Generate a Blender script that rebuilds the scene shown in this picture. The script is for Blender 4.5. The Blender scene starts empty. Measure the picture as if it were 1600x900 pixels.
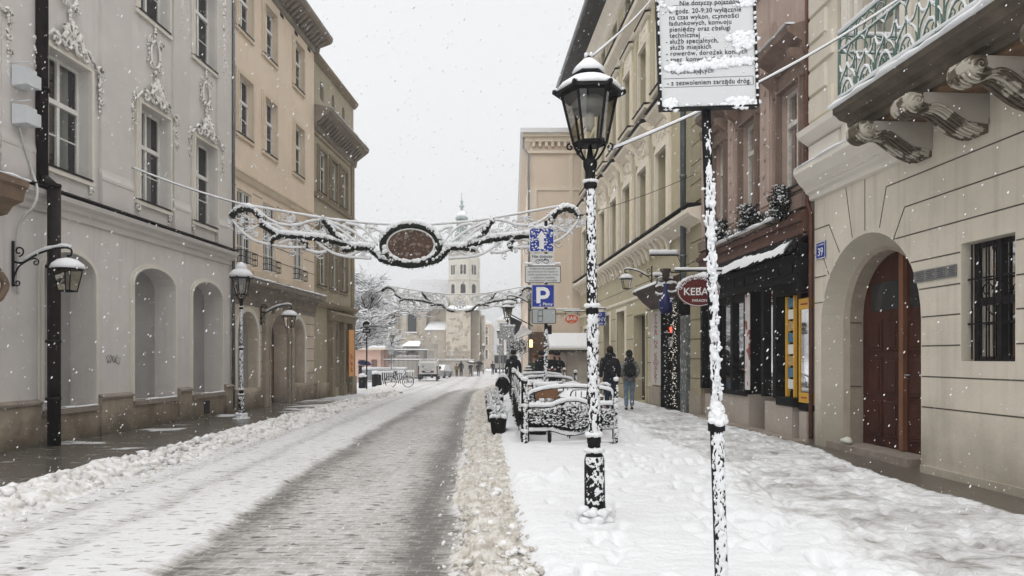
import bpy, math, random
import numpy as np
from mathutils import Vector, Matrix
from mathutils.geometry import tessellate_polygon
random.seed(7)
C = bpy.context.scene.collection
R = math.radians
PI = math.pi

# ---------------------------------------------------------------- camera, sky, sun, exposure
FPX, HZ, EYE = 1150.0, 558.0, 1.55
cd = bpy.data.cameras.new('camera'); cam = bpy.data.objects.new('camera', cd); C.objects.link(cam)
cam.location = (0, 0, EYE); cam.rotation_euler = (R(90), 0, 0)
cd.sensor_width = 36; cd.lens = FPX / 1600 * 36; cd.shift_y = (HZ - 450) / 1600
cd.clip_start = .05; cd.clip_end = 3000
bpy.context.scene.camera = cam
W = bpy.data.worlds.new('World'); bpy.context.scene.world = W; W.use_nodes = True
nt = W.node_tree; nt.nodes.clear()
wo = nt.nodes.new('ShaderNodeOutputWorld'); bg = nt.nodes.new('ShaderNodeBackground'); nt.links.new(bg.outputs[0], wo.inputs[0])
sk = nt.nodes.new('ShaderNodeTexSky'); sk.sky_type = 'NISHITA'; sk.sun_disc = False
sk.sun_elevation = R(42); sk.sun_rotation = R(200); sk.dust_density = 4
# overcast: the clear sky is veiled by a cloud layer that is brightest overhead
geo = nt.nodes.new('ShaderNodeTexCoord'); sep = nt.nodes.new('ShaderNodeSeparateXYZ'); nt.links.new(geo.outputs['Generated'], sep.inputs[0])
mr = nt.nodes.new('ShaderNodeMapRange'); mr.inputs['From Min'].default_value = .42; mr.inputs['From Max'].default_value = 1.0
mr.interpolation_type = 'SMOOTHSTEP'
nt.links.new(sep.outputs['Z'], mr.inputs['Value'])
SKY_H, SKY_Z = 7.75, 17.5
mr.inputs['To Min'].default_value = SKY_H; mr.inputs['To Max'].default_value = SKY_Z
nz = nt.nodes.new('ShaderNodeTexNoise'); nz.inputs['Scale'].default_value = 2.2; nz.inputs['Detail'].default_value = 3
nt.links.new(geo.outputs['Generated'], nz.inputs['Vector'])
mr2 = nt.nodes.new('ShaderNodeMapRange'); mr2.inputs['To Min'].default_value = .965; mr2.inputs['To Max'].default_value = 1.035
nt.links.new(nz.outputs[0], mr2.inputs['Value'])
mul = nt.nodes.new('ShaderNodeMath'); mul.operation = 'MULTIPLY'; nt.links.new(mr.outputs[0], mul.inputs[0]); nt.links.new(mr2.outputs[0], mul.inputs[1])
cc = nt.nodes.new('ShaderNodeCombineColor')
for i, f in enumerate((.985, .99, 1.0)):
    m_ = nt.nodes.new('ShaderNodeMath'); m_.operation = 'MULTIPLY'; m_.inputs[1].default_value = f
    nt.links.new(mul.outputs[0], m_.inputs[0]); nt.links.new(m_.outputs[0], cc.inputs[i])
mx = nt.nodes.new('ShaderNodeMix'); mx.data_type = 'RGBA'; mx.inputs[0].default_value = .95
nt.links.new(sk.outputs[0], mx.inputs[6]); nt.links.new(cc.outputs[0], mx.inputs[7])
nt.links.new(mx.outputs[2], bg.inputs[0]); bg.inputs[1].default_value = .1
sd = bpy.data.lights.new('sun', 'SUN'); sd.energy = .5; sd.angle = R(40); sd.color = (1, .96, .9)
so = bpy.data.objects.new('sun', sd); C.objects.link(so)
so.rotation_euler = (R(48), 0, R(-20))
V = bpy.context.scene.view_settings
V.view_transform = 'Standard'; V.look = 'None'; V.gamma = 1; V.exposure = 0.37
cy = bpy.context.scene.cycles
cy.max_bounces = 5; cy.diffuse_bounces = 3; cy.glossy_bounces = 2; cy.transparent_max_bounces = 10; cy.volume_bounces = 0
cy.transmission_bounces = 2; cy.caustics_reflective = False; cy.caustics_refractive = False
try: cy.use_denoising = True
except Exception: pass

# ---------------------------------------------------------------- noise
def _h(ix, iy, s):
    n = (ix.astype(np.int64) * 374761393 + iy.astype(np.int64) * 668265263 + s * 69069) & 0xffffffff
    n = ((n ^ (n >> 13)) * 1274126177) & 0xffffffff
    return ((n ^ (n >> 16)) & 0xffff) / 65535.0
def vn(x, y, s=0):
    ix = np.floor(x); iy = np.floor(y); fx = x - ix; fy = y - iy
    fx = fx * fx * (3 - 2 * fx); fy = fy * fy * (3 - 2 * fy)
    a = _h(ix, iy, s); b = _h(ix + 1, iy, s); c = _h(ix, iy + 1, s); d = _h(ix + 1, iy + 1, s)
    return (a * (1 - fx) + b * fx) * (1 - fy) + (c * (1 - fx) + d * fx) * fy
def fbm(x, y, s=0, o=4):
    t = 0; a = .5
    for i in range(o):
        t = t + a * vn(x * 2 ** i, y * 2 ** i, s + i * 17); a *= .5
    return t / (1 - .5 ** o)

# ---------------------------------------------------------------- materials
MATS = {}
def nodes(name):
    m = bpy.data.materials.new(name); m.use_nodes = True
    b = m.node_tree.nodes['Principled BSDF']; return m, m.node_tree, b
def mat(name, col, rough=.8, var=.12, scale=1.2, bump=.15, bscale=30, spec=.3, metal=0, dirt=0, dirtcol=(.12, .095, .07), dz=1.0, streak=0, patches=None, sy=1, coat=0):
    if name in MATS: return MATS[name]
    m, t, b = nodes(name); N = t.nodes; L = t.links
    tc = N.new('ShaderNodeTexCoord'); src = tc.outputs['Object']
    mp = N.new('ShaderNodeMapping'); L.new(src, mp.inputs[0]); mp.inputs['Scale'].default_value = (1, 1, sy)
    n1 = N.new('ShaderNodeTexNoise'); n1.inputs['Scale'].default_value = scale; n1.inputs['Detail'].default_value = 6; n1.inputs['Roughness'].default_value = .65
    L.new(mp.outputs[0], n1.inputs['Vector'])
    rr = N.new('ShaderNodeValToRGB'); L.new(n1.outputs[0], rr.inputs[0])
    rr.color_ramp.elements[0].position = .3; rr.color_ramp.elements[1].position = .7
    lo = tuple(max(0, c * (1 - var)) for c in col); hi = tuple(min(1, c * (1 + var)) for c in col)
    rr.color_ramp.elements[0].color = (*lo, 1); rr.color_ramp.elements[1].color = (*hi, 1)
    out = rr.outputs[0]
    def mixc(fac, a, colr):
        x = N.new('ShaderNodeMix'); x.data_type = 'RGBA'; L.new(fac, x.inputs[0]); L.new(a, x.inputs[6]); x.inputs[7].default_value = (*colr, 1); return x.outputs[2]
    if streak:
        mp2 = N.new('ShaderNodeMapping'); L.new(src, mp2.inputs[0]); mp2.inputs['Scale'].default_value = (5, 5, .35)
        n2 = N.new('ShaderNodeTexNoise'); n2.inputs['Scale'].default_value = 1.3; n2.inputs['Detail'].default_value = 4; L.new(mp2.outputs[0], n2.inputs['Vector'])
        r2 = N.new('ShaderNodeMapRange'); r2.inputs['From Min'].default_value = .5; r2.inputs['From Max'].default_value = .8; r2.inputs['To Max'].default_value = streak
        L.new(n2.outputs[0], r2.inputs['Value']); out = mixc(r2.outputs[0], out, tuple(c * .45 for c in col))
    if patches:
        n3 = N.new('ShaderNodeTexNoise'); n3.inputs['Scale'].default_value = patches[1]; n3.inputs['Detail'].default_value = 5; L.new(mp.outputs[0], n3.inputs['Vector'])
        r3 = N.new('ShaderNodeMapRange'); r3.inputs['From Min'].default_value = patches[2]; r3.inputs['From Max'].default_value = patches[2] + .03
        L.new(n3.outputs[0], r3.inputs['Value']); out = mixc(r3.outputs[0], out, patches[0])
    if dirt:
        sp = N.new('ShaderNodeSeparateXYZ'); ge = N.new('ShaderNodeNewGeometry'); L.new(ge.outputs['Position'], sp.inputs[0])
        a1 = N.new('ShaderNodeMath'); a1.operation = 'MULTIPLY_ADD'; L.new(n1.outputs[0], a1.inputs[0]); a1.inputs[1].default_value = dz * 1.6; a1.inputs[2].default_value = -dz * .8
        a2 = N.new('ShaderNodeMath'); a2.operation = 'ADD'; L.new(a1.outputs[0], a2.inputs[0]); L.new(sp.outputs['Z'], a2.inputs[1])
        r4 = N.new('ShaderNodeMapRange'); r4.inputs['From Min'].default_value = dz; r4.inputs['From Max'].default_value = 0; r4.inputs['To Min'].default_value = 0; r4.inputs['To Max'].default_value = dirt
        L.new(a2.outputs[0], r4.inputs['Value']); out = mixc(r4.outputs[0], out, dirtcol)
    L.new(out, b.inputs['Base Color'])
    b.inputs['Roughness'].default_value = rough; b.inputs['Specular IOR Level'].default_value = spec; b.inputs['Metallic'].default_value = metal
    if bump:
        nb = N.new('ShaderNodeTexNoise'); nb.inputs['Scale'].default_value = bscale; nb.inputs['Detail'].default_value = 4; L.new(src, nb.inputs['Vector'])
        bp = N.new('ShaderNodeBump'); bp.inputs['Strength'].default_value = bump; bp.inputs['Distance'].default_value = .02
        L.new(nb.outputs[0], bp.inputs['Height']); L.new(bp.outputs[0], b.inputs['Normal'])
    MATS[name] = m; return m

GREY = mat('grey stucco', (.655, .62, .59), var=.07, streak=.22, bump=.1)
GREYT = mat('grey trim', (.62, .585, .555), var=.06, bump=.12)
NICHE = mat('shaded niche plaster', (.36, .35, .34), var=.12, bump=.1, streak=.2)  # shade of the deep niches put into the colour, darker than the wall
ORN = mat('pale stucco ornament', (.80, .77, .73), var=.10, scale=8, bump=.3, bscale=40, patches=((.22, .21, .19), 12, .57))  # dark patches paint the crevice shade of the relief into the stucco
PLINTH = mat('sandstone plinth', (.36, .305, .235), var=.2, scale=1.6, streak=.35, dirt=.9, dirtcol=(.10, .08, .055), dz=.55, bump=.3)
LEDGE = mat('stone ledge', (.28, .24, .20), var=.2, scale=4, bump=.3)
PEACH = mat('peach stucco', (.76, .63, .50), var=.05, streak=.15)
PEACHT = mat('peach trim', (.68, .57, .44), var=.08, streak=.15)
PEACHG = mat('peach ground floor', (.60, .52, .42), var=.1, streak=.25, dirt=.75, dz=1.0)
OLIVE = mat('olive stucco', (.38, .34, .25), var=.08, streak=.25)
OLIVET = mat('olive trim', (.25, .205, .14), var=.12, streak=.3)
CORN = mat('weathered cornice', (.24, .21, .175), var=.25, scale=3, streak=.3, bump=.4)
CREAM = mat('cream render', (.62, .57, .475), var=.10, scale=.8, streak=.32, dirt=.55, dz=1.0, dirtcol=(.2, .175, .135), bump=.2)
CREAML = mat('pale cream trim', (.70, .66, .59), var=.06, bump=.1)
STONE = mat('portal stone', (.33, .285, .225), var=.15, scale=2.5, streak=.2, bump=.35)
SPLAY = mat('portal splay render', (.42, .385, .315), var=.08, bump=.2, dirt=.3, dz=.7)
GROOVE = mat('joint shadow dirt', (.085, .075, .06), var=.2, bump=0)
MAUVE = mat('mauve stucco', (.41, .315, .265), var=.14, scale=1.5, streak=.5, bump=.25)
MAUVED = mat('dark mauve stone', (.21, .15, .12), var=.2, scale=3, streak=.5, bump=.35)
FOL = mat('ochre stucco', (.50, .445, .30), var=.07, streak=.2, bump=.15)
FCR = mat('cream moulding', (.80, .73, .61), var=.07, scale=3, streak=.12, bump=.15)
BEIGE = mat('beige render', (.74, .62, .51), var=.04, streak=.08)
BEIGET = mat('beige trim', (.76, .67, .56), var=.05)
IRON = mat('black iron', (.008, .008, .009), rough=.55, var=.3, spec=.18, bump=.1)
PIPEM = mat('dark downpipe', (.018, .013, .013), rough=.6, var=.4, scale=6, bump=.1, spec=.12)
PIPEG = mat('grey zinc pipe', (.13, .14, .15), rough=.45, var=.2, scale=3, metal=.4)
PIPEB = mat('rust brown pipe', (.11, .045, .03), rough=.6, var=.3, scale=5)
WOODW = mat('white window paint', (.78, .765, .73), rough=.5, var=.08, scale=6, bump=.1)
WOODB = mat('weathered window paint', (.62, .59, .54), rough=.6, var=.25, scale=9, bump=.2)
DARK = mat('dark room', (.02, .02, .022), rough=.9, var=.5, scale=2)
CURT = mat('net curtain', (.55, .55, .53), rough=.9, var=.2, scale=5, sy=.1)
SILL = mat('dark sill', (.025, .022, .022), spec=.15, rough=.5, var=.3, scale=6)
DOORM = mat('red brown door', (.055, .018, .011), rough=.6, var=.3, scale=4, sy=.3, bump=.15, spec=.15)
DOORL = mat('worn door edge', (.19, .085, .045), rough=.6, var=.3, scale=5, sy=.3)
BLACKW = mat('black shop timber', (.007, .006, .0055), rough=.65, var=.4, scale=6, bump=.2, spec=.12)
FASC = mat('rust brown fascia', (.105, .052, .036), rough=.7, var=.2, scale=3, bump=.2)
SLATE = mat('dark slates', (.018, .017, .018), spec=.15, rough=.8, var=.4, scale=8, bump=.3)
TILE = mat('shop stone slab', (.40, .35, .30), rough=.5, var=.08, scale=3)
BRICK = mat('dark brick', (.16, .13, .11), rough=.8, var=.3, scale=12)
PATINA = mat('green patina iron', (.10, .175, .15), rough=.6, var=.25, scale=15, bump=.2)
PEEL = mat('peeling console paint', (.11, .09, .065), var=.35, scale=9, bump=.8, bscale=18, patches=((.44, .405, .34), 4.2, .53))
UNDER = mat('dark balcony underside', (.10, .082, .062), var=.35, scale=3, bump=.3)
ORAN = mat('orange board', (.75, .36, .13), var=.06, bump=.05)
SANDST = mat('church masonry', (.56, .50, .41), var=.2, scale=1.1, bump=.3, patches=((.34, .29, .225), .9, .55))
SANDD = mat('dark church masonry', (.40, .35, .285), var=.2, scale=.8, bump=.3)
PLAST = mat('pale church render', (.58, .55, .48), var=.12, scale=.5, patches=((.40, .35, .28), .8, .63))
COPP = mat('spire copper', (.30, .36, .335), var=.15)
PINK = mat('pink render', (.56, .38, .31), var=.08)
ROOFD = mat('dark eave', (.05, .045, .042), var=.4, scale=3)
EVER = mat('evergreen needles', (.013, .016, .011), rough=.9, var=.5, scale=30)
SIGNW = mat('sign face', (.57, .58, .58), rough=.35, var=.03, bump=0)
SIGNB = mat('blue sign', (.012, .035, .28), rough=.35, var=.1, bump=0)
SIGNG = mat('grey plate', (.36, .38, .39), rough=.35, var=.08, bump=0)
SIGNBK = mat('sign lettering', (.02, .02, .022), rough=.5, var=.1, bump=0)
LETW = mat('white lettering', (.75, .75, .74), rough=.5, var=.03, bump=0)
LETR = mat('red lettering', (.28, .03, .02), rough=.5, var=.05, bump=0)
GALV = mat('galvanised', (.28, .29, .30), rough=.5, var=.15, metal=.3)
REDS = mat('kebab sign face', (.10, .012, .012), rough=.3, var=.1, bump=0)
BARS = mat('bar sign orange', (.62, .12, .03), rough=.4, var=.05, bump=0)
YEL = mat('yellow case', (.62, .34, .035), rough=.4, var=.08, scale=4, bump=0)
WOODN = mat('brown wood', (.22, .11, .055), rough=.6, var=.25, scale=5)
BARK = mat('wet bark', (.06, .05, .043), rough=.9, var=.3, scale=6)
VANW = mat('van paint', (.60, .60, .56), rough=.3, var=.04, bump=0, spec=.5)
RUB = mat('rubber', (.02, .02, .02), rough=.8)
GLASSD = mat('dark glazing', (.02, .022, .025), rough=.12, var=.3, spec=.5, bump=0)
TLIGHT = mat('tail light red', (.25, .02, .015), rough=.2, var=.1, bump=0)
PLAQ = mat('engraved plaque', (.20, .20, .20), rough=.4, var=.2, scale=20, metal=.3)
ATLAS = mat('sandstone figure', (.20, .14, .095), var=.2, scale=5, bump=.3)
BLUEC = mat('blue figure cloth', (.010, .013, .085), rough=.5, var=.2)
LEATH = mat('brown leather', (.10, .05, .04), rough=.6)

def snowmat(name, col=(.78, .79, .805), bump=.35, bscale=55, grit=None):
    m, t, b = nodes(name); N = t.nodes; L = t.links
    tc = N.new('ShaderNodeTexCoord')
    n = N.new('ShaderNodeTexNoise'); n.inputs['Scale'].default_value = bscale; n.inputs['Detail'].default_value = 5; L.new(tc.outputs['Object'], n.inputs['Vector'])
    bp = N.new('ShaderNodeBump'); bp.inputs['Strength'].default_value = bump; bp.inputs['Distance'].default_value = .02; L.new(n.outputs[0], bp.inputs['Height']); L.new(bp.outputs[0], b.inputs['Normal'])
    b.inputs['Base Color'].default_value = (*col, 1); b.inputs['Roughness'].default_value = .85; b.inputs['Specular IOR Level'].default_value = .25
    if grit:
        n2 = N.new('ShaderNodeTexNoise'); n2.inputs['Scale'].default_value = 9; n2.inputs['Detail'].default_value = 6; L.new(tc.outputs['Object'], n2.inputs['Vector'])
        r = N.new('ShaderNodeValToRGB'); r.color_ramp.elements[0].position = .36; r.color_ramp.elements[1].position = .6
        r.color_ramp.elements[0].color = (*grit, 1); r.color_ramp.elements[1].color = (*col, 1); L.new(n2.outputs[0], r.inputs[0]); L.new(r.outputs[0], b.inputs['Base Color'])
    MATS[name] = m; return m
SNOW = snowmat('snow')
SNOWB = snowmat('ploughed snow', (.82, .82, .82), .6, 30, (.60, .57, .53))
SLUSH = snowmat('sandy slush', (.70, .675, .63), .9, 45, (.45, .41, .355))
FLAKE = snowmat('flake', (.8, .81, .83), 0)
FLAKE.node_tree.nodes['Principled BSDF'].inputs['Alpha'].default_value = .85
def glassmat(name, tint=(.8, .85, .85), gl=.14):
    m = bpy.data.materials.new(name); m.use_nodes = True; t = m.node_tree; t.nodes.clear(); N = t.nodes; L = t.links
    o = N.new('ShaderNodeOutputMaterial'); mx = N.new('ShaderNodeMixShader'); tr = N.new('ShaderNodeBsdfTransparent'); g = N.new('ShaderNodeBsdfGlossy')
    tr.inputs[0].default_value = (*tint, 1); g.inputs['Roughness'].default_value = .03; g.inputs[0].default_value = (.9, .9, .9, 1)
    lw = N.new('ShaderNodeLayerWeight'); lw.inputs[0].default_value = .35
    r = N.new('ShaderNodeMapRange'); r.inputs['To Min'].default_value = gl * .5; r.inputs['To Max'].default_value = .75; L.new(lw.outputs['Fresnel'], r.inputs['Value'])
    L.new(r.outputs[0], mx.inputs[0]); L.new(tr.outputs[0], mx.inputs[1]); L.new(g.outputs[0], mx.inputs[2]); L.new(mx.outputs[0], o.inputs[0])
    return m
GLASS = glassmat('window glass', (.85, .88, .88), .12)
LGLASS = glassmat('lantern glass', (.88, .86, .80), .15)
def emis(name, col, s):
    m, t, b = nodes(name); b.inputs['Emission Color'].default_value = (*col, 1); b.inputs['Emission Strength'].default_value = s; b.inputs['Base Color'].default_value = (*col, 1); return m
FAIRY = emis('fairy light', (1, .9, .75), 1.1)
WARM = emis('warm lamp', (1, .62, .25), 2.2)
REDL = emis('red led', (1, .08, .02), 1.6)

# ---------------------------------------------------------------- mesh builder
ORG = {}
class MB:
    def __init__(s): s.v = []; s.f = []; s.m = []; s.sm = []; s.cur = 0
    def add(s, vs, fs, smooth=False):
        b = len(s.v); s.v.extend([tuple(p) for p in vs]); s.f.extend([tuple(i + b for i in f) for f in fs]); s.m.extend([s.cur] * len(fs)); s.sm.extend([smooth] * len(fs)); return s
    def hexa(s, p): return s.add(p, [(0, 3, 2, 1), (4, 5, 6, 7), (0, 1, 5, 4), (1, 2, 6, 5), (2, 3, 7, 6), (3, 0, 4, 7)])
    def box(s, x0, x1, y0, y1, z0, z1): return s.hexa([(x0, y0, z0), (x1, y0, z0), (x1, y1, z0), (x0, y1, z0), (x0, y0, z1), (x1, y0, z1), (x1, y1, z1), (x0, y1, z1)])
    def fbox(s, F, u0, u1, o0, o1, z0, z1):
        return s.hexa([F(u0, o0, z0), F(u1, o0, z0), F(u1, o1, z0), F(u0, o1, z0), F(u0, o0, z1), F(u1, o0, z1), F(u1, o1, z1), F(u0, o1, z1)])
    def quad(s, a, b, c, d): return s.add([a, b, c, d], [(0, 1, 2, 3)])
    def prism(s, poly, fn, a, b):
        # poly of 2D points, extruded between a and b by fn(p, t)
        n = len(poly); tri = tessellate_polygon([[Vector((p[0], p[1], 0)) for p in poly]])
        s.add([fn(p, a) for p in poly] + [fn(p, b) for p in poly], [tuple(t) for t in tri] + [tuple(i + n for i in t[::-1]) for t in tri] + [(i, (i + 1) % n, (i + 1) % n + n, i + n) for i in range(n)])
        return s
    def tube(s, pts, r, n=6, smooth=True, cap=True):
        pts = [Vector(p) for p in pts]; k = len(pts)
        if k < 2: return s
        rs = r if isinstance(r, (list, tuple)) else [r] * k
        vs = []; up = None
        for i in range(k):
            d = (pts[min(i + 1, k - 1)] - pts[max(i - 1, 0)])
            if d.length < 1e-9: d = Vector((0, 0, 1))
            d.normalize()
            if up is None: up = Vector((0, 0, 1)) if abs(d.z) < .9 else Vector((1, 0, 0))
            x = up - d * up.dot(d)
            if x.length < 1e-6: x = d.orthogonal()
            x.normalize(); y = d.cross(x); up = x
            for j in range(n):
                a = 2 * PI * j / n; vs.append(pts[i] + (x * math.cos(a) + y * math.sin(a)) * rs[i])
        fs = [(i * n + j, i * n + (j + 1) % n, (i + 1) * n + (j + 1) % n, (i + 1) * n + j) for i in range(k - 1) for j in range(n)]
        if cap: fs += [tuple(range(n))[::-1], tuple((k - 1) * n + j for j in range(n))]
        return s.add(vs, fs, smooth)
    def lathe(s, prof, c=(0, 0, 0), n=16, smooth=True, rot=0, fn=None):
        vs = []
        for (r, z) in prof:
            for j in range(n):
                a = 2 * PI * j / n + rot; p = (c[0] + r * math.cos(a), c[1] + r * math.sin(a), c[2] + z); vs.append(fn(p) if fn else p)
        k = len(prof); fs = [(i * n + j, i * n + (j + 1) % n, (i + 1) * n + (j + 1) % n, (i + 1) * n + j) for i in range(k - 1) for j in range(n)]
        fs += [tuple(range(n))[::-1], tuple((k - 1) * n + j for j in range(n))]
        return s.add(vs, fs, smooth)
    def blob(s, c, r, seed=0, amp=.25, sc=(1, 1, 1), lod=1):
        V0, F0 = ICO[lod]; rnd = random.Random(seed)
        ph = [rnd.uniform(0, 6.28) for _ in range(6)]
        vs = []
        for (x, y, z) in V0:
            k = 1 + amp * (math.sin(x * 3.1 + ph[0]) * math.cos(y * 2.7 + ph[1]) + .6 * math.sin(z * 4.3 + ph[2] + x * 2) + .4 * math.sin(y * 6 + ph[3]))*.6
            vs.append((c[0] + x * r * k * sc[0], c[1] + y * r * k * sc[1], c[2] + z * r * k * sc[2]))
        return s.add(vs, F0, True)
    def build(s, name, mats, parent=None, org=None, bevel=0):
        if org is None: org = ORG.get(parent.name, Vector((0, 0, 0))) if parent else Vector((0, 0, 0))
        me = bpy.data.meshes.new(name)
        a = np.array(s.v, dtype=float).reshape(-1, 3) - np.array(org)
        me.from_pydata(a.tolist(), [], s.f)
        if not isinstance(mats, (list, tuple)): mats = [mats]
        for m in mats: me.materials.append(m)
        me.polygons.foreach_set('material_index', s.m); me.polygons.foreach_set('use_smooth', s.sm); me.update()
        o = bpy.data.objects.new(name, me); C.objects.link(o)
        if parent: o.parent = parent
        ORG[o.name] = Vector(org)
        if bevel:
            b = o.modifiers.new('bevel', 'BEVEL'); b.width = bevel; b.segments = 2; b.limit_method = 'ANGLE'
        return o
def build_split(mb, name, mats, parent):
    # every separate piece becomes a part of its own
    n = len(mb.v); p = list(range(n))
    def fd(a):
        while p[a] != a: p[a] = p[p[a]]; a = p[a]
        return a
    for f in mb.f:
        for i in f[1:]: p[fd(i)] = fd(f[0])
    gr = {}
    for k, f in enumerate(mb.f): gr.setdefault(fd(f[0]), []).append(k)
    for ks in gr.values():
        m = MB(); ids = {}
        for k in ks:
            for i in mb.f[k]:
                if i not in ids: ids[i] = len(m.v); m.v.append(mb.v[i])
            m.f.append(tuple(ids[i] for i in mb.f[k])); m.m.append(mb.m[k]); m.sm.append(mb.sm[k])
        o = m.build(name, mats, parent)
    return o
def _ico(lod):
    import bmesh
    bm = bmesh.new(); bmesh.ops.create_icosphere(bm, subdivisions=lod, radius=1)
    v = [tuple(x.co) for x in bm.verts]; f = [tuple(x.index for x in p.verts) for p in bm.faces]; bm.free(); return v, f
ICO = {1: _ico(1), 2: _ico(2), 3: _ico(3)}

def tag(o, label=None, cat=None, group=None, kind=None):
    if label: o['label'] = label
    if cat: o['category'] = cat
    if group: o['group'] = group
    if kind: o['kind'] = kind
    return o
def thing(name, label, cat, loc=(0, 0, 0), group=None, world=False, rz=0):
    o = bpy.data.objects.new(name, None); C.objects.link(o); o.location = loc; o.rotation_euler = (0, 0, rz); o.empty_display_size = .2
    ORG[o.name] = Vector(loc) if world else Vector((0, 0, 0))
    return tag(o, label, cat, group)
def copy_tree(o, parent=None):
    c = o.copy(); C.objects.link(c); c.parent = parent
    for ch in list(o.children): copy_tree(ch, c)
    return c
def dup(o, loc, rz=0, label=None, scale=1, group=None):
    c = copy_tree(o); c.location = loc; c.rotation_euler = (0, 0, rz); c.scale = (scale,) * 3
    if label: c['label'] = label
    if group: c['group'] = group
    return c
def single(o, label, cat, group=None):   # a one-mesh thing whose vertices are in world space: move its origin to its base
    me = o.data; n = len(me.vertices); a = np.empty(n * 3); me.vertices.foreach_get('co', a); a = a.reshape(-1, 3)
    c = np.array([(a[:, 0].min() + a[:, 0].max()) / 2, (a[:, 1].min() + a[:, 1].max()) / 2, a[:, 2].min()])
    me.vertices.foreach_set('co', (a - c).ravel()); me.update(); o.location = c; ORG[o.name] = Vector(c)
    return tag(o, label, cat, group)
def P(px, py, Y): return Vector(((px - 800) / FPX * Y, Y, EYE - (py - HZ) / FPX * Y))
def frame(O, T, N):
    O = Vector((*O, 0)); T = Vector((*T, 0)); N = Vector((*N, 0)).normalized()
    return lambda u, o, z: O + T * u + N * o + Vector((0, 0, z))
KL, XL = .0574, -9.07
KR, XR = -.0635, 6.18
FL = frame((XL, 0), (KL, 1), (1, -KL))
FR = frame((XR, 0), (KR, 1), (-1, KR))
def uL(px): return XL / ((px - 800) / FPX - KL)
def uR(px): return XR / ((px - 800) / FPX - KR)
def zat(py, Y): return EYE - (py - HZ) / FPX * Y
def g(Y): return -min(.8, max(0, (Y - 25) * .0135))
def catmull(pts, k=5):
    pts = [Vector(p) for p in pts]; out = []
    n = len(pts)
    for i in range(n - 1):
        p0 = pts[max(i - 1, 0)]; p1 = pts[i]; p2 = pts[i + 1]; p3 = pts[min(i + 2, n - 1)]
        for j in range(k):
            t = j / k
            out.append(.5 * ((2 * p1) + (p2 - p0) * t + (2 * p0 - 5 * p1 + 4 * p2 - p3) * t * t + (3 * p1 - p0 - 3 * p2 + p3) * t ** 3))
    out.append(pts[-1]); return out
def snowtube(mb, pts, r, lift=.8, amp=.25, n=6, seed=1):
    rnd = random.Random(seed); pts = [Vector(p) for p in pts]; out = []; rs = []
    for i, p in enumerate(pts):
        d = pts[min(i + 1, len(pts) - 1)] - pts[max(i - 1, 0)]; h = math.hypot(d.x, d.y) / (d.length + 1e-9)
        k = .35 + .65 * h
        out.append(p + Vector((0, 0, r * lift * k))); rs.append(r * k * (1 + rnd.uniform(-amp, amp)))
    mb.tube(out, rs, n)

def crust(mb, r, z0, z1, cx=0, cy=0, a0=-PI / 2, half=1.45, thick=.012, cover=.5, s=1.0, seed=0, da=.11, dz=.011, top=None):
    # wind-driven snow plastered on one side of a post: a sleeve that rises out of the post only where the noise is high
    na = int(2 * half / da); nz_ = int((z1 - z0) / dz); A = np.linspace(-half, half, na + 1)[None, :] + np.zeros((nz_ + 1, 1)); Z = np.linspace(z0, z1, nz_ + 1)[:, None] + np.zeros((1, na + 1))
    rr = (r(Z[:, 0])[:, None] if callable(r) else r); f = fbm(A * 2.2 * s + 7, Z * 22 * s, seed, 4); f2 = 1 - np.abs(fbm(A * 4 * s, Z * 42 * s, seed + 9, 3) * 2 - 1)
    t = (f - (1 - cover)) * 3.0 - (np.abs(A) / half) ** 3 * .9 + (f2 - .6) * .8
    t = np.clip(t, -.6, 1.1) * thick; edge = np.minimum(1, np.minimum(np.arange(nz_ + 1), np.arange(nz_, -1, -1)) / 2.0)[:, None]; t = t * edge - (1 - edge) * .004
    R_ = rr + t; Xc = cx + R_ * np.cos(A + a0); Yc = cy + R_ * np.sin(A + a0); w_ = na + 1
    mb.add(np.stack([Xc, Yc, Z], -1).reshape(-1, 3).tolist(), [(i * w_ + j, i * w_ + j + 1, (i + 1) * w_ + j + 1, (i + 1) * w_ + j) for i in range(nz_) for j in range(na)], True)

# facade wall with openings
def rect(u0, u1, z0, z1): return [(u0, z0), (u1, z0), (u1, z1), (u0, z1)]
def arch(u0, u1, z0, z1, rise=None, n=14):
    w = (u1 - u0) / 2; rise = w if rise is None else rise; c = (u0 + u1) / 2; zs = z1 - rise
    return [(u0, z0), (u1, z0)] + [(c + w * math.cos(PI * i / n), zs + rise * math.sin(PI * i / n)) for i in range(0, n + 1)]
def wall(mb, F, outline, holes, o=0):
    # holes: (loop, depth, backed?)
    loops = [[Vector((a, b, 0)) for a, b in outline]] + [[Vector((a, b, 0)) for a, b in h[0]] for h in holes]
    flat = [p for l in loops for p in l]
    mb.add([F(p.x, o, p.y) for p in flat], [tuple(t) for t in tessellate_polygon(loops)])
    for h in holes:
        l, d = h[0], h[1]; n = len(l)
        if d: mb.add([F(a, o, b) for a, b in l] + [F(a, o - d, b) for a, b in l], [(i, (i + 1) % n, (i + 1) % n + n, i + n) for i in range(n)])
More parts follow.
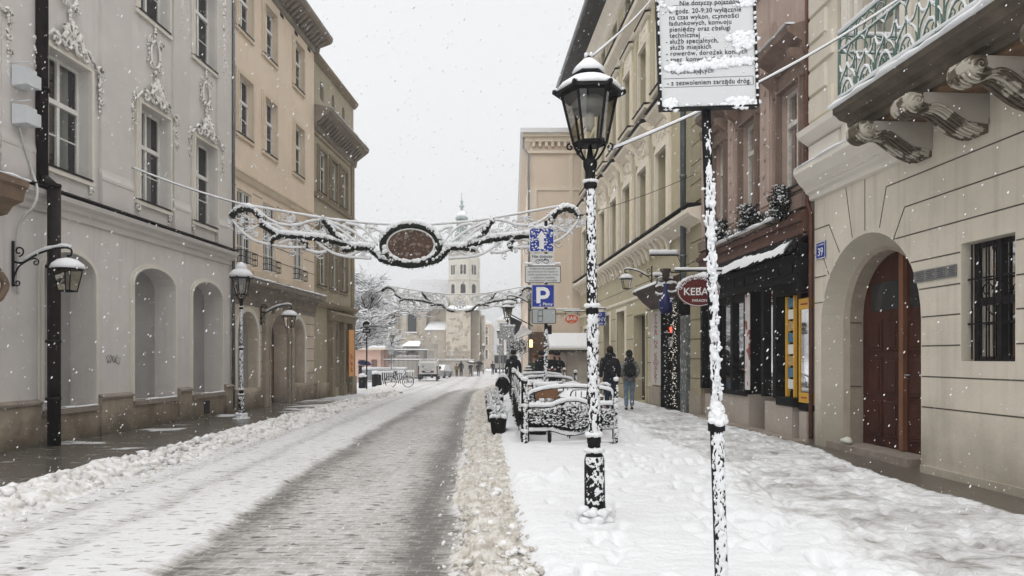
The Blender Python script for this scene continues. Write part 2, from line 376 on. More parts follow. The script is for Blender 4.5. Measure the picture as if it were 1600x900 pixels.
def strip(mb, F, loop, w, o0, o1, closed=False):
    # moulding of width w following a polyline in the facade plane (outwards = left of direction)
    n = len(loop); pts = [Vector((a, b)) for a, b in loop]; outp = []
    for i in range(n):
        if closed: a = pts[(i - 1) % n]; c = pts[(i + 1) % n]
        else: a = pts[max(i - 1, 0)]; c = pts[min(i + 1, n - 1)]
        d1 = (pts[i] - a); d2 = (c - pts[i])
        if d1.length < 1e-9: d1 = d2
        if d2.length < 1e-9: d2 = d1
        d1.normalize(); d2.normalize(); nn = Vector((d1.y, -d1.x)) + Vector((d2.y, -d2.x)); nn.normalize()
        k = 1 / max(.4, nn.dot(Vector((d1.y, -d1.x)))); outp.append(pts[i] + nn * w * k)
    for i in range(n if closed else n - 1):
        j = (i + 1) % n; a, b, c, d = pts[i], pts[j], outp[j], outp[i]
        mb.hexa([F(a.x, o0, a.y), F(b.x, o0, b.y), F(c.x, o0, c.y), F(d.x, o0, d.y), F(a.x, o1, a.y), F(b.x, o1, b.y), F(c.x, o1, c.y), F(d.x, o1, d.y)])
def profile(mb, F, u0, u1, prof):
    # prof: list of (o, z); extruded along u
    mb.prism(prof, lambda p, t: F(t, p[0], p[1]), u0, u1)
def snowedge(name, parent, F, u0, u1, o0, o1, z, h=.05, seed=0, step=.18, org=None):
    mb = MB(); rnd = random.Random(seed); n = max(2, int((u1 - u0) / step)); hs = [h * rnd.uniform(.6, 1.25) for _ in range(n + 1)]; js = [rnd.uniform(-.02, .025) for _ in range(n + 1)]
    vs = []; fs = []
    for i in range(n + 1):
        u = u0 + (u1 - u0) * i / n; a = o0; b = o1 + js[i]
        vs += [F(u, a, z), F(u, a, z + hs[i]), F(u, (a + b) / 2, z + hs[i] * 1.1), F(u, b - .01, z + hs[i] * .75), F(u, b + .005, z + hs[i] * .2), F(u, b - .02, z - .004)]
    for i in range(n):
        for j in range(6): fs.append((i * 6 + j, i * 6 + (j + 1) % 6, (i + 1) * 6 + (j + 1) % 6, (i + 1) * 6 + j))
    fs += [tuple(range(6)), tuple(n * 6 + j for j in range(6))[::-1]]
    mb.add(vs, fs, True); return mb.build(name, SNOW, parent)

WSEED = [0]
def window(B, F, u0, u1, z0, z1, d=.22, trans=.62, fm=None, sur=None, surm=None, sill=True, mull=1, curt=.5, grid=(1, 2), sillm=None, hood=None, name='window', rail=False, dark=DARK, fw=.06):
    WSEED[0] += 1; rnd = random.Random(WSEED[0]); fm = fm or WOODW; mb = MB()
    o0, o1 = -d - .05, -d
    zt = z0 + (z1 - z0) * trans if trans else z1
    for a, b in ((u0 + .002, u0 + fw), (u1 - fw, u1 - .002)): mb.fbox(F, a, b, o0, o1, z0 + .002, z1 - .002)
    mb.fbox(F, u0 + fw, u1 - fw, o0, o1, z0 + .002, z0 + fw); mb.fbox(F, u0 + fw, u1 - fw, o0, o1, z1 - fw, z1 - .002)
    if trans: mb.fbox(F, u0 + fw, u1 - fw, o0 - .002, o1 + .03, zt - .045, zt + .045)
    cols = []
    for i in range(mull + 1):
        a = u0 + fw + (u1 - u0 - 2 * fw) * i / (mull + 1); b = u0 + fw + (u1 - u0 - 2 * fw) * (i + 1) / (mull + 1); cols.append((a, b))
        if i: mb.fbox(F, a - .035, a + .035, o0 + .001, o1 + .012, z0 + fw, z1 - fw)
    for i in range(1, grid[1]):
        z = z0 + fw + (zt - z0 - fw) * i / grid[1]; mb.fbox(F, u0 + fw, u1 - fw, o0 + .01, o1 - .01, z - .012, z + .012)
    for a, b in cols:
        for i in range(1, grid[0]):
            x = a + (b - a) * i / grid[0]; mb.fbox(F, x - .011, x + .011, o0 + .012, o1 - .012, z0 + fw, z1 - fw)
    w = mb.build(name, fm, B)
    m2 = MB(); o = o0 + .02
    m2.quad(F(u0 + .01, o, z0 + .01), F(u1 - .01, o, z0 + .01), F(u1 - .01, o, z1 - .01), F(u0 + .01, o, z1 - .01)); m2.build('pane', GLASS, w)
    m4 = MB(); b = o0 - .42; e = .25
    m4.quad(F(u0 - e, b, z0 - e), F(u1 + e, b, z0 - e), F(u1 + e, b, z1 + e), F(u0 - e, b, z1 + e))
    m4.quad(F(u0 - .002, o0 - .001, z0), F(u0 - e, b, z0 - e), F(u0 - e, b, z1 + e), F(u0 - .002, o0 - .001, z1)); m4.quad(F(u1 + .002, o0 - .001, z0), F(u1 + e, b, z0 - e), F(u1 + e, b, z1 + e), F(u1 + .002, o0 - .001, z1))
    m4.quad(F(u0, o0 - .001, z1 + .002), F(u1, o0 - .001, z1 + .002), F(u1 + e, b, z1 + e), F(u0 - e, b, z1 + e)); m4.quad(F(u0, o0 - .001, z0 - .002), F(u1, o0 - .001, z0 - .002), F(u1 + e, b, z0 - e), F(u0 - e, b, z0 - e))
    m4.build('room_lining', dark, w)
    if curt > 0:
        m3 = MB()
        for (a, b2) in cols:
            t = rnd.random()
            if t > curt * 1.5: continue
            side = rnd.random() < .5; k = rnd.uniform(.3, .95)
            x0, x1 = (a, a + (b2 - a) * k) if side else (b2 - (b2 - a) * k, b2)
            n = 9; zz = z1 - rnd.choice((0, 0, .3)) * (z1 - z0)
            for i in range(n):
                s0 = x0 + (x1 - x0) * i / n; s1 = x0 + (x1 - x0) * (i + 1) / n; q0 = o0 - .1 - .03 * (i % 2); q1 = o0 - .1 - .03 * ((i + 1) % 2)
                m3.quad(F(s0, q0, z0), F(s1, q1, z0), F(s1, q1, zz), F(s0, q0, zz))
        if m3.v: m3.build('curtain', CURT, w)
    if sur:
        m5 = MB(); l = [(u0, z0), (u0, z1), (u1, z1), (u1, z0)]; l = l[::-1]
        strip(m5, F, l, sur[0], .001, sur[1]); strip(m5, F, l, sur[0] * .4, sur[1], sur[1] * 1.6)
        m5.build('surround', surm or GREYT, w)
    if sill:
        m6 = MB(); e = (sur[0] if sur else .05)
        m6.fbox(F, u0 + .01, u1 - .01, -d, .03, z0 - .03, z0 + .012); m6.fbox(F, u0 - e * .3, u1 + e * .3, .0305, .075, z0 - .035, z0 + .004); m6.cur = 1; m6.fbox(F, u0 - e, u1 + e, .0015, .06, z0 - .12, z0 - .036)
        m6.build('sill', [sillm or SILL, surm or GREYT], w)
    if hood:
        m7 = MB(); profile(m7, F, u0 - sur[0] - .06, u1 + sur[0] + .06, [(.0015, z1 + sur[0] + .1), (.1, z1 + sur[0] + .12), (.22, z1 + sur[0] + .24), (.22, z1 + sur[0] + .3), (.0015, z1 + sur[0] + .36)])
        m7.build('hood', hood, w)
    if rail:
        m8 = MB(); h = .38; o = .16; a, b2 = u0 - .05, u1 + .05
        for z in (z0 + .03, z0 + .2, z0 + h): m8.tube([F(a, 0, z), F(a, o, z), F(b2, o, z), F(b2, 0, z)], .011, 4, False)
        n = 9
        for i in range(n + 1): x = a + (b2 - a) * i / n; m8.tube([F(x, o, z0 + .03), F(x, o, z0 + h)], .008, 4, False)
        m8.build('rail', IRON, w)
    return w
def spiral(c, r0, r1, a0, turns, n=18):
    return [(c[0] + (r0 + (r1 - r0) * i / n) * math.cos(a0 + 2 * PI * turns * i / n), c[1] + (r0 + (r1 - r0) * i / n) * math.sin(a0 + 2 * PI * turns * i / n)) for i in range(n + 1)]
def ftube(mb, F, pts, r, o=.03, n=5, taper=True):
    k = len(pts); mb.tube([F(p[0], o, p[1]) for p in pts], [r * (1 - .6 * i / k) if taper else r for i in range(k)], n)
def fblob(mb, F, u, z, r, o=.02, seed=0, flat=.6, lod=1):
    c = F(u, o, z); mb.blob(c, r, seed, .3, (flat, 1, 1), lod)
def crest(mb, F_, c, z, w, seed=0):
    F = lambda u, o, z_: F_(c + (u - c) * 1.12, o * 1.7, z + (z_ - z) * (1.3 if z_ > z else 1))
    # rocaille crest over a window: shell fan between scrolls, leafy drops at the sides
    ftube0 = globals()['ftube']; ftube = lambda mb_, F2, pts, r, o=.03, n=5, taper=True: ftube0(mb_, F2, pts, r * 1.45, o, n, taper)
    for i in range(9):
        a = PI * (.12 + .76 * i / 8); L = .30 + .05 * math.sin(i * 2.1)
        ftube(mb, F, [(c + .05 * math.cos(a), z + .12 + .05 * math.sin(a)), (c + L * .6 * math.cos(a), z + .12 + L * .62 * math.sin(a)), (c + L * .85 * math.cos(a) , z + .12 + L * math.sin(a))], .028, .06, 5, False)
    for s in (-1, 1):
        ftube(mb, F, spiral((c + s * .13, z + .1), .13, .03, PI / 2, -s * 1.3), .035, .07)
        ftube(mb, F, spiral((c + s * .38, z + .06), .10, .02, PI / 2, s * 1.2), .028, .05)
        ftube(mb, F, [(c + s * .2, z + .05), (c + s * .45, z + .16), (c + s * .62, z + .02), (c + s * (w + .02), z - .02)], .03, .05)
        ftube(mb, F, spiral((c + s * (w + .08), z - .02), .08, .02, 0, s * 1.2), .026, .05)
        for i in range(9):
            zz = z - .12 - i * .085; fblob(mb, F, c + s * (w + .13) + .02 * math.sin(i * 2.3), zz, .062 - .003 * i, .03, seed * 31 + i, .6)
            if i % 3 == 0: ftube(mb, F, spiral((c + s * (w + .13), zz), .06, .02, i, s * 1.1, 10), .016, .05, 4)
    fblob(mb, F, c, z + .12, .08, .06, seed, .7, 2)
def cartouche(mb, F_, c, z, s=1, seed=0):
    F = lambda u, o, z_: F_(c + (u - c) * 1.25, o * 1.8, z + (z_ - z) * 1.1)
    L = [(c + .15 * s * math.sin(t), z + .26 * s * math.cos(t)) for t in [2 * PI * i / 20 for i in range(21)]]
    ftube(mb, F, L, .03 * s, .03, 5, False)
    for sd in (-1, 1):
        ftube(mb, F, spiral((c + sd * .16 * s, z + .27 * s), .1 * s, .02, 0, sd * 1.2), .025 * s, .04)
        ftube(mb, F, spiral((c + sd * .14 * s, z - .26 * s), .08 * s, .02, 0, -sd * 1.2), .022 * s, .04)
        for i in range(6): fblob(mb, F, c + sd * (.2 + .02 * math.sin(i * 1.7)) * s, z + (.2 - .08 * i) * s, .04 * s, .02, seed + i, .6)
    for i in range(4): fblob(mb, F, c, z + (.38 + .07 * i) * s, (.06 - .008 * i) * s, .03, seed + i, .6); fblob(mb, F, c, z - (.36 + .07 * i) * s, (.06 - .01 * i) * s, .03, seed + i + 9, .6)
def drop(mb, F, c, z1, z0, w=.09, seed=0):
    n = int((z1 - z0) / .085)
    for i in range(n):
        t = i / n; k = 1 - .6 * t; x = c + w * .5 * math.sin(i * 1.9) * k; z = z1 - (z1 - z0) * t
        fblob(mb, F, x, z, w * .55 * k + .01, .03, seed + i, .6)
        if i % 2 == 0: ftube(mb, F, spiral((c, z), w * k, .01, i * 2, 1.2 if i % 4 else -1.2, 10), .018, .05, 4)
def body(B, F, u0, u1, z0, z1, depth, m, roofm=None, slope=0, name_roof='roof'):
    mb = MB(); a = .004
    for u in (u0 + a, u1 - a): mb.quad(F(u, -a, z0), F(u, -depth, z0), F(u, -depth, z1), F(u, -a, z1))
    mb.quad(F(u0, -depth, z0), F(u1, -depth, z0), F(u1, -depth, z1), F(u0, -depth, z1))
    mb.build('side_wall', m, B)
    r = MB(); r.hexa([F(u0, 0 - a, z1), F(u1, 0 - a, z1), F(u1, -depth, z1 + slope), F(u0, -depth, z1 + slope), F(u0, 0 - a, z1 + .12), F(u1, 0 - a, z1 + .12), F(u1, -depth, z1 + .12 + slope), F(u0, -depth, z1 + .12 + slope)])
    return r.build(name_roof, roofm or SNOW, B)
def text(body_, size, mtx, m, parent, align='CENTER', name='lettering', sx=1, ext=.0012, sp=1.0):
    cu = bpy.data.curves.new(name, 'FONT'); cu.body = body_; cu.size = size; cu.align_x = align; cu.align_y = 'CENTER' if align == 'CENTER' else 'TOP'; cu.extrude = ext; cu.offset = size * .012 if size > .06 else 0; cu.space_character = 1 if size > .06 else 1.06
    cu.space_line = sp; cu.resolution_u = 3
    cu.materials.append(m); o = bpy.data.objects.new(name, cu); C.objects.link(o); o.parent = parent; o.matrix_local = mtx @ Matrix.Diagonal((sx, 1, 1, 1)); return o
def tm(loc, x=(1, 0, 0), y=(0, 0, 1)):
    x = Vector(x).normalized(); y = Vector(y).normalized(); z = x.cross(y)
    return Matrix(((x.x, y.x, z.x, loc[0]), (x.y, y.y, z.y, loc[1]), (x.z, y.z, z.z, loc[2]), (0, 0, 0, 1)))
# ================================================================ THE GROUND
def gridmesh(name, X, Y, Z, mats, att=None, kind='structure'):
    h, w = X.shape; me = bpy.data.meshes.new(name)
    me.vertices.add(h * w); me.vertices.foreach_set('co', np.stack([X, Y, Z], -1).astype(np.float32).ravel())
    i = np.arange((h - 1) * (w - 1)); r = i // (w - 1); c = i % (w - 1); a = r * w + c
    q = np.stack([a, a + 1, a + w + 1, a + w], -1).astype(np.int32)
    me.loops.add(q.size); me.loops.foreach_set('vertex_index', q.ravel()); me.polygons.add(len(q)); me.polygons.foreach_set('loop_start', (np.arange(len(q)) * 4).astype(np.int32)); me.polygons.foreach_set('loop_total', np.full(len(q), 4, dtype=np.int32))
    me.update(calc_edges=True); me.polygons.foreach_set('use_smooth', [True] * len(q))
    if att is not None:
        at = me.attributes.new('wet', 'FLOAT', 'POINT'); at.data.foreach_set('value', att.astype(np.float32).ravel())
    me.materials.append(mats); o = bpy.data.objects.new(name, me); C.objects.link(o); o['kind'] = kind; return o
def rowsY(y0, y1, s):
    n = int(math.log(y1 / y0) / s); return y0 * np.exp(np.linspace(0, math.log(y1 / y0), n + 1))
def G(Y): return -np.clip((Y - 25) * .0135, 0, .8)
def groundmat(name, snow, wetc, rough_wet, stretch, soft, bumpd=.02, cobble=0, mid=None, spec=.5, amp=1.5, cobk=.22, speck=0):
    m, t, b = nodes(name); N = t.nodes; L = t.links
    at = N.new('ShaderNodeAttribute'); at.attribute_name = 'wet'
    tc = N.new('ShaderNodeTexCoord'); mp = N.new('ShaderNodeMapping'); mp.inputs['Scale'].default_value = stretch; L.new(tc.outputs['Object'], mp.inputs[0])
    n1 = N.new('ShaderNodeTexNoise'); n1.inputs['Scale'].default_value = 1; n1.inputs['Detail'].default_value = 8; n1.inputs['Roughness'].default_value = .7; L.new(mp.outputs[0], n1.inputs['Vector'])
    a = N.new('ShaderNodeMath'); a.operation = 'MULTIPLY_ADD'; L.new(n1.outputs[0], a.inputs[0]); a.inputs[1].default_value = amp; a.inputs[2].default_value = -amp / 2
    s = N.new('ShaderNodeMath'); s.operation = 'ADD'; L.new(a.outputs[0], s.inputs[0]); L.new(at.outputs['Fac'], s.inputs[1])
    fac = s.outputs[0]; cob = None
    if cobble:
        br = N.new('ShaderNodeTexBrick'); mpb = N.new('ShaderNodeMapping'); L.new(tc.outputs['Object'], mpb.inputs[0]); mpb.inputs['Scale'].default_value = (1, 1, 1); L.new(mpb.outputs[0], br.inputs['Vector'])
        br.inputs['Scale'].default_value = cobble; br.inputs['Brick Width'].default_value = .9; br.inputs['Row Height'].default_value = .5; br.inputs['Mortar Size'].default_value = .06; br.inputs['Mortar Smooth'].default_value = .6
        br.inputs['Color1'].default_value = (0, 0, 0, 1); br.inputs['Color2'].default_value = (.25, .25, .25, 1); br.inputs['Mortar'].default_value = (1, 1, 1, 1)
        cob = br.outputs['Color']; a2 = N.new('ShaderNodeMath'); a2.operation = 'MULTIPLY_ADD'; L.new(cob, a2.inputs[0]); a2.inputs[1].default_value = -cobk; L.new(fac, a2.inputs[2]); fac = a2.outputs[0]
    if speck:
        mp3 = N.new('ShaderNodeMapping'); mp3.inputs['Scale'].default_value = (5, 13, 1); L.new(tc.outputs['Object'], mp3.inputs[0])
        n4 = N.new('ShaderNodeTexNoise'); n4.inputs['Scale'].default_value = 1; n4.inputs['Detail'].default_value = 3; L.new(mp3.outputs[0], n4.inputs['Vector'])
        s4 = N.new('ShaderNodeMapRange'); s4.inputs['From Min'].default_value = .59; s4.inputs['From Max'].default_value = .66; s4.inputs['To Max'].default_value = speck; L.new(n4.outputs[0], s4.inputs['Value'])
        a4 = N.new('ShaderNodeMath'); a4.operation = 'ADD'; L.new(s4.outputs[0], a4.inputs[0]); L.new(fac, a4.inputs[1]); fac = a4.outputs[0]
    r = N.new('ShaderNodeValToRGB'); L.new(fac, r.inputs[0]); r.color_ramp.elements[0].position = .5 - soft; r.color_ramp.elements[1].position = .5 + soft
    r.color_ramp.elements[0].color = (*snow, 1); r.color_ramp.elements[1].color = (*wetc, 1)
    if mid: e = r.color_ramp.elements.new(.5); e.color = (*mid, 1)
    L.new(r.outputs[0], b.inputs['Base Color'])
    rr = N.new('ShaderNodeMapRange'); L.new(fac, rr.inputs['Value']); rr.inputs['From Min'].default_value = .5 - soft; rr.inputs['From Max'].default_value = .5 + soft; rr.inputs['To Min'].default_value = .8; rr.inputs['To Max'].default_value = rough_wet
    L.new(rr.outputs[0], b.inputs['Roughness']); b.inputs['Specular IOR Level'].default_value = spec
    n2 = N.new('ShaderNodeTexNoise'); n2.inputs['Scale'].default_value = 22; n2.inputs['Detail'].default_value = 5; L.new(tc.outputs['Object'], n2.inputs['Vector'])
    ad = N.new('ShaderNodeMath'); ad.operation = 'MULTIPLY_ADD'; L.new(n1.outputs[0], ad.inputs[0]); ad.inputs[1].default_value = -1.0; L.new(n2.outputs[0], ad.inputs[2])
    hh = ad.outputs[0]
    if cob: a3 = N.new('ShaderNodeMath'); a3.operation = 'MULTIPLY_ADD'; L.new(cob, a3.inputs[0]); a3.inputs[1].default_value = -.5; L.new(hh, a3.inputs[2]); hh = a3.outputs[0]
    bp = N.new('ShaderNodeBump'); bp.inputs['Strength'].default_value = .5; bp.inputs['Distance'].default_value = bumpd; L.new(hh, bp.inputs['Height']); L.new(bp.outputs[0], b.inputs['Normal'])
    return m
ROADM = groundmat('road snow and slush', (.70, .70, .705), (.13, .12, .11), .5, (6, 9, 1), .36, .02, cobble=5.0, mid=(.43, .415, .395), spec=.3, amp=1.0, cobk=.16, speck=.5)
WALKM = groundmat('trodden snow', (.78, .79, .805), (.13, .115, .095), .3, (3.5, 5, 1), .3, .04, mid=(.52, .515, .51), spec=.35, amp=1.3, speck=.12)
PAVEM = groundmat('wet paving', (.62, .63, .64), (.105, .094, .08), .22, (1.2, 3.5, 1), .16, .008, cobble=3.2, spec=.5)
FARM = snowmat('far snow', (.84, .85, .87), .5, 4)

# far ground sheet, under everything
yy = np.array([-60, -10, 0, 10, 25, 84, 200, 500, 1200.0]); xx = np.array([-700, -100, -30, -10, 0, 10, 30, 100, 700.0])
Xg, Yg = np.meshgrid(xx, yy); gridmesh('ground', Xg, Yg, G(Yg) - .30, FARM)

def dark_l(Y): return np.interp(Y, [4, 5.5, 10.6, 17.5, 26, 36, 44, 60], [-2.55, -2.67, -3.0, -3.2, -3.15, -3.3, -2.9, -1.2])
def dark_r(Y): return np.interp(Y, [4, 5.4, 8.4, 13.2, 22.9, 36, 44, 60], [-.38, -.41, -.57, -.8, -1.29, -1.8, -1.7, -1.0])
def road_l(Y): return np.interp(Y, [3, 34, 40, 60, 130], [-5.3, -5.2, -7, -9, -9])
def road_r(Y): return np.interp(Y, [3, 5.2, 7.4, 12.5, 19.4, 40, 60, 130], [.25, .18, .02, -.16, -.42, -.6, .6, 2.0])
def roadgrid(y0, y1, s, nx):
    r = rowsY(y0, y1, s); t = np.linspace(0, 1, nx); Y = np.repeat(r[:, None], nx, 1); a = road_l(r)[:, None] - .4; b = road_r(r)[:, None] + .15; return a + (b - a) * t, Y
X, Y = roadgrid(2.2, 130, .0085, 420)
edge = (fbm(X * .8, Y * .9, 3) - .5) * .6 + (fbm(X * 5, Y * 4, 13) - .5) * .22
dl = dark_l(Y) + edge * .6; dr = dark_r(Y) + edge * .4
wet = np.clip((X - dl) / .14, 0, 1) * np.clip((dr - X) / .10, 0, 1)
fade = np.clip((46 - Y) / 8, 0, 1); wet = wet * fade
track = 0
for c, w_ in ((-3.75, .16), (-4.5, .14), (-1.0, .3), (-2.45, .3)):
    track = track + np.exp(-((X - c + .035 * (Y - 6) + edge * .35) / w_) ** 2)
wet_in = .50 + .10 * (fbm(X * 1.5, Y * .6, 8) - .5) * 2 + .34 * np.exp(-((X - (dr - .30)) / .24) ** 2) + .24 * np.exp(-((X - (dl + .22)) / .24) ** 2) - .04 * np.exp(-((X - (dl + dr) / 2 - .1) / .45) ** 2)
attr = wet * wet_in + (1 - wet) * (.15 + .20 * track + .22 * (fbm(X * .9, Y * .2, 5) - .45)) + .05 * fbm(X * 9, Y * 5, 6)
attr = attr - .2 * np.clip((Y - 40) / 20, 0, 1) * wet
Z = G(Y) - .085 + (1 - wet) * (.022 - .02 * track) + .014 * fbm(X * 3, Y * 3, 1) * (1 - .6 * wet) + .012 * fbm(X * 12, Y * 7, 2) + .03 * np.exp(-((X - dl) / .12) ** 2) * fbm(X * 6, Y * 4, 5) * fade
gridmesh('road', X, Y, Z, ROADM, attr)

# slush ridge between the road and the right pavement: soft beige lumps
r = rowsY(2.2, 60, .006); nx = 110; t = np.linspace(0, 1, nx); Y = np.repeat(r[:, None], nx, 1)
a = dark_r(r)[:, None] - .10; b = road_r(r)[:, None] + .25; X = a + (b - a) * t
lump = 1 - np.abs(fbm(X * 5.5, Y * 4.5, 21, 4) * 2 - 1); lump2 = 1 - np.abs(fbm(X * 14, Y * 11, 25, 3) * 2 - 1)
tt = np.clip(t[None, :] + (fbm(Y * 2.2, Y * 0 + 3, 28)[:, :] - .5) * .35 * np.sign(t[None, :] - .5) + (fbm(X * 3, Y * 3, 29) - .5) * .22, 0, 1)
prof = np.clip(np.sin(tt * PI) * 1.5, 0, 1) * np.clip((1 - t[None, :]) / .30, 0, 1) ** .7
Z = G(Y) - .095 + prof * (.022 + .06 * lump ** 3 + .05 * lump2 ** 2 + .05 * fbm(X * 1.5, Y * .8, 4)) * np.clip((70 - Y) / 20, 0, 1) + np.where(X > b - .25, .0, 0)
gridmesh('slush_bank', X, Y, Z, SLUSH, None, 'stuff')

# right pavement
def nearc(x, y, cx, cy, rx, ry, an):
    ca, sa = math.cos(an), math.sin(an); dx = x - cx; dy = y - cy; return np.exp(-(((dx * ca + dy * sa) / rx) ** 2 + ((-dx * sa + dy * ca) / ry) ** 2) ** 1.6)
r = rowsY(2.2, 62, .0055); nx = 430; t = np.linspace(0, 1, nx); Y = np.repeat(r[:, None], nx, 1)
a = road_r(r)[:, None] - .05; b = (XR + KR * r)[:, None] + .65; X = a + (b - a) * t
pathb = np.interp(Y, [2, 5.5, 8.8, 13, 19.4, 26, 60], [2.45, 2.5, 2.75, 2.65, 2.5, 1.9, 1.5]) + (fbm(X * .9, Y * .7, 31) - .5) * .9
inp = 1 / (1 + np.exp(-(X - pathb) / .12))
wallx = XR + KR * Y
wetw = np.interp(Y, [2, 7, 9.5, 11.0, 12.2, 20, 60], [.85, .8, .8, .62, .28, .2, .15]) + (fbm(X * 1.5, Y * 1.2, 41) - .5) * .25
ws = np.clip((wetw - (wallx - X)) / .1 + .5, 0, 1)
st = fbm(X * 1.4, Y * 2.4, 51, 5)
attr = (1 - inp) * .02 + inp * (.34 + .6 * (st - .45)) + np.clip(fbm(X * .7, Y * .6, 33) - .45, 0, 1) * .5 * np.clip((X - 1.2) / 1, 0, 1) * (1 - inp) ; attr = attr * (1 - ws) + ws * .95
edgeb = np.exp(-((X - pathb) / .3) ** 2)
Z = G(Y) + .055 + .035 * fbm(X * .8, Y * .8, 7) + .015 * fbm(X * 4, Y * 4, 9, 3) + edgeb * .10 * (fbm(X * 5, Y * 4, 61) ** 1.2) - inp * .055 + inp * .035 * fbm(X * 4, Y * 7, 63)
rough_near = (fbm(X * .7 + 9, Y * .5, 77) > .5) * 1.0
Z = Z - .022 * (1 - np.abs(fbm(X * 2.2, Y * 6, 71, 3) * 2 - 1)) ** 3
rnd = random.Random(5)
def foot(x, y, an, d=.035):
    global Z
    i0, i1 = np.searchsorted(r, [y - .35, y + .35]); sl = slice(i0, i1)
    if i1 <= i0: return
    Z[sl] -= d * nearc(X[sl], Y[sl], x, y, .055, .15, an); Z[sl] += d * .35 * nearc(X[sl], Y[sl], x + .02, y + .16, .12, .07, an)
for (x0, y0, x1, y1, n) in ((.5, 4.2, 1.7, 12, 17), (2.2, 4, 1.9, 11, 15), (2.1, 3.3, 3.4, 12.5, 18), (.3, 9.5, 3.0, 10.4, 9), (1.2, 3.4, .4, 8, 9), (2.4, 11, 3.5, 16, 12), (.35, 8.2, 2.8, 8.9, 7)):
    for i in range(n):
        t_ = i / n; an = -math.atan2(x1 - x0, y1 - y0); foot(x0 + (x1 - x0) * t_ + (.1 if i % 2 else -.1) + rnd.uniform(-.04, .04), y0 + (y1 - y0) * t_ + rnd.uniform(-.06, .06), an, rnd.uniform(.035, .07))
for i in range(620):
    y = rnd.uniform(3.5, 26); x = rnd.uniform(1.5, 5); foot(x, y, rnd.uniform(-.5, .7), rnd.uniform(.02, .055))
# a small ridge pushed up across the clean snow
for (xa, ya, xb, yb) in ((.05, 8.6, 2.1, 9.7), (.05, 8.9, 1.2, 9.0)):
    for i in range(30):
        t_ = i / 29; cx = xa + (xb - xa) * t_; cy_ = ya + (yb - ya) * t_ + .06 * math.sin(i * 1.3)
        i0, i1 = np.searchsorted(r, [cy_ - .3, cy_ + .3]); Z[i0:i1] += rnd.uniform(.015, .05) * nearc(X[i0:i1], Y[i0:i1], cx, cy_, .09, .06, rnd.uniform(-.5, .5))
Z = np.where(ws > .4, Z * (1 - ws) + ws * (G(Y) + .0), Z)
Z = Z - .12 * np.clip(1 - t / .035, 0, 1)[None, :] ** 2
gridmesh('sidewalk', X, Y, Z, WALKM, attr)

# left pavement: swept, wet, with thin slush near the kerb
r = rowsY(4, 60, .012); nx = 90; t = np.linspace(0, 1, nx); Y = np.repeat(r[:, None], nx, 1)
a = (XL + KL * r)[:, None] - .3; b = np.full_like(a, -5.45); b = np.where(r[:, None] > 34, road_l(r)[:, None], b); a = np.where(r[:, None] > 33.3, -14.0, a); X = a + (b - a) * t
st = fbm(X * .8, Y * 1.2, 81, 4)
attr = .96 - .95 * np.clip((st - .60) / .12, 0, 1) - .8 * np.clip((Y - 22) / 9, 0, 1) * (.5 + st) - .6 * np.clip((X + 5.95) / .35, 0, 1)
Z = G(Y) + .004 * st + .012 * np.clip(.7 - attr, 0, 1)
gridmesh('pavement', X, Y, Z, PAVEM, attr)

# kerb of the left pavement
mb = MB(); mb.hexa([(-5.62, 3, -.25), (-5.45, 3, -.25), (-5.35, 36, -.45), (-5.52, 36, -.45), (-5.62, 3, .006), (-5.45, 3, .006), (-5.35, 36, -.142), (-5.52, 36, -.142)])
o = mb.build('kerb', LEDGE); tag(o, kind='structure')

# ploughed snow along the left kerb
mb = MB(); rnd = random.Random(11)
r = rowsY(3, 60, .010); nx = 44; t = np.linspace(0, 1, nx); Y = np.repeat(r[:, None], nx, 1)
a = np.interp(r, [3, 33, 36, 60], [-5.82, -5.72, -7.6, -9.6])[:, None]; b = np.interp(r, [3, 33, 36, 60], [-4.98, -4.95, -6.2, -8.4])[:, None]; X = a + (b - a) * t + (fbm(t[None, :] * 3 + 0 * Y, Y * 1.1, 93) - .5) * .3
prof = np.sin(t * PI) ** .8 * (1 - .35 * t)
Z = G(Y) - .08 + prof[None, :] * (.12 + .13 * fbm(X * 1.6, Y * 1.1, 91) + .10 * (1 - np.abs(fbm(X * 5, Y * 4, 92) * 2 - 1)) ** 2)
bank = gridmesh('snow_bank', X, Y, Z, SNOWB, None, 'stuff')
mb = MB()
for i in range(1500):
    y = 5.5 * math.exp(rnd.random() * math.log(34 / 5.5)); x = rnd.gauss(-5.32, .17); s = rnd.choice((.025, .035, .05, .075)) * rnd.uniform(.7, 1.3)
    zz = g(y) - .05 + max(0, .19 - abs(x + 5.38) * .5); mb.blob((x, y, zz), s, i, .45, (1, 1.1, .8), 1)
for i in range(260):
    y = 4 + rnd.random() * 12; x = -4.95 + abs(rnd.gauss(0, .25)); mb.blob((x, y, g(y) - .065), rnd.uniform(.01, .03), i, .4)
o = mb.build('snow_lumps', SNOWB); tag(o, kind='stuff')
mb = MB()
for i in range(3200):
    y = 4.2 * math.exp(rnd.random() * math.log(26 / 4.2)); xa = float(dark_r(np.array(y))) - .03; xb = float(road_r(np.array(y))) + .12; x = xa + (xb - xa) * rnd.betavariate(1.4, 1.4)
    mb.blob((x, y, g(y) - .045 + rnd.uniform(0, .03)), rnd.choice((.008, .012, .018, .026)) * rnd.uniform(.7, 1.2), i, .5, (1, 1, .8), 1)
for i in range(90):
    y = rnd.uniform(4, 8.5); x = rnd.gauss(.18, .12); mb.blob((x, y, .035), rnd.uniform(.010, .028), i, .5)
o = mb.build('slush_lumps', SLUSH); tag(o, kind='stuff')
mb = MB()
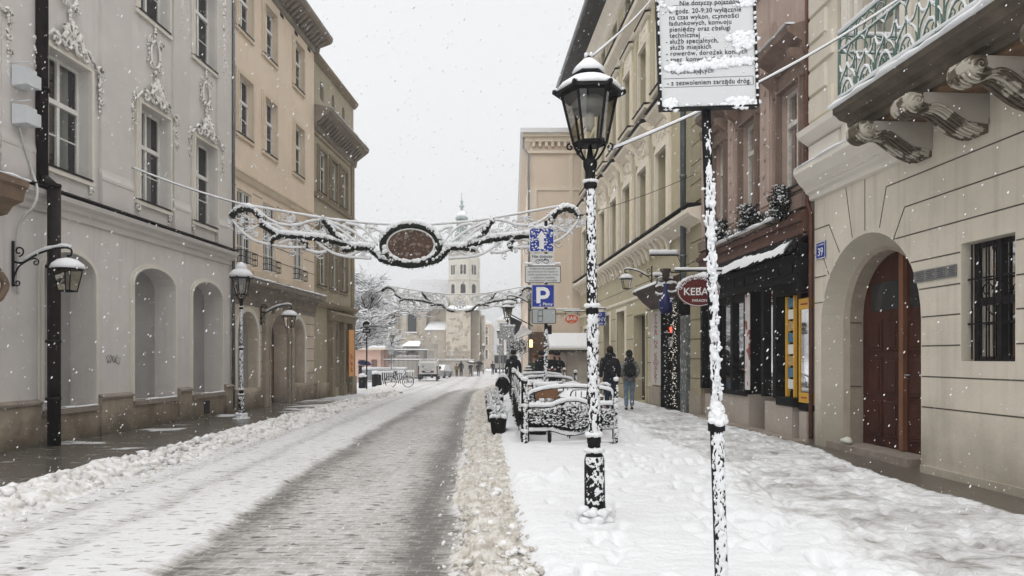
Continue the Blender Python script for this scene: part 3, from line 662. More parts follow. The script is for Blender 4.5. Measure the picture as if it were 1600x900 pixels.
for i in range(800):
    y = 4.2 * math.exp(rnd.random() * math.log(26 / 4.2)); xa = float(dark_r(np.array(y))); xb = float(road_r(np.array(y))) + .15; x = xa + (xb - xa) * rnd.betavariate(2.6, 1.1)
    mb.blob((x, y, g(y) - .02 + rnd.uniform(0, .035)), rnd.choice((.012, .02, .035, .055)) * rnd.uniform(.7, 1.2), i, .5, (1.2, 1, .65), 1)
for i in range(160):
    y = 4.2 * math.exp(rnd.random() * math.log(20 / 4.2)); x = float(dark_r(np.array(y))) - abs(rnd.gauss(0, .12)); mb.blob((x, y, g(y) - .07), rnd.uniform(.008, .022), i, .5)
o = mb.build('snow_clods', SNOWB); tag(o, kind='stuff')
# ================================================================ LEFT SIDE
# ---- grey palace with stucco ornament
B = thing('town_house', 'pale grey town house with white stucco shells over its windows and three blind arches', 'building', FL(14, 0, 0), world=True)
mb = MB(); holes = []
N1 = [(13.02, 14.5, .60, 3.5), (15.83, 17.56, .60, 3.55), (18.39, 20.05, .60, 3.5), (8.3, 9.9, .6, 3.5)]
for a in N1: holes.append((arch(*a, rise=.42), .48))
Wn = [(10.6, 11.9), (13.1, 14.33), (16.04, 17.27), (18.49, 19.69)]
for u0, u1 in Wn:
    holes.append((rect(u0, u1, 5.0, 7.1), .19)); holes.append((rect(u0, u1, 9.15, 11.35), .19))
wall(mb, FL, rect(3, 20.62, -.05, 14), holes); mb.build('wall', GREY, B)
body(B, FL, 3, 20.62, -.05, 14, 9, GREY)
for i, a in enumerate(N1):
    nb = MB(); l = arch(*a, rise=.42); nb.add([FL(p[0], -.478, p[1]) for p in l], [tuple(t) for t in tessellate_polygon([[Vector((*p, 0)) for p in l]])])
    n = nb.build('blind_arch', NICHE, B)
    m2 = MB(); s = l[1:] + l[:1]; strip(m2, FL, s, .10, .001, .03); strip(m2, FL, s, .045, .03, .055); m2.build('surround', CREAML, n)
    m3 = MB(); m3.fbox(FL, a[0] - .04, a[1] + .04, -.3, .10, a[2] - .09, a[2] + .004); sl = m3.build('sill', LEDGE, n)
    snowedge('sill_snow', n, FL, a[0] + .5, a[1] + .02, .0, .09, a[2] + .004, .03, i)
for i, (u0, u1) in enumerate(Wn):
    w = window(B, FL, u0, u1, 5.0, 7.1, .19, .60, sur=(.13, .05), surm=CREAML, grid=(1, 2), curt=.55)
    o = MB(); c = (u0 + u1) / 2; crest(o, FL, c, 7.22, .68, i + 3)
    for s in (-1, 1):
        for k in range(4): fblob(o, FL, c + s * (.70 - .03 * k), 4.93 - .09 * k, .055 - .008 * k, .03, i * 9 + k, .6)
        ftube(o, FL, spiral((c + s * .68, 4.82), .1, .02, 1, s * 1.2), .02, .04)
    o.build('stucco_crest', ORN, w)
    w = window(B, FL, u0, u1, 9.15, 11.35, .19, .60, sur=(.12, .04), surm=CREAML, grid=(1, 2), curt=.3)
    o = MB(); cartouche(o, FL, c, 8.38, 1.0, i); o.build('stucco_cartouche', ORN, w)
    p0, p1 = [(12.0, 13.0), (14.66, 15.7), (17.46, 18.2), (19.74, 20.55)][i]
    pb = MB(); pb.fbox(FL, p0, p1, .0015, .06, 4.5, 13.9)
    profile(pb, FL, p0 - .03, p1 + .03, [(.0605, 5.08), (.10, 5.08), (.10, 5.14), (.075, 5.22), (.0605, 5.3)]); pb.fbox(FL, p0 - .02, p1 + .02, .0605, .09, 4.5, 5.079)
    pl = pb.build('pilaster', GREYT, B)
    if i in (0, 2, 3):
        o = MB(); drop(o, FL, (p0 + p1) / 2, 11.6 if i != 3 else 11.9, 9.3 if i != 3 else 8.5, .19, i * 5); o.build('stucco_drop', ORN, pl)
mb = MB(); profile(mb, FL, 3, 20.62, [(.002, 4.10), (.05, 4.12), (.06, 4.22), (.12, 4.26), (.13, 4.33), (.22, 4.38), (.24, 4.46), (.002, 4.50)]); mb.build('cornice', GREYT, B)
mb = MB(); mb.fbox(FL, 3, 20.6, .003, .27, 4.502, 4.53); mb.build('cornice_flashing', SILL, B)
mb = MB()
last = 3
for a in sorted(N1):
    mb.fbox(FL, last, a[0] - .12, .0015, .09, -.05, .72); mb.fbox(FL, a[0] - .12, a[1] + .12, .0015, .05, -.05, .505); last = a[1] + .12
mb.fbox(FL, last, 20.6, .0015, .09, -.05, .72); mb.build('plinth', PLINTH, B)
mb = MB(); last = 3
for a in sorted(N1): profile(mb, FL, last, a[0] - .12, [(.002, .722), (.13, .722), (.13, .76), (.06, .80), (.002, .81)]); last = a[1] + .12
profile(mb, FL, last, 20.62, [(.002, .722), (.13, .722), (.13, .76), (.06, .80), (.002, .81)]); mb.build('plinth_ledge', LEDGE, B)
mb = MB(); mb.fbox(FL, 18.95, 19.25, .052, .065, .08, .42); mb.build('cellar_grate', SILL, B)
# faded scribble
mb = MB(); rnd = random.Random(3)
for (cu_, cz) in ((14.95, 1.5), (15.1, 1.52), (15.22, 1.47)):
    pts = [(cu_ + .09 * math.sin(k * 1.9 + cu_ * 7) + .012 * k, cz + .09 * math.cos(k * 2.3 + cu_ * 5)) for k in range(9)]
    mb.tube(catmull([FL(p[0], .003, p[1]) for p in pts], 4), .0045, 3, False)
mb.build('scribble', mat('pencil grey', (.2, .2, .2), var=.1), B)
# downpipe, in front of the wall
mb = MB(); q = lambda u, o, z: FL(u, o, z)
mb.tube([q(12.85, .13, 14), q(12.85, .13, 4.62)], .10, 10); mb.tube([q(12.88, .33, 4.55), q(12.88, .33, -.02)], .105, 10)
mb.tube([q(12.85, .13, 4.68), q(12.88, .33, 4.5)], .10, 10)
for z in (4.52, 3.1, 1.8, .8, 6.2, 7.9, 9.6): mb.tube([q(12.86, .33 if z < 4.6 else .13, z), q(12.86, .33 if z < 4.6 else .13, z + .05)], .125, 10)
o = mb.build('downpipe', PIPEM, B)
# two white boxes with cables
for z, lb in ((6.06, 'upper white junction box beside the dark downpipe'), (5.42, 'lower white junction box beside the dark downpipe')):
    mb = MB()
    mb.hexa([q(12.2, .08, z), q(12.44, .08, z), q(12.44, .34, z + .02), q(12.2, .34, z + .02), q(12.2, .08, z + .34), q(12.44, .08, z + .34), q(12.44, .34, z + .30), q(12.2, .34, z + .30)])
    mb.fbox(FL, 12.44, 12.6, .06, .3, z + .05, z + .26)
    mb.tube([q(12.2, .0, z + .36), q(12.2, .4, z + .38)], .012, 4)
    single(mb.build('junction_box', mat('box white', (.62, .64, .66), rough=.4, var=.04)), lb, 'junction box')
mb = MB(); mb.tube(catmull([q(12.35, .1, 5.4), q(12.45, .12, 5.1), q(12.62, .12, 4.75), q(12.5, .3, 4.4), q(12.42, .3, 4.1), q(12.35, .08, 3.7), q(12.35, .07, 2.6)], 6), .022, 6); mb.build('cable', mat('pale cable', (.55, .54, .52), var=.1), B)
# balcony bracket and the carved figure under it
mb = MB(); profile(mb, FL, 10.0, 11.75, [(.0, 3.75), (.35, 3.82), (.45, 3.95), (.62, 4.02), (.66, 4.2), (.72, 4.24), (.72, 4.34), (.0, 4.34)]); mb.fbox(FL, 10.2, 11.5, .0, .35, 3.2, 3.75); mb.fbox(FL, 10.3, 11.4, .0, .42, 3.05, 3.2)
bc = mb.build('balcony', ATLAS, B); snowedge('balcony_snow', bc, FL, 10.0, 11.77, .0, .73, 4.342, .05, 3)
mb = MB()
c = Vector(q(11.25, .32, 2.8)); mb.blob(c, .13, 1, .1, (1, 1, 1.2), 2)
mb.tube([q(11.2, .22, 2.62), q(11.15, .25, 2.3), q(11.1, .2, 1.9), q(11.1, .15, 1.5)], [.12, .22, .19, .12], 10)
mb.tube(catmull([q(11.25, .3, 2.55), q(11.5, .35, 2.45), q(11.65, .4, 2.7), q(11.42, .38, 2.98)], 4), [.075] * 6 + [.06] * 7, 8)
mb.tube(catmull([q(11.35, .3, 2.55), q(11.1, .35, 2.45), q(11.05, .4, 2.7), q(11.35, .38, 2.98)], 4), [.075] * 6 + [.06] * 7, 8)
mb.build('carved_figure', ATLAS, B)

# ---- peach house
B = thing('town_house', 'peach town house with a bracketed cornice and small iron rails at its tall windows', 'building', FL(21, 0, 0), world=True)
a0, a1 = 20.64, 27.8
WB = [(21.05, 22.05), (22.95, 23.95), (25.62, 26.55)]
holes = []
for (u0, u1) in WB: holes += [(rect(u0, u1, 4.25, 6.4), .05), (rect(u0, u1, 8.0, 9.7), .11), (rect(u0, u1, 11.05, 12.6), .11)]
NB = [(21.0, 22.5, .62, 2.9), (25.35, 26.7, .62, 2.9)]; DB = (23.35, 24.95, .0, 2.95)
for a in NB: holes.append((arch(*a), .3))
holes.append((arch(*DB), .45))
mb = MB(); wall(mb, FL, rect(a0, a1, 3.8, 13.3), [h for h in holes if h[0][0][1] > 3]); mb.build('wall', PEACH, B)
mb = MB(); wall(mb, FL, rect(a0, a1, -.2, 3.8), [h for h in holes if h[0][0][1] < 3]); mb.build('ground_floor_wall', PEACHG, B)
body(B, FL, a0, a1, -.3, 13.3, 9, PEACH)
for (u0, u1) in WB:
    window(B, FL, u0, u1, 4.25, 6.4, .05, .68, sur=None, grid=(2, 3), curt=.6, rail=True, sill=False)
    window(B, FL, u0, u1, 8.0, 9.7, .11, .6, sur=(.15, .05), surm=PEACHT, curt=.8); window(B, FL, u0, u1, 11.05, 12.6, .11, .6, sur=(.14, .05), surm=PEACHT, curt=.5)
for i, a in enumerate(NB):
    l = arch(*a); nb = MB(); nb.add([FL(p[0], -.298, p[1]) for p in l], [tuple(t) for t in tessellate_polygon([[Vector((*p, 0)) for p in l]])]); n = nb.build('blind_arch', mat('grey infill', (.33, .315, .29), var=.1), B)
    m2 = MB(); strip(m2, FL, l[1:] + l[:1], .13, .001, .04); m2.build('surround', CREAML, n)
l = arch(*DB); nb = MB(); nb.add([FL(p[0], -.44, p[1]) for p in l], [tuple(t) for t in tessellate_polygon([[Vector((*p, 0)) for p in l]])]); n = nb.build('door', mat('grey brown door', (.11, .09, .075), rough=.6, var=.3, scale=4, sy=.2), B)
m2 = MB(); strip(m2, FL, l[1:] + l[:1], .2, .001, .07); strip(m2, FL, l[1:] + l[:1], .09, .07, .1); m2.fbox(FL, 22.85, 23.14, .0, .12, -.1, 3.0); m2.fbox(FL, 25.16, 25.4, .0, .12, -.1, 3.0); m2.build('door_surround', STONE, n)
m2 = MB(); m2.fbox(FL, 24.12, 24.18, -.44, -.41, 0, 2.8)
for s0, s1 in ((23.45, 24.05), (24.25, 24.85)):
    for z0, z1 in ((.15, .8), (.95, 2.0)): m2.fbox(FL, s0, s1, -.44, -.42, z0, z1)
m2.build('door_panel', WOODN, n)
mb = MB()
for z in (4.65, 5.1, 5.55, 6.0, 6.45):
    for s0, s1 in ((a0 + .02, 20.98), (22.12, 22.88), (24.02, 25.55), (26.62, a1 - .02)): mb.fbox(FL, s0, s1, .001, .004, z, z + .022)
for z in (.95, 1.4, 1.85, 2.3, 2.75):
    for s0, s1 in ((a0 + .02, 20.86), (22.64, 22.84), (26.84, a1 - .02)): mb.fbox(FL, s0, s1, .001, .004, z, z + .022)
mb.build('joint', GROOVE, B)
mb = MB()
for s0, s1 in ((22.12, 22.88), (24.02, 25.55)): mb.fbox(FL, s0 + .0, s1, .0045, .05, 4.0, 4.15)
profile(mb, FL, a0, a1, [(.001, 6.66), (.06, 6.7), (.10, 6.82), (.14, 6.86), (.14, 6.92), (.001, 6.96)]); mb.build('string_course', PEACHT, B)
mb = MB(); profile(mb, FL, a0, a1 + .05, [(.001, 3.08), (.04, 3.1), (.04, 3.2), (.08, 3.24), (.08, 3.55), (.2, 3.62), (.42, 3.68), (.46, 3.8), (.001, 3.84)]); c = mb.build('ledge', CORN, B); snowedge('ledge_snow', c, FL, a0 + .3, a1, .25, .47, 3.83, .06, 5)
mb = MB(); profile(mb, FL, a0, a1 + .35, [(.001, 13.0), (.05, 13.02), (.08, 13.12), (.12, 13.35), (.55, 13.5), (.62, 13.6), (.62, 13.72), (.001, 13.9)]); cn = mb.build('cornice', CORN, B)
mb = MB()
for i in range(24):
    u = a0 + .15 + i * .3; profile(mb, FL, u, u + .14, [(.121, 13.18), (.2, 13.2), (.42, 13.4), (.5, 13.475), (.16, 13.35)])
build_split(mb, 'bracket', CORN, cn)
mb = MB()
for i in range(5): u = a0 + 1 + i * 1.35; mb.fbox(FL, u, u + .3, .001, .012, 12.85, 12.97)
mb.build('attic_vent', DARK, B)
mb = MB(); last = a0
for a, b in ((21.0, 22.5), (23.14, 25.16), (25.4, 26.8)):
    pass
mb.fbox(FL, a0, 22.84, .0015, .07, -.2, .5); mb.fbox(FL, 25.42, a1, .0015, .07, -.2, .5); mb.build('plinth', PLINTH, B)
mb = MB(); mb.tube([FL(20.63, .08, 14), FL(20.63, .08, .1)], .045, 8); mb.build('downpipe', PIPEG, B)

# ---- olive corner house
B = thing('town_house', 'olive corner house with a deep shadowed cornice below its attic storey', 'building', FL(28, 0, 0), world=True)
a0, a1 = 27.82, 33.25
WC = [(28.25, 29.15), (29.75, 30.6), (31.2, 32.05)]
holes = []
for (u0, u1) in WC: holes += [(rect(u0, u1, 7.95, 9.55), .05), (rect(u0, u1, 4.35, 6.8), .05), (arch(u0 + .25, u1 - .2, 11.55, 12.3, n=8), .15)]
DC = [(29.9, 31.0, .3, 3.0), (31.35, 32.2, .3, 2.9)]
for a in DC: holes.append((arch(*a, n=8), .35))
mb = MB(); wall(mb, FL, rect(a0, a1, -.4, 13.0), holes); mb.build('wall', OLIVE, B); body(B, FL, a0, a1, -.5, 13.0, 9, OLIVE)
for (u0, u1) in WC:
    window(B, FL, u0, u1, 7.95, 9.55, .05, .6, sur=(.16, .06), surm=OLIVET, curt=.6, fm=WOODB, fw=.09); window(B, FL, u0, u1, 4.35, 6.8, .05, .66, sur=(.16, .06), surm=OLIVET, curt=.6, fm=WOODB, fw=.09)
    m2 = MB(); m2.fbox(FL, u0 + .2, u1 - .15, -.16, -.14, 11.5, 12.35); m2.build('attic_window', GLASSD, B)
for i, a in enumerate(DC):
    l = arch(*a, n=8); nb = MB(); nb.add([FL(p[0], -.34, p[1]) for p in l], [tuple(t) for t in tessellate_polygon([[Vector((*p, 0)) for p in l]])]); nb.build('door', mat('dark doorway', (.05, .045, .04)), B)
mb = MB(); mb.fbox(FL, 29.45, 29.8, .0, .22, -.2, 3.0); mb.fbox(FL, 31.05, 31.3, .0, .22, -.2, 3.0); mb.fbox(FL, 32.3, 32.6, .0, .22, -.2, 3.0); profile(mb, FL, 29.4, 32.65, [(.001, 3.0), (.25, 3.02), (.3, 3.2), (.4, 3.28), (.001, 3.45)]); mb.build('portal', OLIVET, B)
mb = MB(); profile(mb, FL, a0, a1 + .3, [(.001, 10.15), (.06, 10.2), (.1, 10.45), (.5, 10.75), (.62, 10.85), (.65, 10.98), (.001, 11.12)]); c = mb.build('cornice', CORN, B); snowedge('cornice_snow', c, FL, a0 + .1, a1 + .3, .3, .66, 10.99, .06, 8)
mb = MB()
for i in range(16): u = a0 + .1 + i * .34; profile(mb, FL, u, u + .13, [(.101, 10.35), (.2, 10.4), (.45, 10.66), (.45, 10.7), (.101, 10.44)])
build_split(mb, 'bracket', CORN, c)
mb = MB(); profile(mb, FL, a0, a1 + .12, [(.001, 12.75), (.06, 12.78), (.18, 12.92), (.2, 13.02), (.001, 13.1)]); profile(mb, FL, a0, a1 + .06, [(.001, 7.62), (.08, 7.66), (.1, 7.78), (.001, 7.84)]); profile(mb, FL, a0, a1 + .1, [(.001, 3.46), (.1, 3.5), (.2, 3.6), (.22, 3.7), (.001, 3.76)]); profile(mb, FL, a0, a1 + .05, [(.001, 9.95), (.04, 9.97), (.04, 10.03), (.001, 10.05)]); mb.build('string_course', OLIVET, B)
mb = MB(); mb.fbox(FL, 32.7, 33.27, .0015, .08, -.3, 3.44); mb.fbox(FL, 32.8, 33.26, .0015, .05, 3.8, 10.1); mb.build('corner_pier', OLIVET, B)
mb = MB(); mb.fbox(FL, a0, 29.4, .0015, .1, -.3, .55); mb.fbox(FL, 32.62, 33.3, .085, .14, -.3, .7); mb.build('plinth', PLINTH, B)
mb = MB(); mb.fbox(FL, 31.42, 32.15, .30, .33, .72, 2.72); o = mb.build('board', ORAN); single(o, 'orange board with red scribbles leaning in the olive house doorway', 'board')
mb = MB()
for k in range(3): mb.tube(catmull([FL(31.75 + .14 * math.sin(j * 2 + k), .336, 1.0 + k * .28 + .12 * math.cos(j * 2.6 + k)) for j in range(7)], 4), .011, 3, False)
mb.build('scribble', mat('rust paint', (.5, .12, .04)), o)
# ================================================================ RIGHT SIDE
# ---- cream house with the arched door
B = thing('town_house', 'cream house with a brown arched door, barred window and green iron balcony', 'building', FR(10, 0, 0), world=True)
a0, a1 = 2.5, 13.02
PC, PR, PZ = 11.38, 1.40, 2.06
def arc(c, r, zs, z0=0, n=22, k=1.0): return [(c - r, z0), (c + r, z0)] + [(c + r * math.cos(PI * i / n), zs + k * r * math.sin(PI * i / n)) for i in range(n + 1)]
outer = arc(PC, PR, PZ, -.02)
holes = [(outer, 0), (rect(8.27, 9.17, 1.5, 2.96), .17), (rect(4.6, 5.5, 1.5, 2.96), .17)]
UW = [(10.35, 11.45), (7.3, 8.5), (4.2, 5.4)]
for u0, u1 in UW: holes.append((rect(u0, u1, 5.0, 7.6), .2))
mb = MB(); wall(mb, FR, rect(a0, a1, -.05, 13), holes); mb.build('wall', CREAM, B); body(B, FR, a0, a1, -.05, 13, 9, CREAM)
for u0, u1 in UW: window(B, FR, u0, u1, 5.0, 7.6, .2, .68, sur=(.16, .05), surm=CREAML, grid=(1, 3), curt=.4, fm=WOODB)
# splayed portal
mid = arc(PC, 1.14, 2.12, -.02); inn = arc(PC, 1.0, 2.2, -.02); mb = MB(); n = len(outer)
mb.add([FR(p[0], 0, p[1]) for p in outer] + [FR(p[0], -.26, p[1]) for p in mid], [(i, (i + 1) % n, (i + 1) % n + n, i + n) for i in range(1, n)]); po = mb.build('portal', SPLAY, B)
mb = MB(); mb.add([FR(p[0], -.26, p[1]) for p in mid] + [FR(p[0], -.30, p[1]) for p in inn] + [FR(p[0], -.56, p[1]) for p in inn], [(i, (i + 1) % n, (i + 1) % n + n, i + n) for i in range(1, n)] + [(i + n, (i + 1) % n + n, (i + 1) % n + 2 * n, i + 2 * n) for i in range(1, n)]); st = mb.build('stone_jamb', STONE, po)
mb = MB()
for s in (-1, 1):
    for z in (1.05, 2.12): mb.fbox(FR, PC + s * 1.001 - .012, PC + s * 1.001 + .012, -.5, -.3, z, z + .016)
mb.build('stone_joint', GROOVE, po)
mb = MB(); mb.fbox(FR, PC - 1.02, PC + 1.3, -.75, -.04, -.04, .11); mb.build('threshold', LEDGE, B)
# door
dl = arc(PC, .998, 2.2, .11); mb = MB(); mb.add([FR(p[0], -.53, p[1]) for p in dl], [tuple(t) for t in tessellate_polygon([[Vector((*p, 0)) for p in dl]])]); D = mb.build('door', DOORM, B)
mb = MB()
for s0, s1 in ((10.44, 10.62), (10.70, 11.05), (11.34, 11.72), (11.80, 12.18)):
    for z0, z1 in ((.28, .85), (.95, 1.55), (1.65, 2.15)):
        mb.fbox(FR, s0, s1, -.529, -.505, z0, z1); mb.fbox(FR, s0 + .05, s1 - .05, -.504, -.49, z0 + .05, z1 - .05)
mb.build('door_panel', DOORM, D, bevel=.008)
mb = MB(); mb.fbox(FR, 11.14, 11.25, -.529, -.46, .12, 3.15); mb.build('door_strip', DOORL, D)
mb = MB()
for (s0, s1, z0, z1) in ((11.35, 12.1, 2.3, 2.75), (10.7, 11.05, 2.3, 2.75)): mb.fbox(FR, s0, s1, -.529, -.515, z0, z1)
mb.build('fanlight', GLASSD, D)
mb = MB(); mb.tube([FR(11.06, -.52, 1.28), FR(11.06, -.44, 1.28), FR(10.95, -.44, 1.28)], .012, 6); mb.build('handle', GALV, D)
# barred window
for (u0, u1) in ((8.27, 9.17), (4.6, 5.5)):
    w = window(B, FR, u0, u1, 1.5, 2.96, .17, .5, sill=False, fm=SILL, curt=0, grid=(1, 1))
    mb = MB()
    for i in range(7): x = u0 + .07 + i * (u1 - u0 - .14) / 6; mb.tube([FR(x, -.09, 1.52), FR(x, -.09, 2.94)], .011, 5)
    for z in (1.95, 2.5): mb.fbox(FR, u0 + .01, u1 - .01, -.1, -.075, z, z + .02)
    c = (u0 + u1) / 2
    for s in (-1, 1):
        mb.tube([FR(c + s * p[0], -.07, p[1]) for p in spiral((.09, 2.35), .10, .02, PI, -1.1)], .009, 4); mb.tube(catmull([FR(c, -.07, 2.05), FR(c + s * .14, -.07, 2.2), FR(c + s * .17, -.07, 2.38), FR(c + s * .05, -.07, 2.45)], 4), .009, 4)
    mb.build('window_grille', IRON, w)
# joints of the rusticated render
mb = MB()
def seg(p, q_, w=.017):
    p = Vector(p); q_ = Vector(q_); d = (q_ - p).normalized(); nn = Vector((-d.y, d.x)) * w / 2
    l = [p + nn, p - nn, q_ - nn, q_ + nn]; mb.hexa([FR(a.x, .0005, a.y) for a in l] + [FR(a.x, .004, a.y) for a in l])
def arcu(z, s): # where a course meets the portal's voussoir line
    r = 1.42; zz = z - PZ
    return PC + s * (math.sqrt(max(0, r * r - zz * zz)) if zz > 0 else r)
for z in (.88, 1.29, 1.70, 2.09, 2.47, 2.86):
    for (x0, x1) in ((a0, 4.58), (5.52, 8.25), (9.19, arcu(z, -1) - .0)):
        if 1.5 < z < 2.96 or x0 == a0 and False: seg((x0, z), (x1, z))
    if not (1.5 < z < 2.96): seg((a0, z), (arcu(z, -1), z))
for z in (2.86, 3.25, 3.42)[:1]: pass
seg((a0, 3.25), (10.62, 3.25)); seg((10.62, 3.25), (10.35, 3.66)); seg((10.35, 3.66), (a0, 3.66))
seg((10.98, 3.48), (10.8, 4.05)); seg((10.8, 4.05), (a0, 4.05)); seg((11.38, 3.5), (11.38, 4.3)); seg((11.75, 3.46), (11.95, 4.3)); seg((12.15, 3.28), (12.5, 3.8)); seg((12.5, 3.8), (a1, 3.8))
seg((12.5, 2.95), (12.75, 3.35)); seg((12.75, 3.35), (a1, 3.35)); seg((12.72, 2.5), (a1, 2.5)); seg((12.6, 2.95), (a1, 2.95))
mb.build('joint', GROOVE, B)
mb = MB(); mb.fbox(FR, a0, PC - PR - .05, .0015, .05, -.05, .10); mb.build('plinth', CREAM, B)
# moulded cornice with dentils
mb = MB(); profile(mb, FR, 9.9, a1 + .1, [(.001, 4.32), (.05, 4.34), (.06, 4.42), (.12, 4.46), (.13, 4.5), (.24, 4.62), (.34, 4.78), (.34, 4.86), (.001, 4.9)]); c = mb.build('cornice', CREAML, B); snowedge('cornice_snow', c, FR, 10.5, a1 + .1, .05, .35, 4.868, .05, 4)
mb = MB()
for i in range(46): u = 10.2 + i * .062; mb.fbox(FR, u, u + .036, .13, .155, 4.505, 4.57)
build_split(mb, 'dentil', CREAML, c)
mb = MB(); profile(mb, FR, 11.75, a1 + .08, [(.001, 5.25), (.1, 5.3), (.28, 5.42), (.3, 5.52), (.001, 5.6)]); mb.fbox(FR, 11.95, a1 - .02, .0015, .12, 4.9, 5.25); mb.build('pedestal', CREAML, B)
mb = MB(); mb.fbox(FR, 12.05, a1 - .03, .0015, .10, 5.6, 12.5); mb.build('pilaster', CREAM, B)
mb = MB()
for i in range(14):
    z = 5.65 + i * .46; w_ = .62 if i % 2 else .86; mb.hexa([FR(a1 - .04 - w_, .1005, z), FR(a1 - .04, .1005, z), FR(a1 - .06, .14, z + .02), FR(a1 - .02 - w_ + .02, .14, z + .02), FR(a1 - .04 - w_, .1005, z + .42), FR(a1 - .04, .1005, z + .42), FR(a1 - .06, .14, z + .40), FR(a1 - w_, .14, z + .40)])
mb.build('quoin', CREAM, B)
mb = MB(); mb.fbox(FR, 11.7, 11.95, .0015, .08, 5.0, 8.2); mb.fbox(FR, 11.76, 11.9, .0805, .1, 5.0, 8.1); mb.build('window_jamb', CREAML, B)
# plaques and house number
for i in range(4):
    u = 10.12 - i * .245 * .92; mb = MB(); mb.fbox(FR, u - .2, u, .0015, .016, 2.565, 2.72); o = mb.build('plaque', PLAQ); single(o, ['leftmost of the four small grey plaques beside the arched door', 'second grey plaque to the right of the arched door', 'third grey plaque to the right of the arched door', 'rightmost grey plaque, nearest the barred window'][i], 'plaque', 'plaques by the arched door')
    tl = MB()
    for k in range(5): tl.fbox(FR, u - .18, u - .03 - .02 * (k % 3), .0165, .018, 2.59 + k * .024, 2.597 + k * .024)
    tl.build('engraving', SIGNBK, o)
mb = MB(); mb.fbox(FR, 12.6, 12.93, .002, .02, 3.26, 3.55); o = mb.build('house_number', SIGNB); single(o, 'dark blue enamel house number 39 on the cream wall', 'house number')
mb = MB(); strip(mb, FR, [(12.93, 3.26), (12.93, 3.55), (12.6, 3.55), (12.6, 3.26)], -.012, .0205, .023, True); mb.build('border', LETW, o)
tdir = -Vector((KR, 1, 0)).normalized()
loc = FR(12.765, .024, 3.37) - o.location; text('39', .2, tm(loc, tdir), LETW, o); text('ul. Grodzka', .05, tm(FR(12.765, .024, 3.50) - o.location, tdir), LETW, o)
# snow lump on the doorstep
mb = MB(); mb.blob(FR(12.2, -.15, .16), .1, 4, .3, (1, 1.3, .6), 2); o = mb.build('paper_bag', mat('pale paper', (.62, .62, .55))); single(o, 'crumpled pale bag lying on the doorstep of the arched door', 'bag')
# balcony
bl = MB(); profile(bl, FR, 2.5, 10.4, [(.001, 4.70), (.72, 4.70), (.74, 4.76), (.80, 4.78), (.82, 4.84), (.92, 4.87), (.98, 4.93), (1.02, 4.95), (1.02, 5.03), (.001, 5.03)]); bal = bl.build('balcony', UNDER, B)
snowedge('balcony_snow', bal, FR, 2.6, 10.42, .78, 1.06, 5.032, .085, 9)
snowedge('floor_snow', bal, FR, 2.6, 10.38, .05, .78, 5.034, .03, 10)
mb = MB(); mb.fbox(FR, 2.6, 10.1, .05, .66, 4.66, 4.699); mb.build('soffit_panel', mat('rusty soffit', (.15, .09, .05), var=.5, scale=4), bal)
for k in range(6):
    u = 9.72 - k * 1.05
    pr = [(.005, 4.66), (.97, 4.66), (1.0, 4.60), (.99, 4.52), (.93, 4.46), (.84, 4.44), (.76, 4.47), (.66, 4.50), (.54, 4.46), (.40, 4.36), (.24, 4.26), (.1, 4.21), (.005, 4.20)]
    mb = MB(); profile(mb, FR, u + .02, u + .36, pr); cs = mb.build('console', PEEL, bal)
    m2 = MB(); pr2 = [(.005, 4.655), (.80, 4.655), (.82, 4.55), (.74, 4.52), (.64, 4.545), (.54, 4.51), (.42, 4.42), (.26, 4.33), (.005, 4.30)]; profile(m2, FR, u, u + .019, pr2); profile(m2, FR, u + .361, u + .38, pr2); m2.build('side_panel', mat('console side', (.40, .365, .31), var=.1, scale=2, patches=((.055, .045, .035), 2.2, .60)), cs)
    m3 = MB(); m3.tube([FR(u - .01, .9, 4.55), FR(u + .39, .9, 4.55)], .085, 12); m3.build('scroll', PEEL, cs)
    m3 = MB()
    for j in range(5):
        uu = u + .05 + j * .07; m3.tube(catmull([FR(uu, a_, b_ - .012) for a_, b_ in pr[3:12]], 3), .022 if j % 2 else .016, 5)
    for s_ in (u - .012, u + .392):
        m3.tube([FR(s_, .88 + p_[0], 4.56 + p_[1]) for p_ in spiral((0, 0), .075, .01, 0, 1.6, 16)], .013, 5); m3.tube(catmull([FR(s_, a_, b_ + .02) for a_, b_ in pr[4:12]], 3), .014, 5)
    m3.build('acanthus_ridge', PEEL, cs)
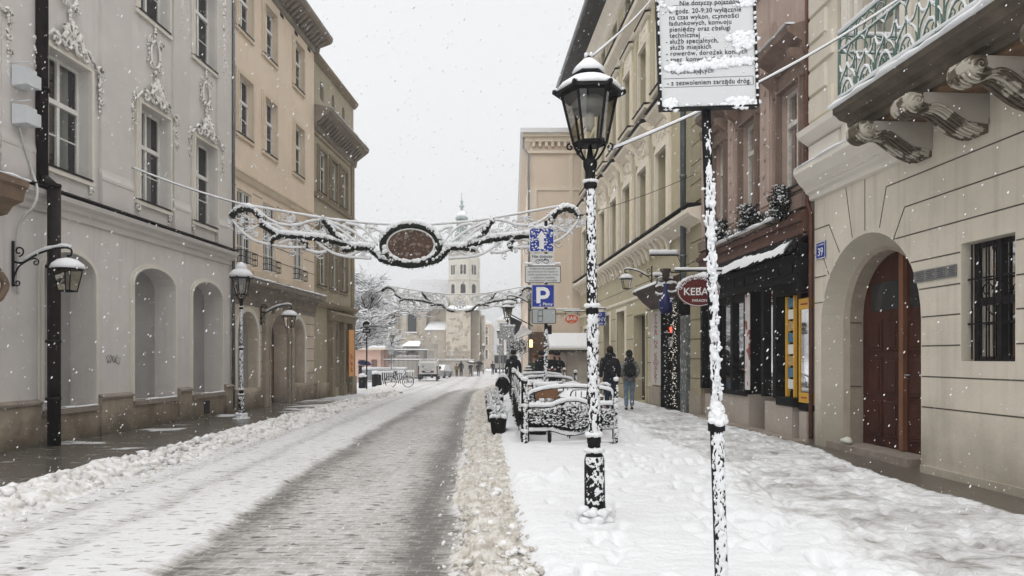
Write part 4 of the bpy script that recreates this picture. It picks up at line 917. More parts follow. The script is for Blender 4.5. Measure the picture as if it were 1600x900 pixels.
# iron railing of the balcony
mb = MB(); sn = MB(); top, m_, bt = 6.03, 5.80, 5.14; O = .96
def bar(pts, r=.012, snow=0): mb.tube(pts, r, 5); (snow and snowtube(sn, pts, r * snow, 1.0, .3, 5, len(mb.v)))
for z, sw in ((top, 2.6), (m_, 1.2), (bt, 2.0)):
    N_ = 40; bar([FR(10.33 - 7.0 * i / N_, O, z) for i in range(N_ + 1)], .016, sw); bar([FR(10.33, O - .92 * i / 8, z) for i in range(9)], .016, sw)
def unit(fn, k):
    # one bay: crossing S curves, a loop at the top, tulip shape in the middle
    A = lambda *ps: catmull([fn(x, z) for x, z in ps], 5)
    bar(A((0, bt), (.03, 5.35), (.17, 5.5), (.21, 5.68), (.12, m_ - .01)), .012, 1.5); bar(A((.42, bt), (.39, 5.35), (.25, 5.5), (.21, 5.68), (.30, m_ - .01)), .012, 1.5)
    bar(A((.05, bt), (.12, 5.28), (.21, 5.33), (.30, 5.28), (.37, bt)), .012, 2.0)
    bar(A((.0, 5.62), (.06, 5.5), (.15, 5.47), (.21, 5.55), (.27, 5.47), (.36, 5.5), (.42, 5.62)), .011, 2.0)
    bar([fn(0, bt), fn(0, top)], .010)
    bar([fn(.21, 5.33), fn(.21, m_)], .008)
    for c in (.105, .315): bar([fn(c + .09 * math.cos(a), m_ + .11 + .10 * math.sin(a)) for a in [2 * PI * i / 12 for i in range(13)]], .009, 1.2)
    for s in (-1, 1): bar([fn(.21 + s * (p[0]), p[1]) for p in spiral((.08, 5.22), .06, .015, PI / 2, 1.0, 10)], .008)
for i in range(15): unit(lambda x, z, i=i: FR(10.33 - .45 * i - x, O, z), i)
for i in range(2): unit(lambda x, z, i=i: FR(10.33, O - .45 * i - x, z), i)
for u in (10.33, 8.2, 6.0): mb.tube([FR(u, O, 5.03), FR(u, O, top + .06)], .022, 6)
r_ = mb.build('railing', PATINA, bal); sn.build('railing_snow', SNOW, r_)
mb = MB(); mb.tube([FR(13.16, .07, 13), FR(13.16, .07, 4.3), FR(13.09, .035, 4.1), FR(13.09, .035, 0.1)], .04, 8); mb.build('downpipe', PIPEB, B)

# ---- mauve house with the kebab shop
B = thing('town_house', 'stained mauve house with a black wooden shop front and wreaths under its windows', 'building', FR(14, 0, 0), world=True)
a0, a1 = 13.15, 19.05
WE = [(13.4, 14.35), (15.45, 16.35), (17.3, 18.1)]
holes = []
for u0, u1 in WE: holes += [(rect(u0, u1, 4.75, 6.65), .16), (rect(u0, u1, 9.2, 11.2), .16)]
mb = MB(); wall(mb, FR, rect(a0, a1, 3.75, 14), holes); mb.build('wall', MAUVE, B); body(B, FR, a0, a1, -.1, 14, 9, MAUVE)
for i, (u0, u1) in enumerate(WE):
    w = window(B, FR, u0, u1, 4.75, 6.65, .10, .66, sur=(.1, .08), surm=MAUVED, grid=(1, 1), curt=.2, fm=WOODB, fw=.08)
    h = MB(); profile(h, FR, u0 - .25, u1 + .3, [(.001, 7.0), (.12, 7.02), (.16, 7.2), (.42, 7.36), (.45, 7.46), (.001, 7.6)]); h.fbox(FR, u0 - .12, u1 + .12, .0015, .06, 6.76, 7.0)
    for s in (u0 - .2, u1 + .06): profile(h, FR, s, s + .16, [(.001, 6.6), (.1, 6.65), (.14, 6.8), (.34, 6.95), (.38, 7.1), (.001, 7.1)])
    ho = h.build('window_hood', MAUVED, w); snowedge('hood_snow', ho, FR, u0 - .25, u1 + .3, .3, .47, 7.50, .03, i)
    window(B, FR, u0, u1, 9.2, 11.2, .12, .66, sur=(.16, .05), surm=MAUVED, curt=.3, fm=WOODB)
mb = MB()
for (s0, s1) in ((14.62, 15.2), (16.6, 17.05), (18.35, 18.95)):
    mb.fbox(FR, s0, s1, .0015, .10, 4.3, 8.2); mb.fbox(FR, s0 + .06, s1 - .06, .1005, .125, 4.6, 8.1)
    for k in range(9): mb.blob(FR((s0 + s1) / 2 + .04 * math.sin(k * 2), .13, 4.9 + k * .33), .05, k, .3, (.5, 1, 1.6), 1)
mb.build('carved_pilaster', MAUVE, B)
mb = MB(); mb.fbox(FR, a0, a1, .0015, .16, 4.25, 4.5); mb.build('sill_course', MAUVED, B)
mb = MB(); mb.fbox(FR, a0, a1, .0015, .14, 3.8, 4.2); profile(mb, FR, a0, a1, [(.1405, 3.98), (.2, 4.0), (.22, 4.1), (.1405, 4.14)]); profile(mb, FR, a0, a1, [(.1405, 3.74), (.18, 3.76), (.18, 3.84), (.1405, 3.86)]); mb.fbox(FR, a0 + .1, 13.25, .14, .2, 2.6, 3.8); mb.build('fascia', FASC, B)
sl = MB(); profile(sl, FR, 14.1, 18.0, [(.14, 4.12), (.26, 4.14), (.26, 4.19), (.14, 4.2)]); s = sl.build('window_shelf', MAUVED, B); snowedge('shelf_snow', s, FR, 14.05, 18.05, .14, .30, 4.19, .09, 12)
# lean-to shop canopy of slates
mb = MB(); profile(mb, FR, 13.25, 18.9, [(.142, 3.76), (.36, 3.46), (.36, 3.42), (.15, 3.62)]); ca = mb.build('canopy', SLATE, B)
mb = MB()
for j in range(5):
    for i in range(36):
        u = 13.27 + i * .153 + (j % 2) * .07; o = .15 + j * .043; z = 3.758 - (o - .142) * 1.38; mb.hexa([FR(u, o, z), FR(u + .13, o, z), FR(u + .13, o + .05, z - .062), FR(u, o + .05, z - .062), FR(u, o, z + .022), FR(u + .13, o, z + .022), FR(u + .13, o + .06, z - .04), FR(u, o + .06, z - .04)])
mb.build('slate', SLATE, ca)
def slopesnow(name, par, u0, u1, oa, ob, z_of, th, seed):
    m = MB(); rnd = random.Random(seed); n = int((u1 - u0) / .12); vs = []; fs = []
    for i in range(n + 1):
        u = u0 + (u1 - u0) * i / n; a = oa + rnd.uniform(-.025, .025) + .03 * math.sin(u * 2.3); b = ob + rnd.uniform(-.03, .03)
        for o, t in ((a, 0), (a + .04, th), ((a + b) / 2, th * 1.2), (b, th), (b + .02, -.02)): vs.append(FR(u, o, z_of(o) + t))
    for i in range(n):
        for j in range(4): fs.append((i * 5 + j, i * 5 + j + 1, (i + 1) * 5 + j + 1, (i + 1) * 5 + j))
    fs += [tuple(range(5)), tuple(n * 5 + j for j in range(5))[::-1]]
    m.add(vs, fs, True); return m.build(name, SNOW, par)
slopesnow('canopy_snow', ca, 13.35, 18.9, .27, .40, lambda o: 3.80 - (o - .142) * 1.25, .035, 3)
mb = MB(); mb.fbox(FR, 13.2, 18.9, .001, .18, 3.0, 3.42); profile(mb, FR, 13.2, 18.9, [(.18, 2.92), (.22, 2.94), (.24, 3.04), (.18, 3.08)]); profile(mb, FR, 13.2, 18.9, [(.18, 3.28), (.28, 3.34), (.28, 3.41), (.18, 3.41)]); mb.fbox(FR, 13.16, 13.3, .0, .22, 2.72, 3.6)
for i in range(10): u = 13.5 + i * .58; mb.fbox(FR, u, u + .42, .18, .195, 3.1, 3.26)
mb.build('shop_fascia', BLACKW, B)
# shop recess, windows, door
mb = MB(); mb.fbox(FR, a0 + .1, a1, -.75, -.7, -.05, 3.75); mb.fbox(FR, a0 + .1, a1, -.7, .0, 2.98, 3.0)
mb.fbox(FR, a0, a0 + .1, -.7, -.32, .5, 3.75)
for u in (14.42, 15.0, 15.95, 16.75, 17.6, 18.9): mb.fbox(FR, u, u + .14, -.68, .10, .75, 3.0)
mb.fbox(FR, 13.66, 14.42, -.02, .10, .62, .78); mb.fbox(FR, 13.14, 13.66, -.34, .0, .58, .69); mb.fbox(FR, 13.62, 13.7, -.4, .0, .6, 2.9); mb.fbox(FR, 15.95, 17.6, -.02, .10, .7, .8); mb.fbox(FR, 13.3, 14.42, .0, .10, 2.72, 3.0); mb.fbox(FR, 16.0, 17.6, .0, .09, 2.78, 3.0)
mb.build('shop_frame', BLACKW, B)
def pane(u0, u1, z0, z1, o=.02, nm='shop_window', back=True):
    m = MB(); m.quad(FR(u0, o, z0), FR(u1, o, z0), FR(u1, o, z1), FR(u0, o, z1)); p = m.build(nm, GLASS, B)
    return p
sw1 = pane(14.56, 15.0, .78, 2.98); sw2 = pane(16.09, 16.75, .8, 2.78); sw3 = pane(16.89, 17.6, .8, 2.78)
m = MB(); m.fbox(FR, 16.1, 16.74, -.2, -.18, 1.9, 2.7); m.fbox(FR, 16.3, 16.6, -.25, -.22, .82, 1.3); m.build('display_card', mat('washed paper', (.35, .33, .30), var=.3, scale=7), sw2)
mb = MB()
for (u0, u1, h) in ((13.16, 13.46, .56), (13.75, 14.45, .66), (14.45, 15.05, .66), (15.9, 16.75, .74), (16.75, 17.6, .70), (18.35, 18.8, .62)):
    mb.fbox(FR, u0, u1 - .01, -.6, .06 + .02 * (u0 < 14), -.05, h)
build_split(mb, 'stone_base', TILE, B)
mb = MB(); mb.fbox(FR, 17.6, 18.35, -.3, .04, -.05, 2.98); mb.build('brick_pier', BRICK, B)
mb = MB(); mb.fbox(FR, 15.7, 15.94, .105, .125, .85, 2.9); mb.build('poster', mat('menu poster', (.60, .56, .54), var=.15, scale=3, patches=((.28, .08, .07), 5, .58), bump=0), B)
mb = MB(); mb.fbox(FR, 15.12, 15.9, -.6, -.55, .02, 2.9); d = mb.build('shop_door', BLACKW, B); m = MB(); m.fbox(FR, 15.25, 15.8, -.549, -.545, .9, 2.6); m.build('door_glass', GLASSD, d)
mb = MB(); mb.fbox(FR, 13.15, 19.0, -.02, .30, -.06, .05); mb.build('shop_step', LEDGE, B)
# yellow display case on the corner
Y = thing('display_case', 'tall glazed yellow notice case at the corner of the black shop front', 'display case', FR(13.38, -.15, .72), world=True)
mb = MB(); mb.fbox(FR, 13.15, 13.58, -.3, .03, 2.42, 2.62); mb.fbox(FR, 13.15, 13.58, -.3, .03, .72, .90)
for u in (13.15, 13.54):
    for o in (-.3, -.01): mb.fbox(FR, u, u + .04, o, o + .04, .90, 2.42)
mb.build('frame', YEL, Y, bevel=.004)
mb = MB(); mb.fbox(FR, 13.2, 13.53, -.3, -.28, .92, 2.42); mb.build('back_panel', mat('case back', (.62, .60, .55)), Y)
mb = MB()
for k in range(7):
    z = 1.0 + k * .2; mb.cur = k % 3; mb.fbox(FR, 13.24, 13.42, -.08, -.07, z, z + .17); mb.fbox(FR, 13.44, 13.52, -.1, -.09, z + .02, z + .16)
mb.build('leaflet', [mat('leaflet white', (.66, .66, .64), var=.05), mat('leaflet blue', (.06, .16, .26), var=.5, scale=9), mat('leaflet ochre', (.38, .26, .12), var=.4, scale=9)], Y)
mb = MB(); mb.quad(FR(13.19, .01, .9), FR(13.54, .01, .9), FR(13.54, .01, 2.42), FR(13.19, .01, 2.42)); mb.build('pane', GLASS, Y)
mb = MB(); mb.fbox(FR, 13.22, 13.5, .031, .033, 2.50, 2.53); mb.fbox(FR, 13.25, 13.48, .031, .033, .80, .825); mb.build('small_print', LETR, Y)
# inner yellow stand in the window bay
mb = MB()
for k in range(8): mb.cur = k % 3; mb.fbox(FR, 13.78, 14.05, -.02, .02, .95 + k * .22, 1.13 + k * .22)
mb.cur = 3; mb.fbox(FR, 13.72, 13.76, -.03, .05, .8, 2.7); mb.fbox(FR, 14.07, 14.1, -.03, .05, .8, 2.7)
o = mb.build('leaflet_rack', [MATS['leaflet white'], MATS['leaflet blue'], MATS['leaflet ochre'], YEL]); single(o, 'narrow leaflet rack inside the bay behind the yellow case', 'rack')
# wreaths
def wreath(c, R_, label, seed, flat=False):
    T = thing('wreath', label, 'wreath', c, 'evergreen wreaths under the mauve house windows'); mb = MB(); sn = MB(); rnd = random.Random(seed)
    t = Vector((KR, 1, 0)).normalized(); nrm = Vector((-1, KR, 0)).normalized()
    for i in range(520):
        a = rnd.random() * 2 * PI; rr = R_ * (.72 + rnd.gauss(0, .11)); p = t * (rr * math.cos(a)) + Vector((0, 0, rr * math.sin(a) + R_)) + nrm * rnd.gauss(0, .07)
        d = Vector((rnd.gauss(0, 1), rnd.gauss(0, 1), rnd.gauss(0, 1))).normalized() * .09; mb.tube([p - d * .3, p + d], [.012, .003], 3, False)
        if rnd.random() < .25: sn.blob(p + nrm * .04 + Vector((0, 0, .03)), rnd.uniform(.012, .035), i, .4, (1, 1, .6))
    mb.build('needles', EVER, T); sn.build('snow', SNOW, T); return T
wreath(FR(13.86, .25, 4.14), .32, 'largest snowy wreath, beside the rust brown pipe', 1); wreath(FR(15.5, .25, 4.2), .28, 'middle one of the three snowy wreaths on the mauve house', 2); wreath(FR(17.2, .25, 4.25), .26, 'farthest snowy wreath, behind the tall sign pole', 3)
mb = MB(); rnd = random.Random(9); sn = MB()
for i in range(900):
    u = rnd.uniform(14.1, 18.0); p = FR(u, rnd.uniform(.15, .28), 4.22 + rnd.random() * .16 + .1 * math.sin(u * 3)); d = Vector((rnd.gauss(0, 1), rnd.gauss(0, 1), rnd.gauss(0, 1))).normalized() * .08; mb.tube([p, p + d], [.011, .003], 3, False)
    if i % 7 == 0: sn.blob(p + Vector((0, 0, .05)), rnd.uniform(.015, .035), i, .4)
o = mb.build('garland', EVER); single(o, 'evergreen garland lying along the shelf under the mauve windows', 'garland'); sn.build('snow', SNOW, o)

# ---- ochre house with cream mouldings
B = thing('town_house', 'long ochre house with cream window hoods, relief panels and a dark eave', 'building', FR(20, 0, 0), world=True)
a0, a1 = 19.08, 39.6
cs = [22.9 + 2.45 * i for i in range(7)]
holes = []
for c in cs:
    if c + .7 > a1: continue
    holes += [(rect(c - .65, c + .65, 5.5, 8.0), .38), (rect(c - .6, c + .6, 10.0, 12.2), .3), (rect(c - .55, c + .55, 13.75, 15.2), .2)]
GF = [(25.1, 26.8, .0, 3.05), (28.3, 29.8, 1.2, 3.35), (31.3, 32.6, 1.1, 3.35), (34.2, 35.6, .1, 3.1), (36.8, 38.2, .1, 3.0)]
for q_ in GF: holes.append((rect(*q_), .3))
holes.append((rect(20.1, 22.9, .0, 3.05), .35))
mb = MB(); wall(mb, FR, rect(a0, a1, -.3, 16), holes); mb.build('wall', FOL, B); body(B, FR, a0, a1, -.3, 16, 10, FOL)
rg = random.Random(4)
for i, c in enumerate(cs):
    if c + .7 > a1: continue
    w = window(B, FR, c - .65, c + .65, 5.5, 8.0, .38, .66, sur=(.2, .08), surm=FCR, grid=(1, 2), curt=.3, fm=WOODB, sill=False)
    m = MB(); profile(m, FR, c - .95, c + .95, [(.001, 8.95), (.1, 8.98), (.14, 9.06), (.34, 9.2), (.38, 9.28), (.001, 9.4)]); m.fbox(FR, c - .85, c + .85, .0015, .06, 8.22, 8.94)
    for s in (-1, 1): profile(m, FR, c + s * .8 - .08, c + s * .8 + .08, [(.061, 8.3), (.12, 8.34), (.16, 8.7), (.3, 8.85), (.3, 8.95), (.061, 8.95)])
    h = m.build('window_hood', FCR, w)
    m = MB(); m.fbox(FR, c - .97, c + .97, .001, .40, 9.401, 9.435); m.fbox(FR, c - .66, c + .66, -.37, .44, 5.502, 5.53); m.build('flashing', SILL, w)
    m = MB()
    for k in range(16): fblob(m, FR, c + rg.uniform(-.55, .55), rg.uniform(8.38, 8.82), rg.uniform(.05, .11), .06, k + i * 20, .6)
    for s in (-1, 1): ftube(m, FR, spiral((c + s * .32, 8.6), .2, .03, 0, s * 1.5), .035, .08)
    m.build('relief', FCR, w)
    w = window(B, FR, c - .6, c + .6, 10.0, 12.2, .3, .66, sur=(.18, .07), surm=FCR, curt=.3, fm=WOODB, sill=False)
    m = MB(); profile(m, FR, c - .85, c + .85, [(.001, 9.82), (.2, 9.86), (.24, 9.95), (.001, 10.0)]); profile(m, FR, c - .8, c + .8, [(.001, 12.95), (.12, 12.98), (.18, 13.05), (.001, 13.1)]); m.fbox(FR, c - .6, c + .6, .0015, .05, 12.45, 12.9); m.build('window_hood', FCR, w)
    m = MB(); m.fbox(FR, c - .87, c + .87, .001, .26, 10.002, 10.03); m.fbox(FR, c - .82, c + .82, .001, .2, 13.102, 13.13); m.build('flashing', SILL, w)
    m = MB()
    for k in range(9): fblob(m, FR, c + rg.uniform(-.45, .45), rg.uniform(12.52, 12.85), rg.uniform(.04, .08), .05, k + i * 20, .6); fblob(m, FR, c + rg.uniform(-.3, .3), rg.uniform(9.5, 9.75), rg.uniform(.04, .08), .04, k + i * 30, .6)
    m.build('relief', FCR, w)
    window(B, FR, c - .55, c + .55, 13.75, 15.2, .2, 0, sur=(.12, .04), surm=FCR, curt=.2, fm=WOODB, sill=False)
    # strip between the windows
    m = MB(); m.fbox(FR, c + 1.05, c + 1.40, .0015, .05, 5.5, 12.9); m.build('pilaster', FOL, B)
mb = MB(); profile(mb, FR, a0, a1, [(.001, 5.0), (.06, 5.02), (.08, 5.1), (.36, 5.24), (.42, 5.32), (.42, 5.42), (.001, 5.5)]); profile(mb, FR, a0, a1, [(.001, 13.15), (.08, 13.2), (.12, 13.35), (.4, 13.5), (.45, 13.62), (.001, 13.72)]); profile(mb, FR, a0, a1, [(.001, 15.3), (.1, 15.35), (.2, 15.6), (.5, 15.9), (.001, 15.98)]); profile(mb, FR, a0, a1, [(.001, 3.62), (.05, 3.64), (.06, 3.72), (.001, 3.75)]); cn = mb.build('cornice', FCR, B)
mb = MB(); mb.fbox(FR, a0, a1, .001, .47, 13.722, 13.76); mb.fbox(FR, a0, a1, .0015, .44, 5.5355, 5.555); mb.build('flashing', SILL, cn)
mb = MB()
for c in cs:
    for s in (-.85, -.3, .3, .85):
        u = c + s; profile(mb, FR, u - .07, u + .07, [(.081, 4.72), (.14, 4.76), (.2, 5.0), (.34, 5.2), (.34, 5.22), (.081, 5.09)])
build_split(mb, 'bracket', FCR, cn)
mb = MB(); profile(mb, FR, a0, a1 + .5, [(.0, 16.0), (.9, 15.98), (1.15, 16.05), (1.15, 16.2), (.0, 16.8)]); ev = mb.build('eave', ROOFD, B); snowedge('eave_snow', ev, FR, a0, a1 + .5, .7, 1.2, 16.21, .22, 4, .5)
mb = MB(); mb.tube([FR(a0, 1.25, 16.1), FR(a1 + 1.0, 1.25, 16.05)], .07, 6); mb.build('gutter', GALV, ev)
mb = MB()
for z in (.5, 1.35, 2.2, 3.1, 4.1):
    last = a0 + .02
    for q_ in sorted(GF + [(20.1, 22.9, 0, 3.05)]):
        if z < q_[3] + .1 and z > q_[2]: mb.fbox(FR, last, q_[0] - .16, .001, .004, z, z + .025); last = q_[1] + .16
    mb.fbox(FR, last, a1, .001, .004, z, z + .025)
for i in range(28): z = 5.7 + i * .36
mb.build('joint', GROOVE, B)
mb = MB()
for i in range(25):
    z = -.05 + i * .52
    if 4.7 < z < 5.5: continue
    mb.fbox(FR, 19.12, 20.0, .0015, .07, z, z + .50)
mb.build('quoin', mat('olive quoin', (.33, .29, .19), var=.14, scale=2, streak=.3, bump=.3), B, bevel=.015)
for j, q_ in enumerate(GF):
    if q_[3] - q_[2] > 2.6: m = MB(); m.fbox(FR, q_[0] + .01, q_[1] - .01, -.3, -.26, q_[2], q_[3]); m.fbox(FR, q_[0] + .15, q_[1] - .15, -.259, -.24, q_[2] + .3, q_[3] - .4); m.build('door', mat('dark doorway', (.05, .045, .04)) if j == 0 else mat('olive shutter', (.28, .25, .17)), B)
    else: window(B, FR, *q_, .3, .7, sur=(.12, .04), surm=FCR, curt=.2, fm=WOODB, sill=False)
    m = MB(); strip(m, FR, [(q_[1], q_[2]), (q_[1], q_[3]), (q_[0], q_[3]), (q_[0], q_[2])], .14, .001, .05); m.build('door_surround', FCR if j else FOL, B)
mb = MB(); mb.fbox(FR, a0, 20.05, .0015, .09, -.1, .55); mb.build('plinth', STONE, B)
mb = MB(); mb.tube([FR(20.35, .16, 16), FR(20.35, .16, 3.4)], .085, 10)
for z in (4.3, 6.5, 8.7, 10.9): mb.tube([FR(20.35, .16, z), FR(20.35, .16, z + .08)], .1, 10)
mb.build('downpipe', PIPEG, B)
# pizza shop entrance in the ochre house
mb = MB(); mb.fbox(FR, 20.1, 22.9, -.34, -.30, 0, 3.05); mb.fbox(FR, 20.85, 21.03, -.3, .12, .0, 3.2); mb.fbox(FR, 21.5, 21.6, -.3, .1, .0, 3.0); mb.fbox(FR, 22.84, 22.9, -.3, .1, .0, 3.0); mb.fbox(FR, 20.9, 22.9, -.3, .1, 2.9, 3.0); en = mb.build('shop_entrance', BLACKW, B)
mb = MB(); profile(mb, FR, 21.2, 24.4, [(.001, 3.95), (.62, 3.70), (.64, 3.62), (.5, 3.56), (.3, 3.34), (.001, 3.1)]); cp = mb.build('entrance_canopy', mat('dark weathered timber', (.075, .055, .045), var=.4, scale=5), B); slopesnow('canopy_snow', cp, 21.3, 24.4, .25, .64, lambda o: 3.96 - o * .40, .05, 6)
mb = MB(); mb.fbox(FR, 23.0, 24.2, .02, .07, .66, 3.0); o = mb.build('sign_board', mat('panel pale', (.52, .50, .47), var=.05)); single(o, 'tall pale board reading PIZZA NA KAWAŁKI beside the shop entrance', 'sign')
nd = Vector((-1, KR, 0)).normalized(); letters = 'PIZZA NA KAWAŁKI'
for k, ch in enumerate(letters):
    if ch != ' ': text(ch, .21, tm(FR(23.6, .073, 2.86 - k * .139) - o.location, tdir), LETR, o, sx=3.0)
mb = MB(); mb.fbox(FR, 22.95, 24.3, .0015, .12, -.05, .6); mb.build('stone_base', STONE, en)
mb = MB(); mb.fbox(FR, 21.85, 22.2, .02, .05, 1.85, 2.15); mb.build('notice', LETW, en)
mb = MB(); mb.fbox(FR, 21.9, 22.1, .02, .06, 2.28, 2.45); mb.build('led_sign', REDL, en)
mb = MB(); mb.fbox(FR, 20.12, 20.7, -.1, .14, -.05, 2.7); mb.build('stickered_cabinet', mat('stickered metal', (.12, .13, .125), var=.5, scale=6, patches=((.42, .42, .40), 7, .58)), en)
T = thing('fairy_lights', 'bushy dark garland with tiny warm lights round the pizza shop door', 'lights', FR(21, .3, 0), world=True)
mb = MB(); rnd = random.Random(2); fl = MB(); sn = MB()
for i in range(1300):
    s = rnd.random(); u = (21.1, 21.95)[i % 2] + rnd.gauss(0, .08); z = .1 + rnd.random() * 3.0; 
    if s < .12: u = rnd.uniform(21.0, 22.1); z = 3.0 + rnd.gauss(0, .07)
    p = FR(u, .14 + rnd.gauss(0, .05), z); d = Vector((rnd.gauss(0, 1), rnd.gauss(0, 1), rnd.gauss(0, 1))).normalized() * .09; mb.tube([p, p + d], [.01, .003], 3, False)
    if i % 8 == 0: fl.blob(p + nd * .06, .010, i, 0)
    if i % 9 == 0: sn.blob(p + nd * .05, .02, i, .3)
mb.build('needles', EVER, T); fl.build('bulb', FAIRY, T); sn.build('snow', SNOW, T)
# ================================================================ FARTHER HOUSES, CHURCH
def FC(Yd): return frame((0, Yd), (1, 0), (0, -1))
def simple_house(name, label, x0, x1, y0, y1, zg, zt, m, trim, floors, wside='W', roof=SNOW, rs=0, win=1.1, sp=2.6, front=True):
    B = thing(name, label, 'building', ((x0 + x1) / 2, y0, zg)); B_off = Vector(B.location); ORG[B.name] = B_off
    mb = MB(); F1 = FC(y0); xs = x0 if wside == 'W' else x1; FS = frame((xs, 0), (0, 1), (-1 if wside == 'W' else 1, 0))
    hs = []; hf = []
    n = int((y1 - y0) / sp)
    for k in range(n):
        c = y0 + (k + .5) * sp
        for (za, zb) in floors: hs.append(rect(c - win / 2, c + win / 2, za, zb))
    if front:
        nf = max(1, int((x1 - x0) / sp))
        for k in range(nf):
            c = x0 + (k + .5) * (x1 - x0) / nf
            for (za, zb) in floors: hf.append(rect(c - win / 2, c + win / 2, za, zb))
    wall(mb, F1, rect(x0, x1, zg, zt), [(h, .2) for h in hf]); wall(mb, FS, rect(y0, y1, zg, zt), [(h, .2) for h in hs])
    xo = x1 if wside == 'W' else x0
    mb.quad((xo, y0, zg), (xo, y1, zg), (xo, y1, zt), (xo, y0, zt)); mb.quad((x0, y1, zg), (x1, y1, zg), (x1, y1, zt), (x0, y1, zt)); mb.build('wall', m, B)
    for F_, hh in ((F1, hf), (FS, hs)):
        for h in hh:
            (a, za), (b, _), (_, zb), _ = h; w = MB(); w.fbox(F_, a, b, -.2, -.18, za, zb); wi = w.build('window', GLASSD, B); w = MB()
            for u in (a, (a + b) / 2 - .03, b - .06): w.fbox(F_, u, u + .06, -.18, -.14, za, zb)
            w.fbox(F_, a, b, -.179, -.139, za + (zb - za) * .62, za + (zb - za) * .62 + .06); strip(w, F_, [(b, za), (b, zb), (a, zb), (a, za)], .12, .001, .04); w.build('window_frame', trim, wi)
    mb = MB(); e = .35
    mb.box(x0 - e * .4, x1 + e * .4, y0 - e, y1, zt - .35, zt - .15); mb.box(x0 - e, x1 + e, y0 - e * 1.4, y1, zt - .149, zt); mb.build('cornice', trim, B)
    mb = MB(); xm = (x0 + x1) / 2
    if rs: mb.add([(x0 - e, y0 - e, zt), (x1 + e, y0 - e, zt), (x1 + e, y1, zt), (x0 - e, y1, zt), (xm, y0 - e, zt + rs), (xm, y1, zt + rs)], [(0, 1, 4), (1, 2, 5, 4), (2, 3, 5), (3, 0, 4, 5)])
    else: mb.box(x0 - e, x1 + e, y0 - e * 1.4, y1, zt + .001, zt + .12)
    mb.build('roof', roof, B); return B
# beige house: its blank gable faces us, its front runs away along the street
B = thing('town_house', 'beige house whose blank gable wall carries the orange BAR sign', 'building', (2.4, 40, -.2)); ORG[B.name] = Vector((2.4, 40, -.2))
F1 = FC(40); FS = frame((.98, 0), (0, 1), (-1, 0)); hs = []
for k in range(9):
    c = 41.6 + k * 2.7
    for (za, zb) in ((4.6, 6.8), (8, 10), (.3, 2.9)): hs.append(rect(c - .55, c + .55, za, zb))
mb = MB(); wall(mb, F1, rect(.98, 5, -.4, 13.7), []); wall(mb, FS, rect(40, 66, -.8, 13.7), [(h, .2) for h in hs]); mb.build('wall', BEIGE, B)
for h in hs:
    (a, za), (b, _), (_, zb), _ = h; w = MB(); w.fbox(FS, a, b, -.2, -.16, za, zb); w.build('window', GLASSD, B)
mb = MB(); mb.box(.6, 5, 39.6, 66, 13.45, 13.62); mb.box(.72, 5, 39.75, 66, 13.2, 13.449); mb.box(.85, 5, 39.85, 66, 12.6, 12.75); mb.fbox(F1, .9, 5, .001, .06, 10.6, 10.78); mb.fbox(F1, .98, 1.35, .001, .07, -.4, 10.6); mb.fbox(F1, 1.0, 5, .001, .16, 3.95, 4.1); mb.fbox(F1, 3.1, 3.3, .001, .05, 4.1, 12.6); mb.build('cornice', BEIGET, B)
mb = MB()
for i in range(12): mb.box(1.1 + i * .34, 1.25 + i * .34, 39.78, 39.999, 12.95, 13.2)
build_split(mb, 'bracket', BEIGET, B)
mb = MB(); mb.box(.45, 5, 39.45, 66, 13.621, 13.85); mb.build('roof', SNOW, B)
snowedge('ledge_snow', B, F1, 1.05, 3.7, .02, .2, 4.1, .1, 5)
mb = MB(); mb.box(.98, 1.9, 39.6, 39.99, -.4, 2.9); mb.build('entrance_frame', mat('brown wooden porch', (.12, .08, .055), var=.3), B)
mb = MB(); mb.tube([(.62, 39.9, 13.5), (.62, 39.9, 12.9), (.9, 39.9, 12.5), (.93, 39.9, -.2)], .06, 6); mb.build('downpipe', GALV, B)
simple_house('town_house', 'narrow brownish house beyond the beige one, with a snowy roof edge', 1.0, 9, 66.2, 84, -.9, 14.6, mat('tan render', (.36, .29, .23), var=.12), BEIGET, ((4.4, 6.4), (8, 10), (11.2, 13)), rs=3, roof=SNOW)
simple_house('town_house', 'pale far house at the end of the right-hand row', 2.6, 12, 92, 120, -.9, 11.5, mat('pale far render', (.48, .44, .38), var=.1), BEIGET, ((.6, 2.8), (4.2, 6.2), (7.6, 9.6)), rs=3)
simple_house('town_house', 'tall tan house closing the street just right of the church', -7.2, -4.9, 168, 200, -.9, 9.3, mat('far tan render', (.44, .37, .30), var=.12), BEIGET, ((1.2, 3.2), (4.4, 6.2), (6.9, 8.4)), wside='E', sp=4, rs=1)
simple_house('town_house', 'pale hazy house in the far distance between tan house and street', -4.6, 1.5, 225, 245, -.9, 13, mat('far pale render', (.52, .50, .46), var=.08), BEIGET, ((1.2, 3.2), (4.6, 6.8), (8.2, 10)), rs=2.5)
